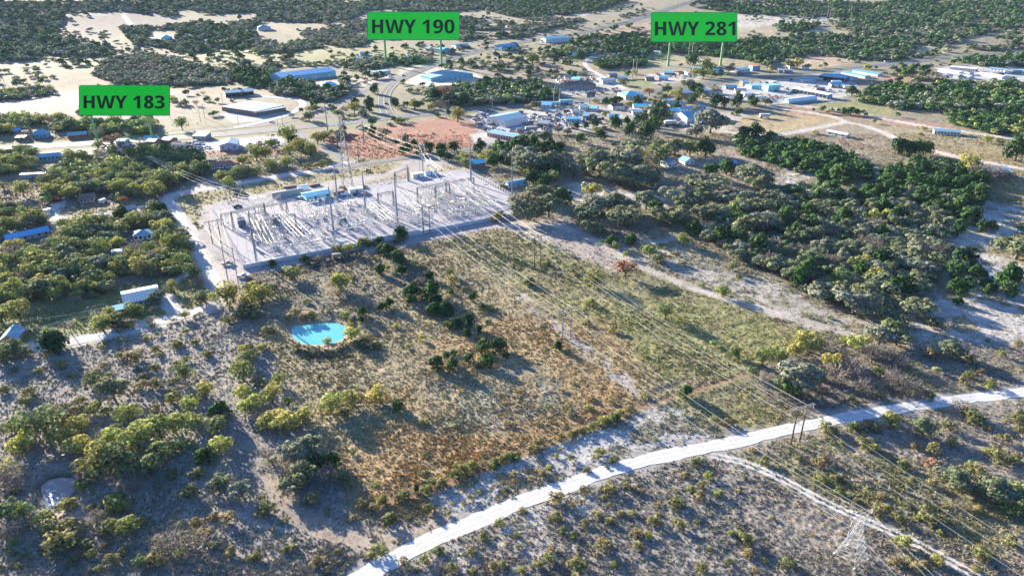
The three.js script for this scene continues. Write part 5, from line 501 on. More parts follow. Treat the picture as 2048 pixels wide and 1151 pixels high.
// perimeter
{ const o = yThing('perimeter_wall', YU / 2, 0, 'pale panelled retaining wall along the front of the substation', 'wall'); const n = 40; for (let i = 0; i < n; i++) { const w = YU / n, x = -YU / 2 + (i + 0.5) * w, t = i / n, h = t > 0.36 && t < 0.53 ? 3.0 : 2.1; mesh('panel', boxU(w - 0.06, h, 0.2, x, -0.3, 0), wallM.pale, o); mesh('post', boxU(0.25, h + 0.15, 0.3, x - w / 2, -0.3, 0.06), concrete, o); } }
function fence(name, label, uv0, uv1, n, post, h, r) { const [x0, z0] = yard(...uv0), [x1, z1] = yard(...uv1), L = Math.hypot(x1 - x0, z1 - z0); const o = thing(name, [(x0 + x1) / 2, 0.1, (z0 + z1) / 2], label, 'fence', null, -Math.atan2(z1 - z0, x1 - x0)); for (let i = 0; i <= n; i++) mesh('post', r > 0.1 ? boxU(r * 2, h, r * 2, -L / 2 + L * i / n, 0, 0) : cyl(r, r, h, -L / 2 + L * i / n, 0, 0, 5), post, o); for (const y of [0.25, h * 0.55, h - 0.15]) mesh('rail', box(L, 0.07, 0.07, 0, y, 0), galv, o); for (let i = 0; i < n; i++) { const gs = [], w = L / n; for (let k = 0; k < 4; k++) gs.push(box(0.03, h - 0.3, 0.03, -L / 2 + w * (i + (k + 0.5) / 4), h / 2, 0)); mesh('mesh_panel', merge(gs), galv, o); } return o; }
fence('right_fence', 'light post fence along the right side of the substation', [YU, 0], [YU, YV - 4], 30, concrete, 2.4, 0.22);
fence('left_fence', 'thin steel fence along the left side of the substation', [0, 0], [0, YV], 26, galv, 2.3, 0.06);
fence('back_fence', 'thin steel fence along the back of the substation', [0, YV], [YU, YV - 4], 42, galv, 2.3, 0.06);
fence('front_fence', 'thin steel fence above the front retaining wall of the substation', [0, 1.2], [YU, 1.2], 42, galv, 3.4, 0.06);
// tall tapered masts
[[513, 524, 423, 'front left by the retaining wall'], [667, 462, 375, 'in the middle of the yard'], [675, 400, 333, 'beside the white control house'], [731, 420, 342, 'right of the lattice tower'], [795, 444, 347, 'between the two equipment blocks'], [942, 366, 287, 'at the back right corner'], [1024, 413, 317, 'at the right front by the oak'], [816, 362, 330, 'at the back beside the white boxes']].forEach(([x, y, t, w]) => { const p = at(x, y), h = heightTo(p, t); const o = thing('steel_mast', [p.x, 0.16, p.z], 'tall tapered steel mast ' + w + ' of the substation', 'mast', 'steel masts of the substation'); if (w.startsWith('in the middle')) o.userData.label = 'tall tapered steel mast in the middle of the substation yard'; mesh('footing', cyl(0.9, 0.8, 0.4, 0, 0, 0, 10), concrete, o); mesh('shaft', cyl(0.6, 0.24, h, 0, 0.4, 0, 10), mastM, o); mesh('lightning_rod', cyl(0.05, 0.03, 2.2, 0, h + 0.4, 0, 5), steel, o); });
// portal gantries
function gantry(px0, px1, topY, label, arms = 3) { const A = toYard(...px0), B = toYard(...px1), L = Math.hypot(B[0] - A[0], B[1] - A[1]), ang = Math.atan2(B[1] - A[1], B[0] - A[0]); const h = heightTo(at(...px0), topY); const o = yThing('bus_gantry', (A[0] + B[0]) / 2, (A[1] + B[1]) / 2, label, 'gantry', 'steel gantries of the substation', ang); const n = Math.max(1, Math.round(L / 16));
  for (let i = 0; i <= n; i++) { const x = -L / 2 + L * i / n; mesh('column', merge([bar([x - 0.5, 0, 0.5], [x - 0.2, h, 0.2], 0.12, 4), bar([x + 0.5, 0, 0.5], [x + 0.2, h, 0.2], 0.12, 4), bar([x - 0.5, 0, -0.5], [x - 0.2, h, -0.2], 0.12, 4), bar([x + 0.5, 0, -0.5], [x + 0.2, h, -0.2], 0.12, 4), ...[0, 1, 2, 3, 4].flatMap(k => [bar([x - 0.5, h * k / 5, 0.5], [x + 0.4, h * (k + 1) / 5, 0.4], 0.06, 3), bar([x + 0.5, h * k / 5, -0.5], [x - 0.4, h * (k + 1) / 5, -0.4], 0.06, 3)])]), greySteel, o); mesh('lightning_rod', cyl(0.07, 0.03, 3.2, x, h, 0, 4), greySteel, o); }
  mesh('beam', merge([box(L, 0.18, 0.18, 0, h, 0.4), box(L, 0.18, 0.18, 0, h, -0.4), box(L, 0.18, 0.18, 0, h - 0.9, 0), ...Array.from({ length: Math.round(L / 1.6) }, (_, k) => bar([-L / 2 + k * 1.6, h, 0.4], [-L / 2 + k * 1.6 + 0.8, h - 0.9, 0], 0.06, 3))]), greySteel, o);
  for (let i = 0; i < n; i++) for (let k = 0; k < arms; k++) mesh('insulator_string', insul(-L / 2 + L * (i + (k + 0.7) / (arms + 0.4)) / n, h - 2.3, 0, 1.5, 0.22), porcelain, o); return o; }
const greySteel = std([0.24, 0.235, 0.23], 0.6, 0.3);
gantry([468, 462], [533, 444], 424, 'front left steel gantry over the left equipment block'); gantry([533, 444], [564, 420], 412, 'steel gantry joining back from the front left gantry'); gantry([527, 484], [595, 471], 440, 'steel gantry across the middle of the left equipment block'); gantry([445, 450], [575, 425], 428, 'long low steel gantry at the back of the left equipment block');
gantry([836, 408], [948, 386], 376, 'long steel gantry along the back of the right equipment block'); gantry([872, 410], [900, 404], 374, 'tall double steel gantry in the right equipment block'); gantry([758, 420], [788, 414], 388, 'small steel gantry left of the right equipment block'); gantry([792, 372], [818, 362], 345, 'steel gantry at the rear fence of the substation');
// low bus racks: three pipes on bents
function busRack(pA, pB, label, h = 3.4, pipes = 3, gap = 1.9) { const A = toYard(...pA), B = toYard(...pB), L = Math.hypot(B[0] - A[0], B[1] - A[1]), ang = Math.atan2(B[1] - A[1], B[0] - A[0]); const o = yThing('bus_rack', (A[0] + B[0]) / 2, (A[1] + B[1]) / 2, label, 'bus rack', 'low bus racks of the substation', ang); const n = Math.max(2, Math.round(L / 5.5)), W2 = (pipes - 1) * gap / 2;
  for (let i = 0; i <= n; i++) { const x = -L / 2 + L * i / n; mesh('bent', merge([boxU(0.15, h - 0.2, 0.15, x, 0, -W2), boxU(0.15, h - 0.2, 0.15, x, 0, W2), box(0.17, 0.15, W2 * 2 + 0.8, x, h - 0.1, 0)]), alu, o); for (let k = 0; k < pipes; k++) mesh('insulator', insul(x, h, -W2 + k * gap, 1.1, 0.15), porcelain, o); }
  for (let k = 0; k < pipes; k++) { const z = -W2 + k * gap, y = h + 1.2; mesh('pipe', merge([bar([-L / 2 - 0.6, y, z], [L / 2 + 0.6, y, z], 0.085, 6), bar([L / 2 + 0.6, y, z], [L / 2 + 1.0, y - 1.6, z], 0.08, 6), bar([-L / 2 - 0.6, y, z], [-L / 2 - 1.0, y - 1.6, z], 0.08, 6)]), alu, o); } return o; }
[[503, 438, 534, 498, 'leftmost'], [519, 452, 545, 503, 'second from the left'], [558, 445, 600, 490, 'third from the left'], [570, 440, 618, 488, 'fourth from the left'], [740, 425, 775, 455, 'left of the mast between the blocks'], [752, 420, 790, 452, 'just behind the mast between the blocks'], [805, 420, 842, 444, 'first right of the mast between the blocks'], [846, 408, 900, 434, 'at the left of the right block'], [862, 404, 915, 428, 'second in the right block'], [884, 400, 940, 426, 'third in the right block'], [905, 396, 962, 420, 'fourth in the right block'], [928, 390, 985, 416, 'rightmost']].forEach(([a, b, c, d, w]) => busRack([a, b], [c, d], 'low white pipe bus rack, ' + w + ' of the substation'));
busRack([455, 448], [520, 434], 'cross bus rack behind the left equipment block', 4.5); busRack([525, 432], [590, 418], 'cross bus rack nearest the dark screen wall', 4.5); busRack([850, 396], [940, 378], 'cross bus rack along the back of the right block', 5); busRack([640, 440], [700, 426], 'cross bus rack in the middle of the yard', 4);
// circuit breakers, switch stands, transformers
function breaker(u, v, label, turn = 0) { const o = yThing('circuit_breaker', u, v, label, 'circuit breaker', 'circuit breakers of the substation', turn); mesh('frame', merge([boxU(0.15, 1.6, 0.15, -1.3, 0, 0.5), boxU(0.15, 1.6, 0.15, 1.3, 0, 0.5), boxU(0.15, 1.6, 0.15, -1.3, 0, -0.5), boxU(0.15, 1.6, 0.15, 1.3, 0, -0.5), box(3, 0.2, 1.3, 0, 1.6, 0)]), galv, o); mesh('cabinet', boxU(1.0, 1.5, 0.8, 1.9, 0.25, 0), galv, o); for (const x of [-1.1, 0, 1.1]) { mesh('tank', merge([bar([x, 2.1, -0.9], [x, 2.1, 0.9], 0.34, 8)]), alu, o); for (const s of [-1, 1]) mesh('bushing', bar([x, 2.2, s * 0.6], [x + 0.05, 4.0, s * 1.25], 0.16, 6, 0.09), porcelain, o); } return o; }
function switchStand(u, v, label, turn = 0) { const o = yThing('switch_stand', u, v, label, 'switch stand', 'switch stands of the substation', turn); mesh('frame', merge([boxU(0.25, 4.2, 0.25, -2, 0, 0), boxU(0.25, 4.2, 0.25, 2, 0, 0), box(5.4, 0.25, 0.25, 0, 4.2, -0.5), box(5.4, 0.25, 0.25, 0, 4.2, 0.5), box(0.2, 0.2, 1.2, -2, 4.1, 0), box(0.2, 0.2, 1.2, 2, 4.1, 0)]), galv, o); for (const x of [-2.3, 0, 2.3]) { for (const s of [-0.5, 0.5]) mesh('insulator', insul(x, 4.32, s, 1.2, 0.2), porcelain, o); mesh('blade', bar([x, 5.55, -0.6], [x, 5.7, 0.7], 0.09, 5), alu, o); } return o; }
function transformer(u, v, label, turn = 0) { const o = yThing('transformer', u, v, label, 'transformer', 'transformers of the substation', turn); mesh('tank', merge([boxU(4.2, 3.0, 2.6, 0, 0.3, 0), boxU(4.6, 0.3, 3.0, 0, 0, 0)]), tankM, o); for (const s of [-1, 1]) for (let k = 0; k < 6; k++) mesh('radiator_fin', boxU(0.35, 2.3, 0.8, -1.7 + k * 0.68, 0.6, s * 1.75), tankM, o); mesh('conservator', bar([-1.9, 4.2, -0.7], [1.9, 4.2, -0.7], 0.42, 10), tankM, o); for (const x of [-1.2, 0, 1.2]) mesh('bushing', bar([x, 3.3, 0.3], [x, 5.4, 0.6], 0.2, 7, 0.1), porcelain, o); return o; }
transformer(...toYard(553, 446), 'dark blue transformer in the middle of the left block'); transformer(...toYard(484, 452), 'dark transformer at the left edge of the left block'); transformer(...toYard(684, 448), 'lone transformer casting a long shadow in mid yard', 0.5);
{ const rows = [['left block', [[498, 455], [505, 478], [548, 462], [562, 478], [540, 450], [520, 425], [580, 455]]], ['middle of the yard', [[622, 440], [636, 434], [652, 428], [668, 424], [690, 415], [705, 408]]], ['right block', [[835, 425], [860, 418], [880, 414], [905, 410], [925, 404], [890, 390], [930, 392]]]]; for (const [w, l] of rows) l.forEach((p, i) => breaker(...toYard(...p), 'grey three-tank circuit breaker in the ' + w + ', ' + ['first', 'second', 'third', 'fourth', 'fifth', 'sixth', 'seventh'][i] + ' of its row')); }
{ const rows = [['front of the left block', [[545, 505], [560, 500], [575, 512], [590, 497]]], ['middle yard', [[620, 452], [640, 446], [655, 468], [690, 465], [705, 470], [722, 462], [740, 470], [630, 418], [612, 425], [648, 412]]], ['front of the right block', [[815, 450], [835, 446], [860, 440], [880, 436], [905, 438], [930, 432], [950, 428], [965, 424], [985, 420]]], ['back of the right block', [[842, 385], [858, 382], [880, 378], [905, 374], [920, 372], [870, 392]]]]; const ord = ['first', 'second', 'third', 'fourth', 'fifth', 'sixth', 'seventh', 'eighth', 'ninth', 'tenth']; for (const [w, l] of rows) l.forEach((p, i) => switchStand(...toYard(...p), 'steel switch stand at the ' + w + ', ' + ord[i] + ' of its row', (i % 3 === 0) ? Math.PI / 2 : 0)); }
const ordN = ['first', 'second', 'third', 'fourth', 'fifth', 'sixth', 'seventh', 'eighth', 'ninth', 'tenth'];
{ const r = rng(3131); for (const [w, u0, u1, v0, v1] of [['left block', 10, 62, 14, 62], ['right block', 96, 148, 14, 66], ['middle block', 64, 94, 20, 60]]) for (let v = v0, row = 0; v <= v1; v += 8, row++) for (let u = u0, n = 0; u <= u1; u += 6.4) { if (r() < 0.42) continue; (r() < 0.7 ? switchStand : breaker)(u + (r() - .5), v + (r() - .5), 'equipment frame in the ' + w + ', ' + ordN[n++] + ' from the left in the ' + ordN[row] + ' row', Math.PI / 2).userData.group = 'equipment frames of the ' + w; } }
ww('control_house', [613, 404], [662, 395], 9, 3.2, 'white control house with cyan roof inside the substation', { roof: 'gable', rise: 1.0, wall: 'cyan', top: 'cyan', windows: 2, doors: 2, cat: 'control house' });
[[545, 397, 608, 386], [668, 393, 690, 389], [700, 388, 728, 384]].forEach(([a, b, c, d], i) => { if (i === 0) { const o = ww('screen_wall', [a, b], [c, d], 0.6, 3.2, 'dark grey screen wall at the back of the substation yard', { roof: 'flat', wall: 'grey', top: 'grey', windows: 0, doors: 0, cat: 'wall' }); } else ww('storage_container', [a, b], [c, d], 5, 2.6, i === 1 ? 'brown storage container at the foot of the lattice tower' : 'pale storage container right of the lattice tower foot', { roof: 'flat', wall: i === 1 ? 'brick' : 'white', top: i === 1 ? 'brown' : 'white', windows: 0, doors: 1, cat: 'container' }); });
[[826, 357, 848, 354], [852, 352, 874, 349]].forEach(([a, b, c, d], i) => ww('equipment_box', [a, b], [c, d], 4, 2.8, (i ? 'right' : 'left') + ' of the two white equipment boxes at the back of the yard', { roof: i ? 'barrel' : 'flat', wall: 'white', top: 'white', windows: 0, doors: 1, cat: 'equipment box' }));
ww('tank_shed', [598, 382], [617, 379], 4, 3.0, 'white rounded tank shed behind the control house', { roof: 'barrel', wall: 'white', top: 'white', windows: 0, doors: 0, cat: 'shed' });
[[568, 377, 596, 373], [620, 374, 640, 370]].forEach(([a, b, c, d], i) => ww('pipe_stack', [a, b], [c, d], 2.2, 1.0, (i ? 'right' : 'left') + ' dark timber stack behind the substation fence', { roof: 'flat', wall: 'dark', top: 'brown', windows: 0, doors: 0, cat: 'stack' }));
// kerb strips across the yard
[[[600, 487], [700, 468]], [[700, 400], [690, 462]], [[734, 399], [792, 446]]].forEach(([a, b], i) => { const A = toYard(...a), B = toYard(...b); const L = Math.hypot(B[0] - A[0], B[1] - A[1]); const o = yThing('cable_trench', (A[0] + B[0]) / 2, (A[1] + B[1]) / 2, ['white cable trench cover across the middle of the yard', 'white cable trench cover running back beside the middle mast', 'long white cable trench cover left of the right block'][i], 'cable trench', 'cable trenches of the yard', Math.atan2(B[1] - A[1], B[0] - A[0])); const n = Math.round(L / 2.4); for (let k = 0; k < n; k++) mesh('cover_slab', boxU(L / n - 0.05, 0.22, 1.3, -L / 2 + L * (k + 0.5) / n, 0, 0), concrete, o); });
// small houses and sheds of the town, lot by lot
{ const r = rng(2718), tops = ['pale', 'white', 'blue', 'grey', 'brown', 'cyan', 'rust'], tw = ['pale blue', 'white', 'bright blue', 'grey', 'brown', 'turquoise', 'rusty'], walls = ['white', 'tan', 'pale', 'grey', 'brick']; for (const [pts, n, where] of [[[[1060, 215], [1130, 208], [1200, 225], [1190, 245], [1080, 255]], 7, 'in the cluttered vehicle yard'], [[[1190, 215], [1350, 205], [1360, 232], [1220, 245]], 9, 'right of the vehicle yard'], [[[1290, 148], [1400, 140], [1400, 160], [1300, 166]], 6, 'under the rightmost green sign'], [[[1400, 178], [1500, 168], [1520, 200], [1420, 205]], 7, 'at the left end of the equipment yard'], [[[1540, 138], [1640, 128], [1650, 140], [1560, 150]], 4, 'across from the equipment yard'], [[[1130, 100], [1330, 98], [1330, 112], [1140, 116]], 8, 'on the far knoll'], [[[1600, 160], [1720, 165], [1720, 190], [1620, 185]], 6, 'inside the equipment yard'], [[[1100, 150], [1250, 150], [1250, 165], [1110, 168]], 6, 'behind the brown office'], [[[200, 284], [420, 276], [420, 296], [220, 302]], 6, 'on the white gravel lots by the highway'], [[[680, 112], [860, 100], [990, 92], [980, 102], [860, 116], [700, 126]], 6, 'beside the far curving highway'], [[[1890, 138], [2040, 142], [2040, 158], [1900, 156]], 5, 'between the far right storage rows'], [[[0, 270], [60, 268], [60, 290], [0, 292]], 3, 'at the far left by the highway']]) { const xs = []; let t = 0; const bx0 = Math.min(...pts.map(p => p[0])), bx1 = Math.max(...pts.map(p => p[0])), by0 = Math.min(...pts.map(p => p[1])), by1 = Math.max(...pts.map(p => p[1])); while (xs.length < n && t++ < 800) { const x = lerp(bx0, bx1, r()), y = lerp(by0, by1, r()); if (sdPoly(pts, x, y) > 0 || xs.some(q => Math.hypot((q[0] - x), (q[1] - y) * 2.5) < 16)) continue; xs.push([x, y]); } xs.sort((a, b) => a[0] - b[0]).forEach(([x, y], i) => { const m = 1 / mpp(x, y), w = (5 + r() * 9) * m, k = Math.floor(r() * 7); ww('small_building', [x - w / 2, y + (r() - .5) * 2.4], [x + w / 2, y + (r() - .5) * 2.4], 5 + r() * 6, 2.6 + r() * 1.2, tw[k] + ' roofed shed ' + where + ', ' + ordN[i] + ' from the left', { roof: r() < 0.7 ? 'gable' : 'shed', rise: 0.7 + r(), wall: walls[Math.floor(r() * 5)], top: tops[k], windows: 2, doors: 1, cat: 'shed', group: 'small buildings ' + where }); }); } }
// ---------------------------------------------------------------- towers, poles and lines
function latticeTower(name, p, h, baseW, topW, label, { arms = [], memb = 0.11, turn = 0, antennas = [], panels = 7, mat = galv } = {}) { const o = thing(name, [p.x, p.y, p.z], label, 'tower', null, turn); const w = y => { const t = y / h; return lerp(baseW, topW, Math.min(1, t * 1.25)) / 2; }; const c = [[1, 1], [-1, 1], [-1, -1], [1, -1]];
  for (const [a, b] of c) { const gs = []; for (let k = 0; k < panels; k++) { const y0 = h * k / panels, y1 = h * (k + 1) / panels; gs.push(bar([a * w(y0), y0, b * w(y0)], [a * w(y1), y1, b * w(y1)], memb, 4)); } mesh('leg', merge(gs), mat, o); mesh('footing', cyl(memb * 4, memb * 3.4, 0.5, a * baseW / 2, -0.15, b * baseW / 2, 8), concrete, o); }
  for (let k = 0; k < panels; k++) { const y0 = h * k / panels, y1 = h * (k + 1) / panels, gs = []; for (let i = 0; i < 4; i++) { const [a, b] = c[i], [d, e] = c[(i + 1) % 4]; gs.push(bar([a * w(y0), y0, b * w(y0)], [d * w(y1), y1, e * w(y1)], memb * 0.6, 3), bar([d * w(y0), y0, e * w(y0)], [a * w(y1), y1, b * w(y1)], memb * 0.6, 3), bar([a * w(y1), y1, b * w(y1)], [d * w(y1), y1, e * w(y1)], memb * 0.6, 3)); } mesh('bracing', merge(gs), mat, o); }
  for (const [y, len, up = 0] of arms) for (const s of [-1, 1]) { const x0 = w(y), x1 = s * len; const arm = mesh('cross_arm', merge([bar([s * x0, y, w(y)], [x1, y + 0.3, 0], memb * 0.8, 4), bar([s * x0, y, -w(y)], [x1, y + 0.3, 0], memb * 0.8, 4), bar([s * x0, y + 1.5, 0], [x1, y + 0.35, 0], memb * 0.7, 4), ...[0.3, 0.6].map(t => bar([lerp(s * x0, x1, t), lerp(y, y + 0.3, t), lerp(w(y), 0, t)], [lerp(s * x0, x1, t), lerp(y + 1.5, y + 0.35, t), 0], memb * 0.5, 3))]), mat, o); mesh('insulator_string', insul(x1, y - 1.3, 0, 1.5, 0.16), porcelain, arm); }
  for (const [y, n, R] of antennas) { mesh('antenna_ring', merge([...Array.from({ length: 3 }, (_, k) => { const a = k * 2.094, b = a + 2.094; return bar([Math.cos(a) * R, y, Math.sin(a) * R], [Math.cos(b) * R, y, Math.sin(b) * R], 0.09, 4); })]), mat, o); for (let k = 0; k < n; k++) { const a = k / n * 6.283; mesh('antenna_panel', boxU(0.45, 2.2, 0.25, Math.cos(a) * R, y - 0.6, Math.sin(a) * R, -a), wallM.white, o); } }
  return o; }
const TW = at(1703, 1113); latticeTower('transmission_tower', TW, heightTo(TW, 1037), 5.6, 1.1, 'white steel lattice tower beside the two-track trail at lower right', { arms: [[10.4, 4.3], [13.2, 4.1]], memb: 0.07, turn: 0.55, panels: 7, mat: std([0.56, 0.56, 0.56], 0.55, 0.25) });
const CT = at(696, 380); latticeTower('radio_tower', CT, heightTo(CT, 232), 6.4, 1.8, 'tall grey lattice radio tower with antennas behind the control house', { memb: 0.15, panels: 13, mat: std([0.21, 0.21, 0.215], 0.6, 0.3), antennas: [[heightTo(CT, 290), 9, 2.6], [heightTo(CT, 248), 7, 2.0]], turn: 0.4 });
function pole(name, px, py, topY, label, { mat = woodPole, r = 0.2, arm = 2.4, turn = 0, group, kits = 1 } = {}) { const p = at(px, py), h = heightTo(p, topY), o = thing(name, [p.x, p.y, p.z], label, 'utility pole', group, turn); mesh('shaft', cyl(r, r * 0.65, h + 0.3, 0, -0.3, 0, 7), mat, o); for (let k = 0; k < kits; k++) { const a = mesh('cross_arm', box(arm, 0.16, 0.14, 0, h - 0.7 - k * 1.4, 0.16), mat, o); for (const s of [-0.45, 0.45]) mesh('insulator', insul(s * arm, h - 0.62 - k * 1.4, 0.16, 0.35, 0.09), porcelain, a); } return { p, h, o }; }
function hframe(pa, pb, topY, label, { arm = 11, mat = woodPole, armM = greyWood, armY = [0.97], brace = true, r = 0.26, group } = {}) { const A = at(...pa), B = at(...pb), cx = (A.x + B.x) / 2, cz = (A.z + B.z) / 2, w = Math.max(3.5, Math.hypot(B.x - A.x, B.z - A.z)), h = heightTo({ x: cx, y: A.y, z: cz }, topY), turn = -Math.atan2(B.z - A.z, B.x - A.x); const o = thing('h_frame_pole', [cx, Math.min(A.y, B.y), cz], label, 'utility pole', group, turn); for (const s of [-1, 1]) mesh('pole', cyl(r, r * 0.62, h + 0.4, s * w / 2, -0.4, 0, 8), mat, o); const pts = []; for (const f of armY) { const a = mesh('cross_arm', merge([box(arm, 0.24, 0.16, 0, h * f, 0.3), box(arm, 0.24, 0.16, 0, h * f, -0.3)]), armM, o); for (const s of [-0.48, 0, 0.48]) { mesh('insulator_string', insul(s * arm, h * f - 1.5, 0, 1.4, 0.14), porcelain, a); } }
  if (brace) mesh('brace', merge([bar([-w / 2, h * 0.58, 0.26], [w / 2, h * 0.86, 0.26], 0.09, 4), bar([w / 2, h * 0.58, -0.26], [-w / 2, h * 0.86, -0.26], 0.09, 4)]), armM, o);
  const c = Math.cos(turn), s = Math.sin(turn), y = h * armY[0] - 1.55 + o.position.y; return { ends: [-0.48, 0, 0.48].map(k => new THREE.Vector3(cx + c * k * arm, y, cz - s * k * arm)), tops: [-1, 1].map(k => new THREE.Vector3(cx + c * k * w / 2, h + o.position.y, cz - s * k * w / 2)) }; }
const hA = hframe([847, 467], [860, 465], 412, 'dark wooden H-frame pole at the front wall of the substation', { arm: 10 }), hB = hframe([1069, 537], [1081, 533], 472, 'dark wooden H-frame pole in the upper middle of the grass field', { arm: 9 }), hC = hframe([1126, 676], [1139, 673], 617, 'grey wooden H-frame pole in the centre of the grass field', { arm: 10, mat: greyWood }), hD = hframe([1583, 889], [1598, 884], 812, 'dark wooden H-frame pole beside the white road', { arm: 9.5 }), hE = hframe([425, 487], [442, 483], 440, 'dark wooden H-frame pole at the left fence of the substation', { arm: 9 }), hF = hframe([457, 568], [480, 585], 488, 'tall wooden H-frame pole beside the parked pickups', { arm: 9, mat: greyWood, armM: greyWood }), hG = hframe([465, 403], [472, 402], 377, 'wooden H-frame pole behind the left rear of the substation', { arm: 10 });
const farH = [[1107, 213, 1118, 212, 176], [1265, 158, 1272, 157, 117], [1377, 113, 1384, 112, 84], [1452, 92, 1458, 92, 66], [1547, 71, 1553, 71, 47], [1606, 44, 1611, 44, 26], [1655, 35, 1660, 35, 18], [1697, 28, 1702, 28, 10], [1733, 14, 1738, 14, -4], [806, 293, 813, 292, 258]].map(([a, b, c, d, t], i) => hframe([a, b], [c, d], t, i === 9 ? 'pale H-frame pole in the red field' : ['nearest', 'second', 'third', 'fourth', 'fifth', 'sixth', 'seventh', 'eighth', 'farthest'][i] + ' pale H-frame pole of the line marching away past the rightmost green sign', { arm: 8, mat: std([0.55, 0.48, 0.40], 0.8), r: 0.36, brace: false, group: 'pale H-frame poles of the far line' }));
function steelPole(px, py, topY, label, n = 3) { const p = at(px, py), h = heightTo(p, topY), o = thing('steel_line_pole', [p.x, p.y, p.z], label, 'utility pole', 'double-circuit steel poles', -0.9); mesh('shaft', cyl(0.55, 0.25, h, 0, 0, 0, 10), mastM, o); const ends = []; for (let k = 0; k < n; k++) for (const s of [-1, 1]) { const y = h - 1.5 - k * 3.4, a = mesh('cross_arm', bar([0, y - 0.5, 0], [s * 3.2, y, 0], 0.14, 5), steel, o); mesh('insulator_string', insul(s * 3.2, y - 1.6, 0, 1.5, 0.2), wallM.white, a); ends.push(new THREE.Vector3(p.x + Math.cos(-0.9) * s * 3.2, p.y + y - 1.6, p.z - Math.sin(-0.9) * s * 3.2)); } return ends; }
const sA = steelPole(846, 345, 284, 'double-circuit steel pole behind the white equipment boxes'), sB = steelPole(728, 285, 240, 'double-circuit steel pole in the red field beside the radio tower'), sC = steelPole(655, 262, 205, 'double-circuit steel pole beside the highway');
[[718, 325, 285], [664, 293, 274], [675, 293, 276]].forEach(([x, y, t], i) => pole('utility_pole', x, y, t, ['grey utility pole in the grass right of the radio tower', 'left of two pale poles by the bushes behind the tower', 'right of two pale poles by the bushes behind the tower'][i], { mat: greyWood, r: 0.28 }));
let wireNo = 0; function wire(a, b, sag, label, group, r = 0.045) { const n = 22, pts = []; for (let i = 0; i <= n; i++) { const t = i / n; pts.push(new THREE.Vector3(lerp(a.x, b.x, t), lerp(a.y, b.y, t) - sag * 4 * t * (1 - t), lerp(a.z, b.z, t))); } const g = new THREE.TubeGeometry(new THREE.CatmullRomCurve3(pts), 36, r, 4); const o = mesh('power_line', g, wireM, scene); tag(o, label, 'power line', group); return o; }
const side = ['left', 'middle', 'right'], v3 = (px, py, h) => { const p = at(px, py); return new THREE.Vector3(p.x, p.y + h, p.z); };
const offF = (E, d) => E.map(e => e.clone().add(d));
function span(A, B, sag, where) { const g = 'conductors ' + where; A.forEach((a, i) => wire(a, B[i], sag, side[i] + ' conductor ' + where, g)); }
span([v3(900, 404, 13), v3(915, 400, 13), v3(930, 396, 13)], hB.ends, 1.5, 'from the substation to the dark field H-frame'); span(hB.ends, hD.ends, 3.5, 'over the field to the H-frame by the white road'); { const d = hD.ends[1].clone().sub(hB.ends[1]); d.y = 0; span(hD.ends, offF(hD.ends, d.multiplyScalar(0.75)), 2.5, 'leaving over the white road to the lower right'); }
span([v3(800, 418, 11), v3(806, 416, 11), v3(812, 414, 11)], hA.ends, 0.6, 'inside the substation to the front wall H-frame'); span(hA.ends, hC.ends, 2.5, 'from the front wall H-frame to the central H-frame'); const tTop = [[-1, 12.0], [0, 14.4], [1, 12.0]].map(([s, y]) => new THREE.Vector3(TW.x + Math.cos(0.55) * s * 4.2, y, TW.z - Math.sin(0.55) * s * 4.2)); span(hC.ends, tTop, 3.5, 'from the central H-frame to the lattice tower'); span(tTop, offF(tTop, new THREE.Vector3(30, -3, 85)), 2, 'leaving the lattice tower to the bottom of the picture');
hB.tops.forEach((t, i) => { wire(t, hD.tops[i], 2.5, ['left', 'right'][i] + ' thin shield wire above the field line to the white road', 'shield wires', 0.028); });
span(hG.ends, hE.ends, 1.5, 'over the rear left corner of the substation'); span(hE.ends, hF.ends, 1.2, 'along the left fence of the substation'); span([v3(300, 345, 11), v3(304, 344, 11), v3(308, 343, 11)], hG.ends, 2, 'from the thicket to the left rear H-frame'); span(hG.ends, [v3(520, 430, 10), v3(528, 428, 10), v3(536, 426, 10)], 1, 'from the left rear H-frame into the left block');
{ const six = ['upper left', 'upper right', 'middle left', 'middle right', 'lower left', 'lower right']; const far6 = sC.map(v => v.clone().add(new THREE.Vector3(-150, 6, -190))), gan = [0, 1, 2, 3, 4, 5].map(k => v3(880 + k * 11, 400 - k * 2.2, 13)); [[sC, sB, 'from the highway pole to the red field pole'], [sB, sA, 'from the red field pole to the rear pole'], [sA, gan, 'from the rear pole into the right block']].forEach(([A, B, w]) => A.forEach((a, i) => wire(a, B[i], 1.8, six[i] + ' conductor ' + w, 'double-circuit conductors ' + w, 0.034))); }
for (let i = 0; i + 1 < 9; i++) farH[i].ends.forEach((e, k) => wire(e, farH[i + 1].ends[k], 3, side[k] + ' conductor of far span ' + ['one', 'two', 'three', 'four', 'five', 'six', 'seven', 'eight'][i] + ' past the rightmost green sign', 'conductors of the far line', 0.04));
const dp = [[143, 668, 640], [116, 690, 655], [372, 400, 372], [332, 355, 330], [340, 236, 210], [401, 244, 212], [409, 236, 208], [445, 205, 186], [477, 250, 222], [557, 262, 232], [565, 250, 230], [880, 235, 215], [893, 238, 214], [980, 275, 246], [985, 222, 190], [1180, 215, 190], [1457, 262, 240], [1540, 155, 130], [1967, 140, 118], [775, 262, 238], [840, 345, 318], [888, 340, 328], [455, 405, 380], [497, 404, 370], [380, 352, 330], [280, 380, 360], [276, 395, 378], [52, 165, 150], [8, 166, 152], [72, 308, 286]];
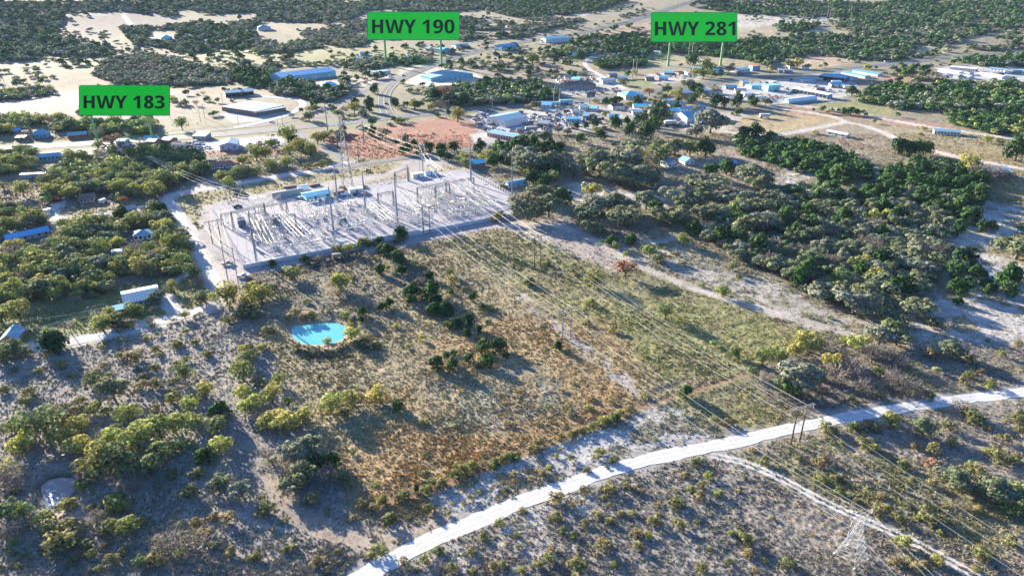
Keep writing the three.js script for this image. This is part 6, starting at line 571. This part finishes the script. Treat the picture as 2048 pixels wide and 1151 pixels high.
const dpO = dp.map(([x, y, t], i) => pole('utility_pole', x, y, t, 'wooden utility pole ' + ['at the lawn edge near the long metal-roofed house', 'beside the lawn at far left', 'by the driveway corner', 'in the thicket edge behind the driveway', 'below the leftmost green sign by the highway', 'left of two before the school', 'right of two before the school', 'above the looping road', 'near the metal workshop', 'by the highway bend', 'beyond the highway bend', 'left of two by the red field top', 'right of two by the red field top', 'in front of the red storage', 'in front of the oak wood by the highway', 'by the vehicle yard right side', 'beside the big live oak', 'by the filling station', 'beside the far right storage rows', 'at the red field top left', 'behind the white equipment boxes', 'at the rear right fence corner', 'left of the rear left H-frame', 'right of the rear left H-frame', 'on the grass strip by the driveway', 'in the thicket with a lamp', 'by the dirt lane in the thicket', 'in the far left pasture, right one', 'in the far left pasture, left one', 'by the highway lot'][i], { group: 'wooden utility poles', r: y < 240 ? 0.24 : 0.18, mat: greyWood }));
[[1, 0], [5, 6], [11, 12]].forEach(([i, j], k) => { const a = dpO[i], b = dpO[j]; for (const s of [-1, 1]) wire(new THREE.Vector3(a.p.x + s, a.p.y + a.h - 0.4, a.p.z), new THREE.Vector3(b.p.x + s, b.p.y + b.h - 0.4, b.p.z), 0.6, (s < 0 ? 'left' : 'right') + ' service wire ' + ['beside the lawn', 'before the school', 'by the red field top'][k], 'service wires', 0.03); });
[[0, 705, 330, 590], [0, 690, 200, 640], [0, 668, 236, 622]].forEach(([a, b, c, d], i) => wire(v3(a - 60, b + 26, 8.5), v3(c, d + 26, 8.5), 1.2, ['lowest', 'middle', 'upper'][i] + ' overhead wire crossing the lawn at far left', 'overhead wires across the lawn', 0.04));
// ---------------------------------------------------------------- the three green highway signs
const font = await new FontLoader().loadAsync('fonts/droid/droid_sans_bold.typeface.json');
const matte = c => new THREE.MeshPhysicalMaterial({ color: col(...c), roughness: 1, specularIntensity: 0, side: THREE.DoubleSide });
const signGreen = matte([0.004, 0.95, 0.03]), signDark = matte([0.01, 0.28, 0.03]), signLight = matte([0.05, 0.85, 0.12]), postGreen = std([0.20, 0.42, 0.16], 0.6), ink = matte([0.004, 0.004, 0.004]);
function sign(x0, y0, x1, y1, p0, p1, py, text, tx0, tx1, ty0, ty1, label) { // the boards lean back on their posts, facing the hill the picture was taken from
  const p = at((p0 + p1) / 2, py), inv = (px, pyy) => { const [dx, dy, dz] = rayDir(px, pyy), t = p.z / dz; return [dx * t - p.x, CAM_H + dy * t - p.y]; }; const o = thing('highway_sign', [p.x, p.y, p.z], label, 'road sign', 'green highway signs');
  const base = inv((x0 + x1) / 2, y1), depth = -p.z * Math.cos(PITCH) + (CAM_H - (p.y + base[1])) * Math.sin(PITCH), u = depth / FOCAL, cx = (x0 + x1) / 2, X = v => (v - cx) * u, Y = v => (y1 - v) * u, m = u, w = (x1 - x0) * u, h = (y1 - y0) * u;
  const place = g => { g.rotateX(-PITCH); g.translate(base[0], base[1], 0); return g; };
  const board = (nm, X0, Y0, X1, Y1, z, d, mat, rr) => { const s = new THREE.Shape(); s.moveTo(X0 + rr, Y0); s.lineTo(X1 - rr, Y0); s.quadraticCurveTo(X1, Y0, X1, Y0 + rr); s.lineTo(X1, Y1 - rr); s.quadraticCurveTo(X1, Y1, X1 - rr, Y1); s.lineTo(X0 + rr, Y1); s.quadraticCurveTo(X0, Y1, X0, Y1 - rr); s.lineTo(X0, Y0 + rr); s.quadraticCurveTo(X0, Y0, X0 + rr, Y0); const g = new THREE.ExtrudeGeometry(s, { depth: d, bevelEnabled: false, curveSegments: 4 }); g.translate(0, 0, z); return mesh(nm, place(g), mat, o); };
  board('frame', -w / 2, 0, w / 2, h, -m, m * 1.2, signDark, 4 * m); board('border', -w / 2 + m, m, w / 2 - m, h - m, m * 0.2, m * 0.2, signLight, 3.5 * m); board('panel', -w / 2 + 2.6 * m, 2.6 * m, w / 2 - 2.6 * m, h - 2.6 * m, m * 0.4, m * 0.2, signGreen, 2.5 * m);
  const g = new TextGeometry(text, { font, size: 10, depth: 0.1, curveSegments: 5 }); g.computeBoundingBox(); const bb = g.boundingBox; g.translate(-bb.min.x, -bb.min.y, 0); g.scale((tx1 - tx0) * u / (bb.max.x - bb.min.x), (ty1 - ty0) * u / (bb.max.y - bb.min.y), 1); g.translate(X(tx0), Y(ty1), m * 0.62); mesh('lettering', place(g), ink, o);
  for (const q of [p0, p1]) { const f = inv(q, py)[0]; mesh('post', cyl(2.4 * m, 2.0 * m, base[1] + 1 + 3 * m, f, -1, -3.4 * m, 10), postGreen, o); mesh('post_base', cyl(4.2 * m, 3 * m, 1.5 * m, f, -0.3, -3.4 * m, 10), postGreen, o); } }
sign(157, 170, 339, 231, 193, 304, 283, 'HWY 183', 167, 329, 191, 217, 'green highway sign reading HWY 183, leftmost and nearest of the three'); sign(734, 23, 919, 80, 772, 883, 132, 'HWY 190', 744, 909, 39, 67, 'green highway sign reading HWY 190 over the curving highway, middle of three'); sign(1302, 24, 1475, 84, 1337, 1442, 132, 'HWY 281', 1310, 1471, 43, 71, 'green highway sign reading HWY 281, rightmost of the three');
{ const p = at(1178, 207), h = heightTo(p, 188), o = thing('billboard', [p.x, p.y, p.z], 'small dark billboard beside the highway by the vehicle yard', 'billboard', null, 0.4); mesh('post', cyl(0.5, 0.45, h, 0, 0, 0, 8), steel, o); mesh('panel', boxU(9, 5, 0.5, 1.5, h - 3, 0.5), wallM.dark, o); }
// ---------------------------------------------------------------- vehicles and yard clutter
function carProto(type) { // length along x; wheels on the ground
  const o = new THREE.Group(); const body = new THREE.Shape(), prof = { car: [[-2.2, .35], [2.2, .35], [2.25, .7], [1.2, .92], [-2.1, .98], [-2.25, .7]], pickup: [[-2.7, .45], [2.6, .45], [2.65, .9], [1.4, 1.1], [-2.7, 1.1]], van: [[-2.5, .4], [2.5, .4], [2.5, 1.0], [2.0, 1.2], [1.6, 2.1], [-2.45, 2.15]] }[type]; prof.forEach(([x, y], i) => i ? body.lineTo(x, y) : body.moveTo(x, y)); const bw = type === 'car' ? 1.7 : 1.9; const g = new THREE.ExtrudeGeometry(body, { depth: bw - 0.16, bevelEnabled: true, bevelSize: 0.06, bevelThickness: 0.08, bevelSegments: 1 }); g.translate(0, 0, -bw / 2 + 0.08); mesh('body', g, std([.5, .5, .5], .35, .2), o);
  if (type !== 'van') { const c = new THREE.Shape(), cp = type === 'car' ? [[-1.6, .95], [0.95, .92], [0.35, 1.45], [-1.1, 1.45]] : [[-0.5, 1.08], [1.3, 1.08], [0.75, 1.75], [-0.4, 1.75]]; cp.forEach(([x, y], i) => i ? c.lineTo(x, y) : c.moveTo(x, y)); const cg = new THREE.ExtrudeGeometry(c, { depth: bw - 0.3, bevelEnabled: false }); cg.translate(0, 0, -bw / 2 + 0.15); mesh('cabin', cg, glassM, o); mesh('roof', box(type === 'car' ? 1.4 : 1.1, 0.06, bw - 0.3, type === 'car' ? -0.37 : 0.17, type === 'car' ? 1.48 : 1.78, 0), std([.5, .5, .5], .35, .2), o); }
  else { mesh('windscreen', box(0.1, 0.7, bw - 0.3, 1.85, 1.62, 0), glassM, o); }
  const wx = type === 'car' ? 1.35 : 1.65, wr = type === 'car' ? 0.33 : 0.4; for (const x of [-wx, wx]) for (const z of [-1, 1]) { const wg = new THREE.CylinderGeometry(wr, wr, 0.24, 10); wg.rotateX(Math.PI / 2); wg.translate(x, wr, z * (bw / 2 - 0.06)); mesh('wheel', wg, tyreM, o); } return o; }
const tyreM = std([0.03, 0.03, 0.03], 0.9);
const carM = { white: std([0.75, 0.75, 0.73], .35, .1), silver: std([0.45, 0.46, 0.48], .3, .5), black: std([0.03, 0.03, 0.035], .3, .1), red: std([0.35, 0.04, 0.03], .35, .1), blue: std([0.06, 0.14, 0.32], .35, .1), tan: std([0.40, 0.33, 0.24], .4, .1), grey: std([0.16, 0.17, 0.18], .35, .2) };
const protos = { car: carProto('car'), pickup: carProto('pickup'), van: carProto('van') };
function vehicle(type, colour, x, z, turn, label, group) { const o = protos[type].clone(); o.traverse(c => { if (c.isMesh && (c.name === 'body' || c.name === 'roof')) c.material = carM[colour]; }); o.name = numbered(type === 'car' ? 'parked_car' : type === 'pickup' ? 'pickup_truck' : 'van'); o.position.set(x, land(x, z) + 0.16, z); o.rotation.y = turn; tag(o, label, type === 'pickup' ? 'pickup' : type, group); scene.add(o); return o; }
const vAt = (type, c, px, py, turn, label) => { const p = at(px, py); return vehicle(type, c, p.x, p.z, turn, label); };
vAt('pickup', 'white', 486, 554, 0.2, 'white pickup parked below the left corner of the substation'); vAt('pickup', 'silver', 455, 529, 0.3, 'silver pickup beside the driveway left of the substation'); vAt('pickup', 'black', 475, 415, 0.1, 'dark pickup inside the left rear of the substation yard'); vAt('pickup', 'white', 603, 398, -0.5, 'white pickup parked by the control house'); vAt('van', 'white', 206, 405, 1.3, 'white camper van beside the brown-roofed house'); vAt('van', 'white', 96, 425, 1.2, 'white van on the dirt lane clearing in the thicket'); vAt('car', 'white', 90, 432, 0.5, 'white car parked behind the van in the thicket clearing'); vAt('van', 'tan', 675, 515, 0.4, 'old brown camper parked at the foot of the retaining wall'); vAt('car', 'black', 772, 208, 1.5, 'black car driving down the curving highway'); vAt('car', 'grey', 922, 217, 0.2, 'dark car driving on the highway above the vehicle yard'); vAt('car', 'white', 543, 245, 0.3, 'white car on the frontage road'); vAt('van', 'white', 780, 154, 0.6, 'white truck turning at the curving highway'); vAt('car', 'blue', 806, 152, 0.6, 'blue car on the curving highway'); vAt('car', 'grey', 752, 168, 0.6, 'grey car on the ramp road'); vAt('car', 'black', 735, 343, 0.3, 'small black car on the pale lot behind the radio tower'); vAt('car', 'white', 1825, 121, 0.2, 'white car on the far right highway'); vAt('car', 'white', 1772, 124, 0.2, 'white car stopped at the highway junction on the right');
{ const r = rng(909), types = ['car', 'car', 'pickup', 'car', 'van', 'pickup'], cs = ['white', 'silver', 'black', 'grey', 'red', 'blue', 'tan', 'grey', 'silver']; const lots = [[[[945, 230], [980, 222], [985, 240], [960, 252]], 22, 'the left corner of the cluttered vehicle yard'], [[[1040, 235], [1130, 220], [1200, 232], [1180, 250], [1060, 258]], 60, 'the middle of the cluttered vehicle yard'], [[[1130, 208], [1165, 205], [1190, 222], [1150, 226]], 16, 'the top of the cluttered vehicle yard'], [[[1110, 162], [1185, 156], [1190, 162], [1120, 168]], 18, 'the row behind the brown office'], [[[1130, 182], [1240, 176], [1240, 184], [1150, 190]], 22, 'the lot in front of the brown office'], [[[1300, 150], [1380, 142], [1380, 158], [1310, 165]], 14, 'the lot across the highway by the mesquite trees'], [[[1240, 105], [1310, 100], [1310, 110], [1245, 114]], 12, 'the far knoll'], [[[340, 288], [400, 284], [420, 298], [360, 304]], 18, 'the left of the white gravel lot'], [[[490, 288], [550, 282], [555, 292], [500, 298]], 10, 'the lot right of the metal workshop'], [[[1480, 168], [1560, 160], [1560, 172], [1490, 176]], 14, 'the highway side of the equipment yard'], [[[1500, 190], [1580, 185], [1580, 198], [1510, 202]], 14, 'the front of the equipment yard'], [[[1640, 172], [1700, 168], [1700, 185], [1650, 188]], 10, 'the right of the equipment yard'], [[[200, 290], [300, 286], [310, 300], [210, 305]], 14, 'the lot by the leftmost green sign'], [[[970, 262], [1060, 258], [1060, 268], [990, 266]], 12, 'the back of the red storage building'], [[[110, 395], [140, 393], [140, 402], [112, 405]], 4, 'the thicket clearing']];
  for (const [pts, n, where] of lots) { const P = P2(pts), bb = bbox(P, 0), placed = []; let k = 0, t = 0; const ang = r() * 3; while (k < n && t++ < 900) { const x = lerp(bb[0], bb[2], r()), z = lerp(bb[1], bb[3], r()); if (sdPoly(P, x, z) > 0 || placed.some(q => Math.hypot(q[0] - x, q[1] - z) < 5.4)) continue; placed.push([x, z]); const ty = types[Math.floor(r() * 6)], c = cs[Math.floor(r() * 9)]; vehicle(ty, c, x, z, ang + (r() < 0.7 ? (r() - .5) * 0.25 : r() * 3), c + ' ' + (ty === 'pickup' ? 'pickup truck' : ty) + ' parked in ' + where, 'vehicles parked in ' + where); k++; } }
  // trailers
  const trailer = (px, py, turn, len, c, label) => { const p = at(px, py), o = thing('semi_trailer', [p.x, land(p.x, p.z) + 0.16, p.z], label, 'trailer', null, turn); mesh('box_body', boxU(len, 2.7, 2.5, 0, 1.1, 0), c, o); mesh('chassis', box(len * 0.9, 0.25, 1.2, 0, 0.95, 0), tyreM, o); for (const x of [-len * 0.38, -len * 0.28, len * 0.3]) { const w = new THREE.CylinderGeometry(0.5, 0.5, 2.4, 10); w.rotateX(Math.PI / 2); w.translate(x, 0.5, 0); mesh('wheel', w, tyreM, o); } };
  trailer(1105, 212, 0.18, 15, wallM.cyan, 'left of two pale semi-trailers at the top of the vehicle yard'); trailer(1132, 207, 0.15, 13, wallM.cyan, 'right of two pale semi-trailers at the top of the vehicle yard'); trailer(1270, 226, -0.5, 13, wallM.white, 'white semi-trailer on the dirt lot right of the vehicle yard'); trailer(1340, 250, 0.3, 11, wallM.white, 'white camper trailer beside the big metal barn'); trailer(1529, 236, 0, 9, wallM.pale, 'pale box trailer in the dry pasture'); trailer(1672, 168, 0.2, 12, wallM.white, 'white trailer in front of the dark workshop'); trailer(1700, 178, -0.2, 13, wallM.white, 'white trailer at the right edge of the equipment yard'); trailer(1062, 262, 0.3, 10, wallM.tan, 'tan box trailer at the front of the vehicle yard'); trailer(1520, 200, 0.2, 10, wallM.pale, 'pale trailer at the front left of the equipment yard');
  // heaps
  const heapGeo = [1, 2, 3].map(s => { const q = rng(s * 99), gs = []; for (let i = 0; i < 9; i++) { const g = box(0.6 + q() * 1.8, 0.3 + q() * 0.9, 0.5 + q() * 1.2); g.rotateY(q() * 3); g.rotateZ((q() - .5) * 0.6); g.translate((q() - .5) * 3.6, 0.3 + q() * 0.9, (q() - .5) * 3); gs.push(g); } return merge(gs); }); const hm = [wallM.dark, roofM.rust, wallM.tan, roofM.brown, wallM.pale];
  const spots = [[[[1040, 225], [1150, 215], [1210, 240], [1180, 258], [1050, 262]], 46, 'among the vehicles of the cluttered yard'], [[[940, 240], [980, 235], [1000, 262], [960, 262]], 14, 'beside the white warehouse'], [[[330, 290], [410, 290], [400, 302], [340, 304]], 14, 'on the white gravel lot'], [[[1500, 165], [1600, 158], [1650, 180], [1560, 196]], 16, 'in the equipment yard'], [[[1340, 240], [1380, 250], [1370, 262], [1320, 252]], 8, 'by the big metal barn'], [[[230, 280], [300, 278], [300, 296], [240, 296]], 10, 'by the leftmost green sign'], [[[680, 378], [740, 372], [740, 390], [690, 394]], 8, 'at the foot of the radio tower']];
  for (const [pts, n, where] of spots) { const P = P2(pts), bb = bbox(P, 0); let k = 0, t = 0; while (k < n && t++ < 900) { const x = lerp(bb[0], bb[2], r()), z = lerp(bb[1], bb[3], r()); if (sdPoly(P, x, z) > 0) continue; const hi = Math.floor(r() * 5), o = mesh('scrap_heap', heapGeo[k % 3], hm[hi], scene); o.position.set(x, land(x, z) + 0.05, z); o.rotation.y = r() * 6; o.scale.setScalar(0.8 + r() * 0.6); tag(o, ['dark', 'grey', 'tan', 'brown', 'pale blue'][hi] + ' heap of scrap and machinery ' + where, 'scrap heap', 'scrap heaps ' + where); k++; } }
}
// field fences: thin posts with wire
function fieldFence(px, label, step = 5, h = 1.3) { const P = smoothLine(P2(px), step), c = P[Math.floor(P.length / 2)]; const o = thing('field_fence', [c[0], land(...c), c[1]], label, 'fence'); const loc = ([x, z], y) => [x - c[0], land(x, z) + y - land(...c), z - c[1]]; P.forEach(p => mesh('post', cyl(0.07, 0.06, h + 0.2, ...loc(p, -0.2), 5), greyWood, o)); for (const y of [0.5, 1.1]) { const gs = []; for (let i = 0; i + 1 < P.length; i++) gs.push(bar(loc(P[i], y), loc(P[i + 1], y), 0.015, 3)); mesh('wire', merge(gs), wireM, o); } }
fieldFence([[735, 1020], [870, 978], [1000, 928], [1150, 872], [1330, 808], [1500, 755], [1620, 705]], 'thin wire fence along the lower edge of the grass field'); fieldFence([[1860, 632], [1900, 612], [1950, 594], [1990, 560]], 'thin wire fence across the pale caliche flat'); fieldFence([[1530, 270], [1620, 258], [1700, 247]], 'wire fence beside the dirt road in the pasture', 7); fieldFence([[1000, 452], [1140, 462], [1260, 522], [1430, 588], [1640, 668]], 'wire fence along the upper edge of the grass field', 6); fieldFence([[10, 650], [120, 630], [240, 605]], 'wire fence behind the lawn', 6);
// ---------------------------------------------------------------- put the trees into the scene
const project = (x, y, z) => { const Y = y - CAM_H, c = Math.cos(PITCH), s = Math.sin(PITCH), d = -z * c - Y * s, v = Y * c - z * s; return [1024 + FOCAL * x / d, 575.5 - FOCAL * v / d, d]; };
const marks = [['the turquoise pond', 637, 665], ['the murky pond', 118, 985], ['the white lattice tower', 1700, 1080], ['the roadside H-frame pole', 1590, 860], ['the central H-frame pole', 1132, 650], ['the dark field H-frame pole', 1075, 510], ['the long metal-roofed house', 285, 600], ['the bend of the driveway', 432, 600], ['the front left substation corner', 487, 540], ['the front right substation corner', 1050, 420], ['the radio tower', 693, 340], ['the red storage building', 1005, 272], ['the big metal barn', 1410, 235], ['the equipment yard', 1600, 180], ['the white peaked house', 1346, 328], ['the blue tarp shelter', 1460, 328], ['the blue hall at right', 1988, 345], ['the pale caliche flat', 1960, 560], ['the small pond at right', 2042, 458], ['the low white pasture shelter', 1672, 268], ['the double mobile home', 1895, 266], ['the head of the two-track trail', 1430, 905], ['the lower left corner', 60, 1120], ['the bottom edge middle', 1024, 1120], ['the lower right corner', 1990, 1100], ['the bottom end of the white road', 740, 1140], ['the right end of the white road', 2010, 790], ['the lower tip of the grass field', 735, 1010], ['the russet tree in the field', 1248, 545], ['the brown-roofed house', 172, 400], ['the blue-roofed thicket house', 55, 478], ['the house by the lawn at far left', 20, 675], ['the metal workshop', 458, 290], ['the leftmost green sign', 248, 270], ['the middle green sign', 826, 130], ['the rightmost green sign', 1390, 130], ['the junction of the two highways', 775, 225], ['the blue warehouse', 615, 155], ['the middle of the oak wood', 1700, 490], ['the upper edge of the oak wood', 1640, 395], ['the lower tip of the oak wood', 1700, 605], ['the left end of the oak wood', 1470, 480], ['the heart of the oak wood', 1590, 460], ['the right edge of the oak wood', 1870, 510], ['the juniper patch', 1850, 370], ['the juniper band', 1590, 320], ['the pale dirt strip', 1240, 395], ['the oak clump left of the wood', 1220, 430], ['the thicket at far left', 80, 560], ['the lower thicket', 260, 880], ['the dark grove left of the field', 620, 930], ['the thicket above the white road', 1640, 740], ['the cluttered vehicle yard', 1100, 240], ['the lane through the thicket', 200, 425], ['the far right storage rows', 1960, 150]];
const FAT = { J: 1.1, O: 1.12, M: 1.08, Y: 1.05, B: 1.05, S: 1.1, R: 1.15 };
trees.forEach((t, i) => { const r = hash2(i * 7 + 3, Math.round(t.w * 100)); const K = KIND[t.k]; t.h = t.h || t.w * K.h * (0.85 + 0.35 * r); t.y = land(t.x, t.z); const [px, py, d] = project(t.x, t.y + t.h * 0.5, t.z); t.sx = px; t.sy = py; t.size = t.w * FOCAL / d; t.vis = px > -30 && px < 2078 && py > -20 && py < 1175; t.v = Math.floor(hash2(i, 91) * K.g.length); t.mi = Math.floor(hash2(i, 17) * K.c.length); t.rot = hash2(i, 5) * 6.28; });
const ordW = ['', 'second ', 'third ', 'fourth ', 'fifth ', 'sixth ', 'seventh ', 'eighth ', 'ninth ', 'tenth ', 'eleventh ', 'twelfth ', 'thirteenth ', 'fourteenth ', 'fifteenth ', 'sixteenth '].map(a => a + 'nearest');
const buckets = new Map();
for (const k in KIND) { const K = KIND[k]; const cand = trees.filter(t => t.k === k && t.vis && t.size > (k === 'S' ? 9 : 13) && !(t.far && k === 'B')).sort((a, b) => b.size * (b.free ? 1.6 : 1) - a.size * (a.free ? 1.6 : 1)).slice(0, 300);
  const protoT = K.g.map(([cg, tg]) => { const o = new THREE.Group(); mesh('trunk', tg, k === 'B' ? greyBark : barkMat, o); mesh('crown', cg, K.m[0], o); return o; });
  for (const t of cand) { t.done = true; const o = protoT[t.v].clone(); o.name = numbered(K.name); o.children[1].material = K.m[t.mi]; o.position.set(t.x, t.y - 0.03, t.z); o.rotation.y = t.rot; o.scale.set(t.w * FAT[k] * (0.86 + 0.3 * hash2(Math.round(t.x * 9), 4)), t.h * FAT[k] * 0.93, t.w * FAT[k] * (0.86 + 0.3 * hash2(Math.round(t.z * 9), 8))); scene.add(o); t.o = o;
    let best = null, bd = 1e9; for (const m of marks) { const d = Math.hypot(t.sx - m[1], (t.sy - m[2]) * 1.4); if (d < bd) { bd = d; best = m; } } const dx = t.sx - best[1], dy = (t.sy - best[2]) * 1.4; const rel = Math.abs(dx) > Math.abs(dy) ? (dx > 0 ? 'right of ' : 'left of ') : (dy > 0 ? 'below ' : 'above '); const key = K.word + '|' + rel + best[0]; t.bd = bd; if (!buckets.has(key)) buckets.set(key, []); buckets.get(key).push(t); } }
for (const [key, list] of buckets) { const [word, where] = key.split('|'); list.sort((a, b) => a.bd - b.bd); list.forEach((t, i) => { const cat = KIND[t.k].cat; if (list.length === 1) tag(t.o, word + ' ' + where, cat); else if (i < 16) tag(t.o, word + ' ' + where + ', ' + ordW[i], cat, word + 's ' + where); else tag(t.o, word + ' further off ' + where, cat, 'further ' + word + 's ' + where); }); }
// all the others, as woods and scrub too many to count
{ const X = new THREE.Matrix4(), q = new THREE.Quaternion(), v = new THREE.Vector3(), s = new THREE.Vector3(), c = new THREE.Color(); const stuffName = { J: ['juniper_woods', 'dark green juniper woods covering the far country'], O: ['oak_woods', 'grey-green oak woods covering the far country'], M: ['mesquite_scrub', 'yellow-green mesquite growth among the far trees'], Y: ['yellow_scrub', 'yellow autumn growth among the far trees'], B: ['bare_woods', 'bare grey-brown trees among the far woods'], S: ['brush', 'low olive brush dotted over fields and far pastures'], R: ['russet_scrub', 'russet trees among the far woods'] };
  for (const k in KIND) { const K = KIND[k], rest = trees.filter(t => t.k === k && !t.done); if (!rest.length) continue; const parts = K.g.map((_, vi) => rest.filter(t => t.v % 2 === vi % 2 && vi < 2)); parts.forEach((list, vi) => { if (!list.length) return; const far = crownGeo(vi * 97 + 11, { lobes: 11, n: k === 'S' ? 130 : 300, leaf: k === 'S' ? 0.09 : 0.075, yc: 0.52, flat: 0.95, spread: 0.38, lobeR: 0.21, gap: 0.15 }); const im = new THREE.InstancedMesh(far, leafMat([1, 1, 1], K.tr * 0.6), list.length); list.forEach((t, i) => { v.set(t.x, t.y - 0.05, t.z); q.setFromAxisAngle(_up, t.rot); s.set(t.w * FAT[k] * (0.8 + 0.4 * hash2(i, 4)), t.h, t.w * FAT[k] * (0.8 + 0.4 * hash2(i, 8))); im.setMatrixAt(i, X.compose(v, q, s)); const cc = K.c[t.mi], b = 1.0 + 0.5 * hash2(i, 33); c.setRGB(cc[0] * b, cc[1] * b, cc[2] * b); im.setColorAt(i, c); }); im.name = numbered(stuffName[k][0]); im.castShadow = im.receiveShadow = true; tag(im, stuffName[k][1], k === 'S' ? 'brush' : 'woods', null, 'stuff'); scene.add(im); }); } }
{ // scum on the murky pond, its pale colour standing in for sun glitter
  const r = rng(66), gs = [], bb = bbox(POND2, 0); let n = 0; while (n < 70) { const x = lerp(bb[0], bb[2], r()), z = lerp(bb[1], bb[3], r()); if (sdPoly(POND2, x, z) > -1.2 || vnoise(x / 2, z / 2) < 0.45) continue; const g = new THREE.CircleGeometry(0.12 + r() * 0.4, 7); g.scale(1, 0.5 + r() * 0.6, 1); g.rotateX(-Math.PI / 2); g.rotateY(r() * 3); g.translate(x, -0.335 + n * 0.0002, z); gs.push(g); n++; } const o = mesh('scum_and_glitter', merge(gs), std([0.46, 0.47, 0.45], 0.6), scene); tag(o, 'pale scum and painted sun glitter in patches on the murky pond', 'scum', null, 'stuff'); }
console.log('trees', trees.length, 'objects', scene.children.length);
renderer.render(scene, camera);
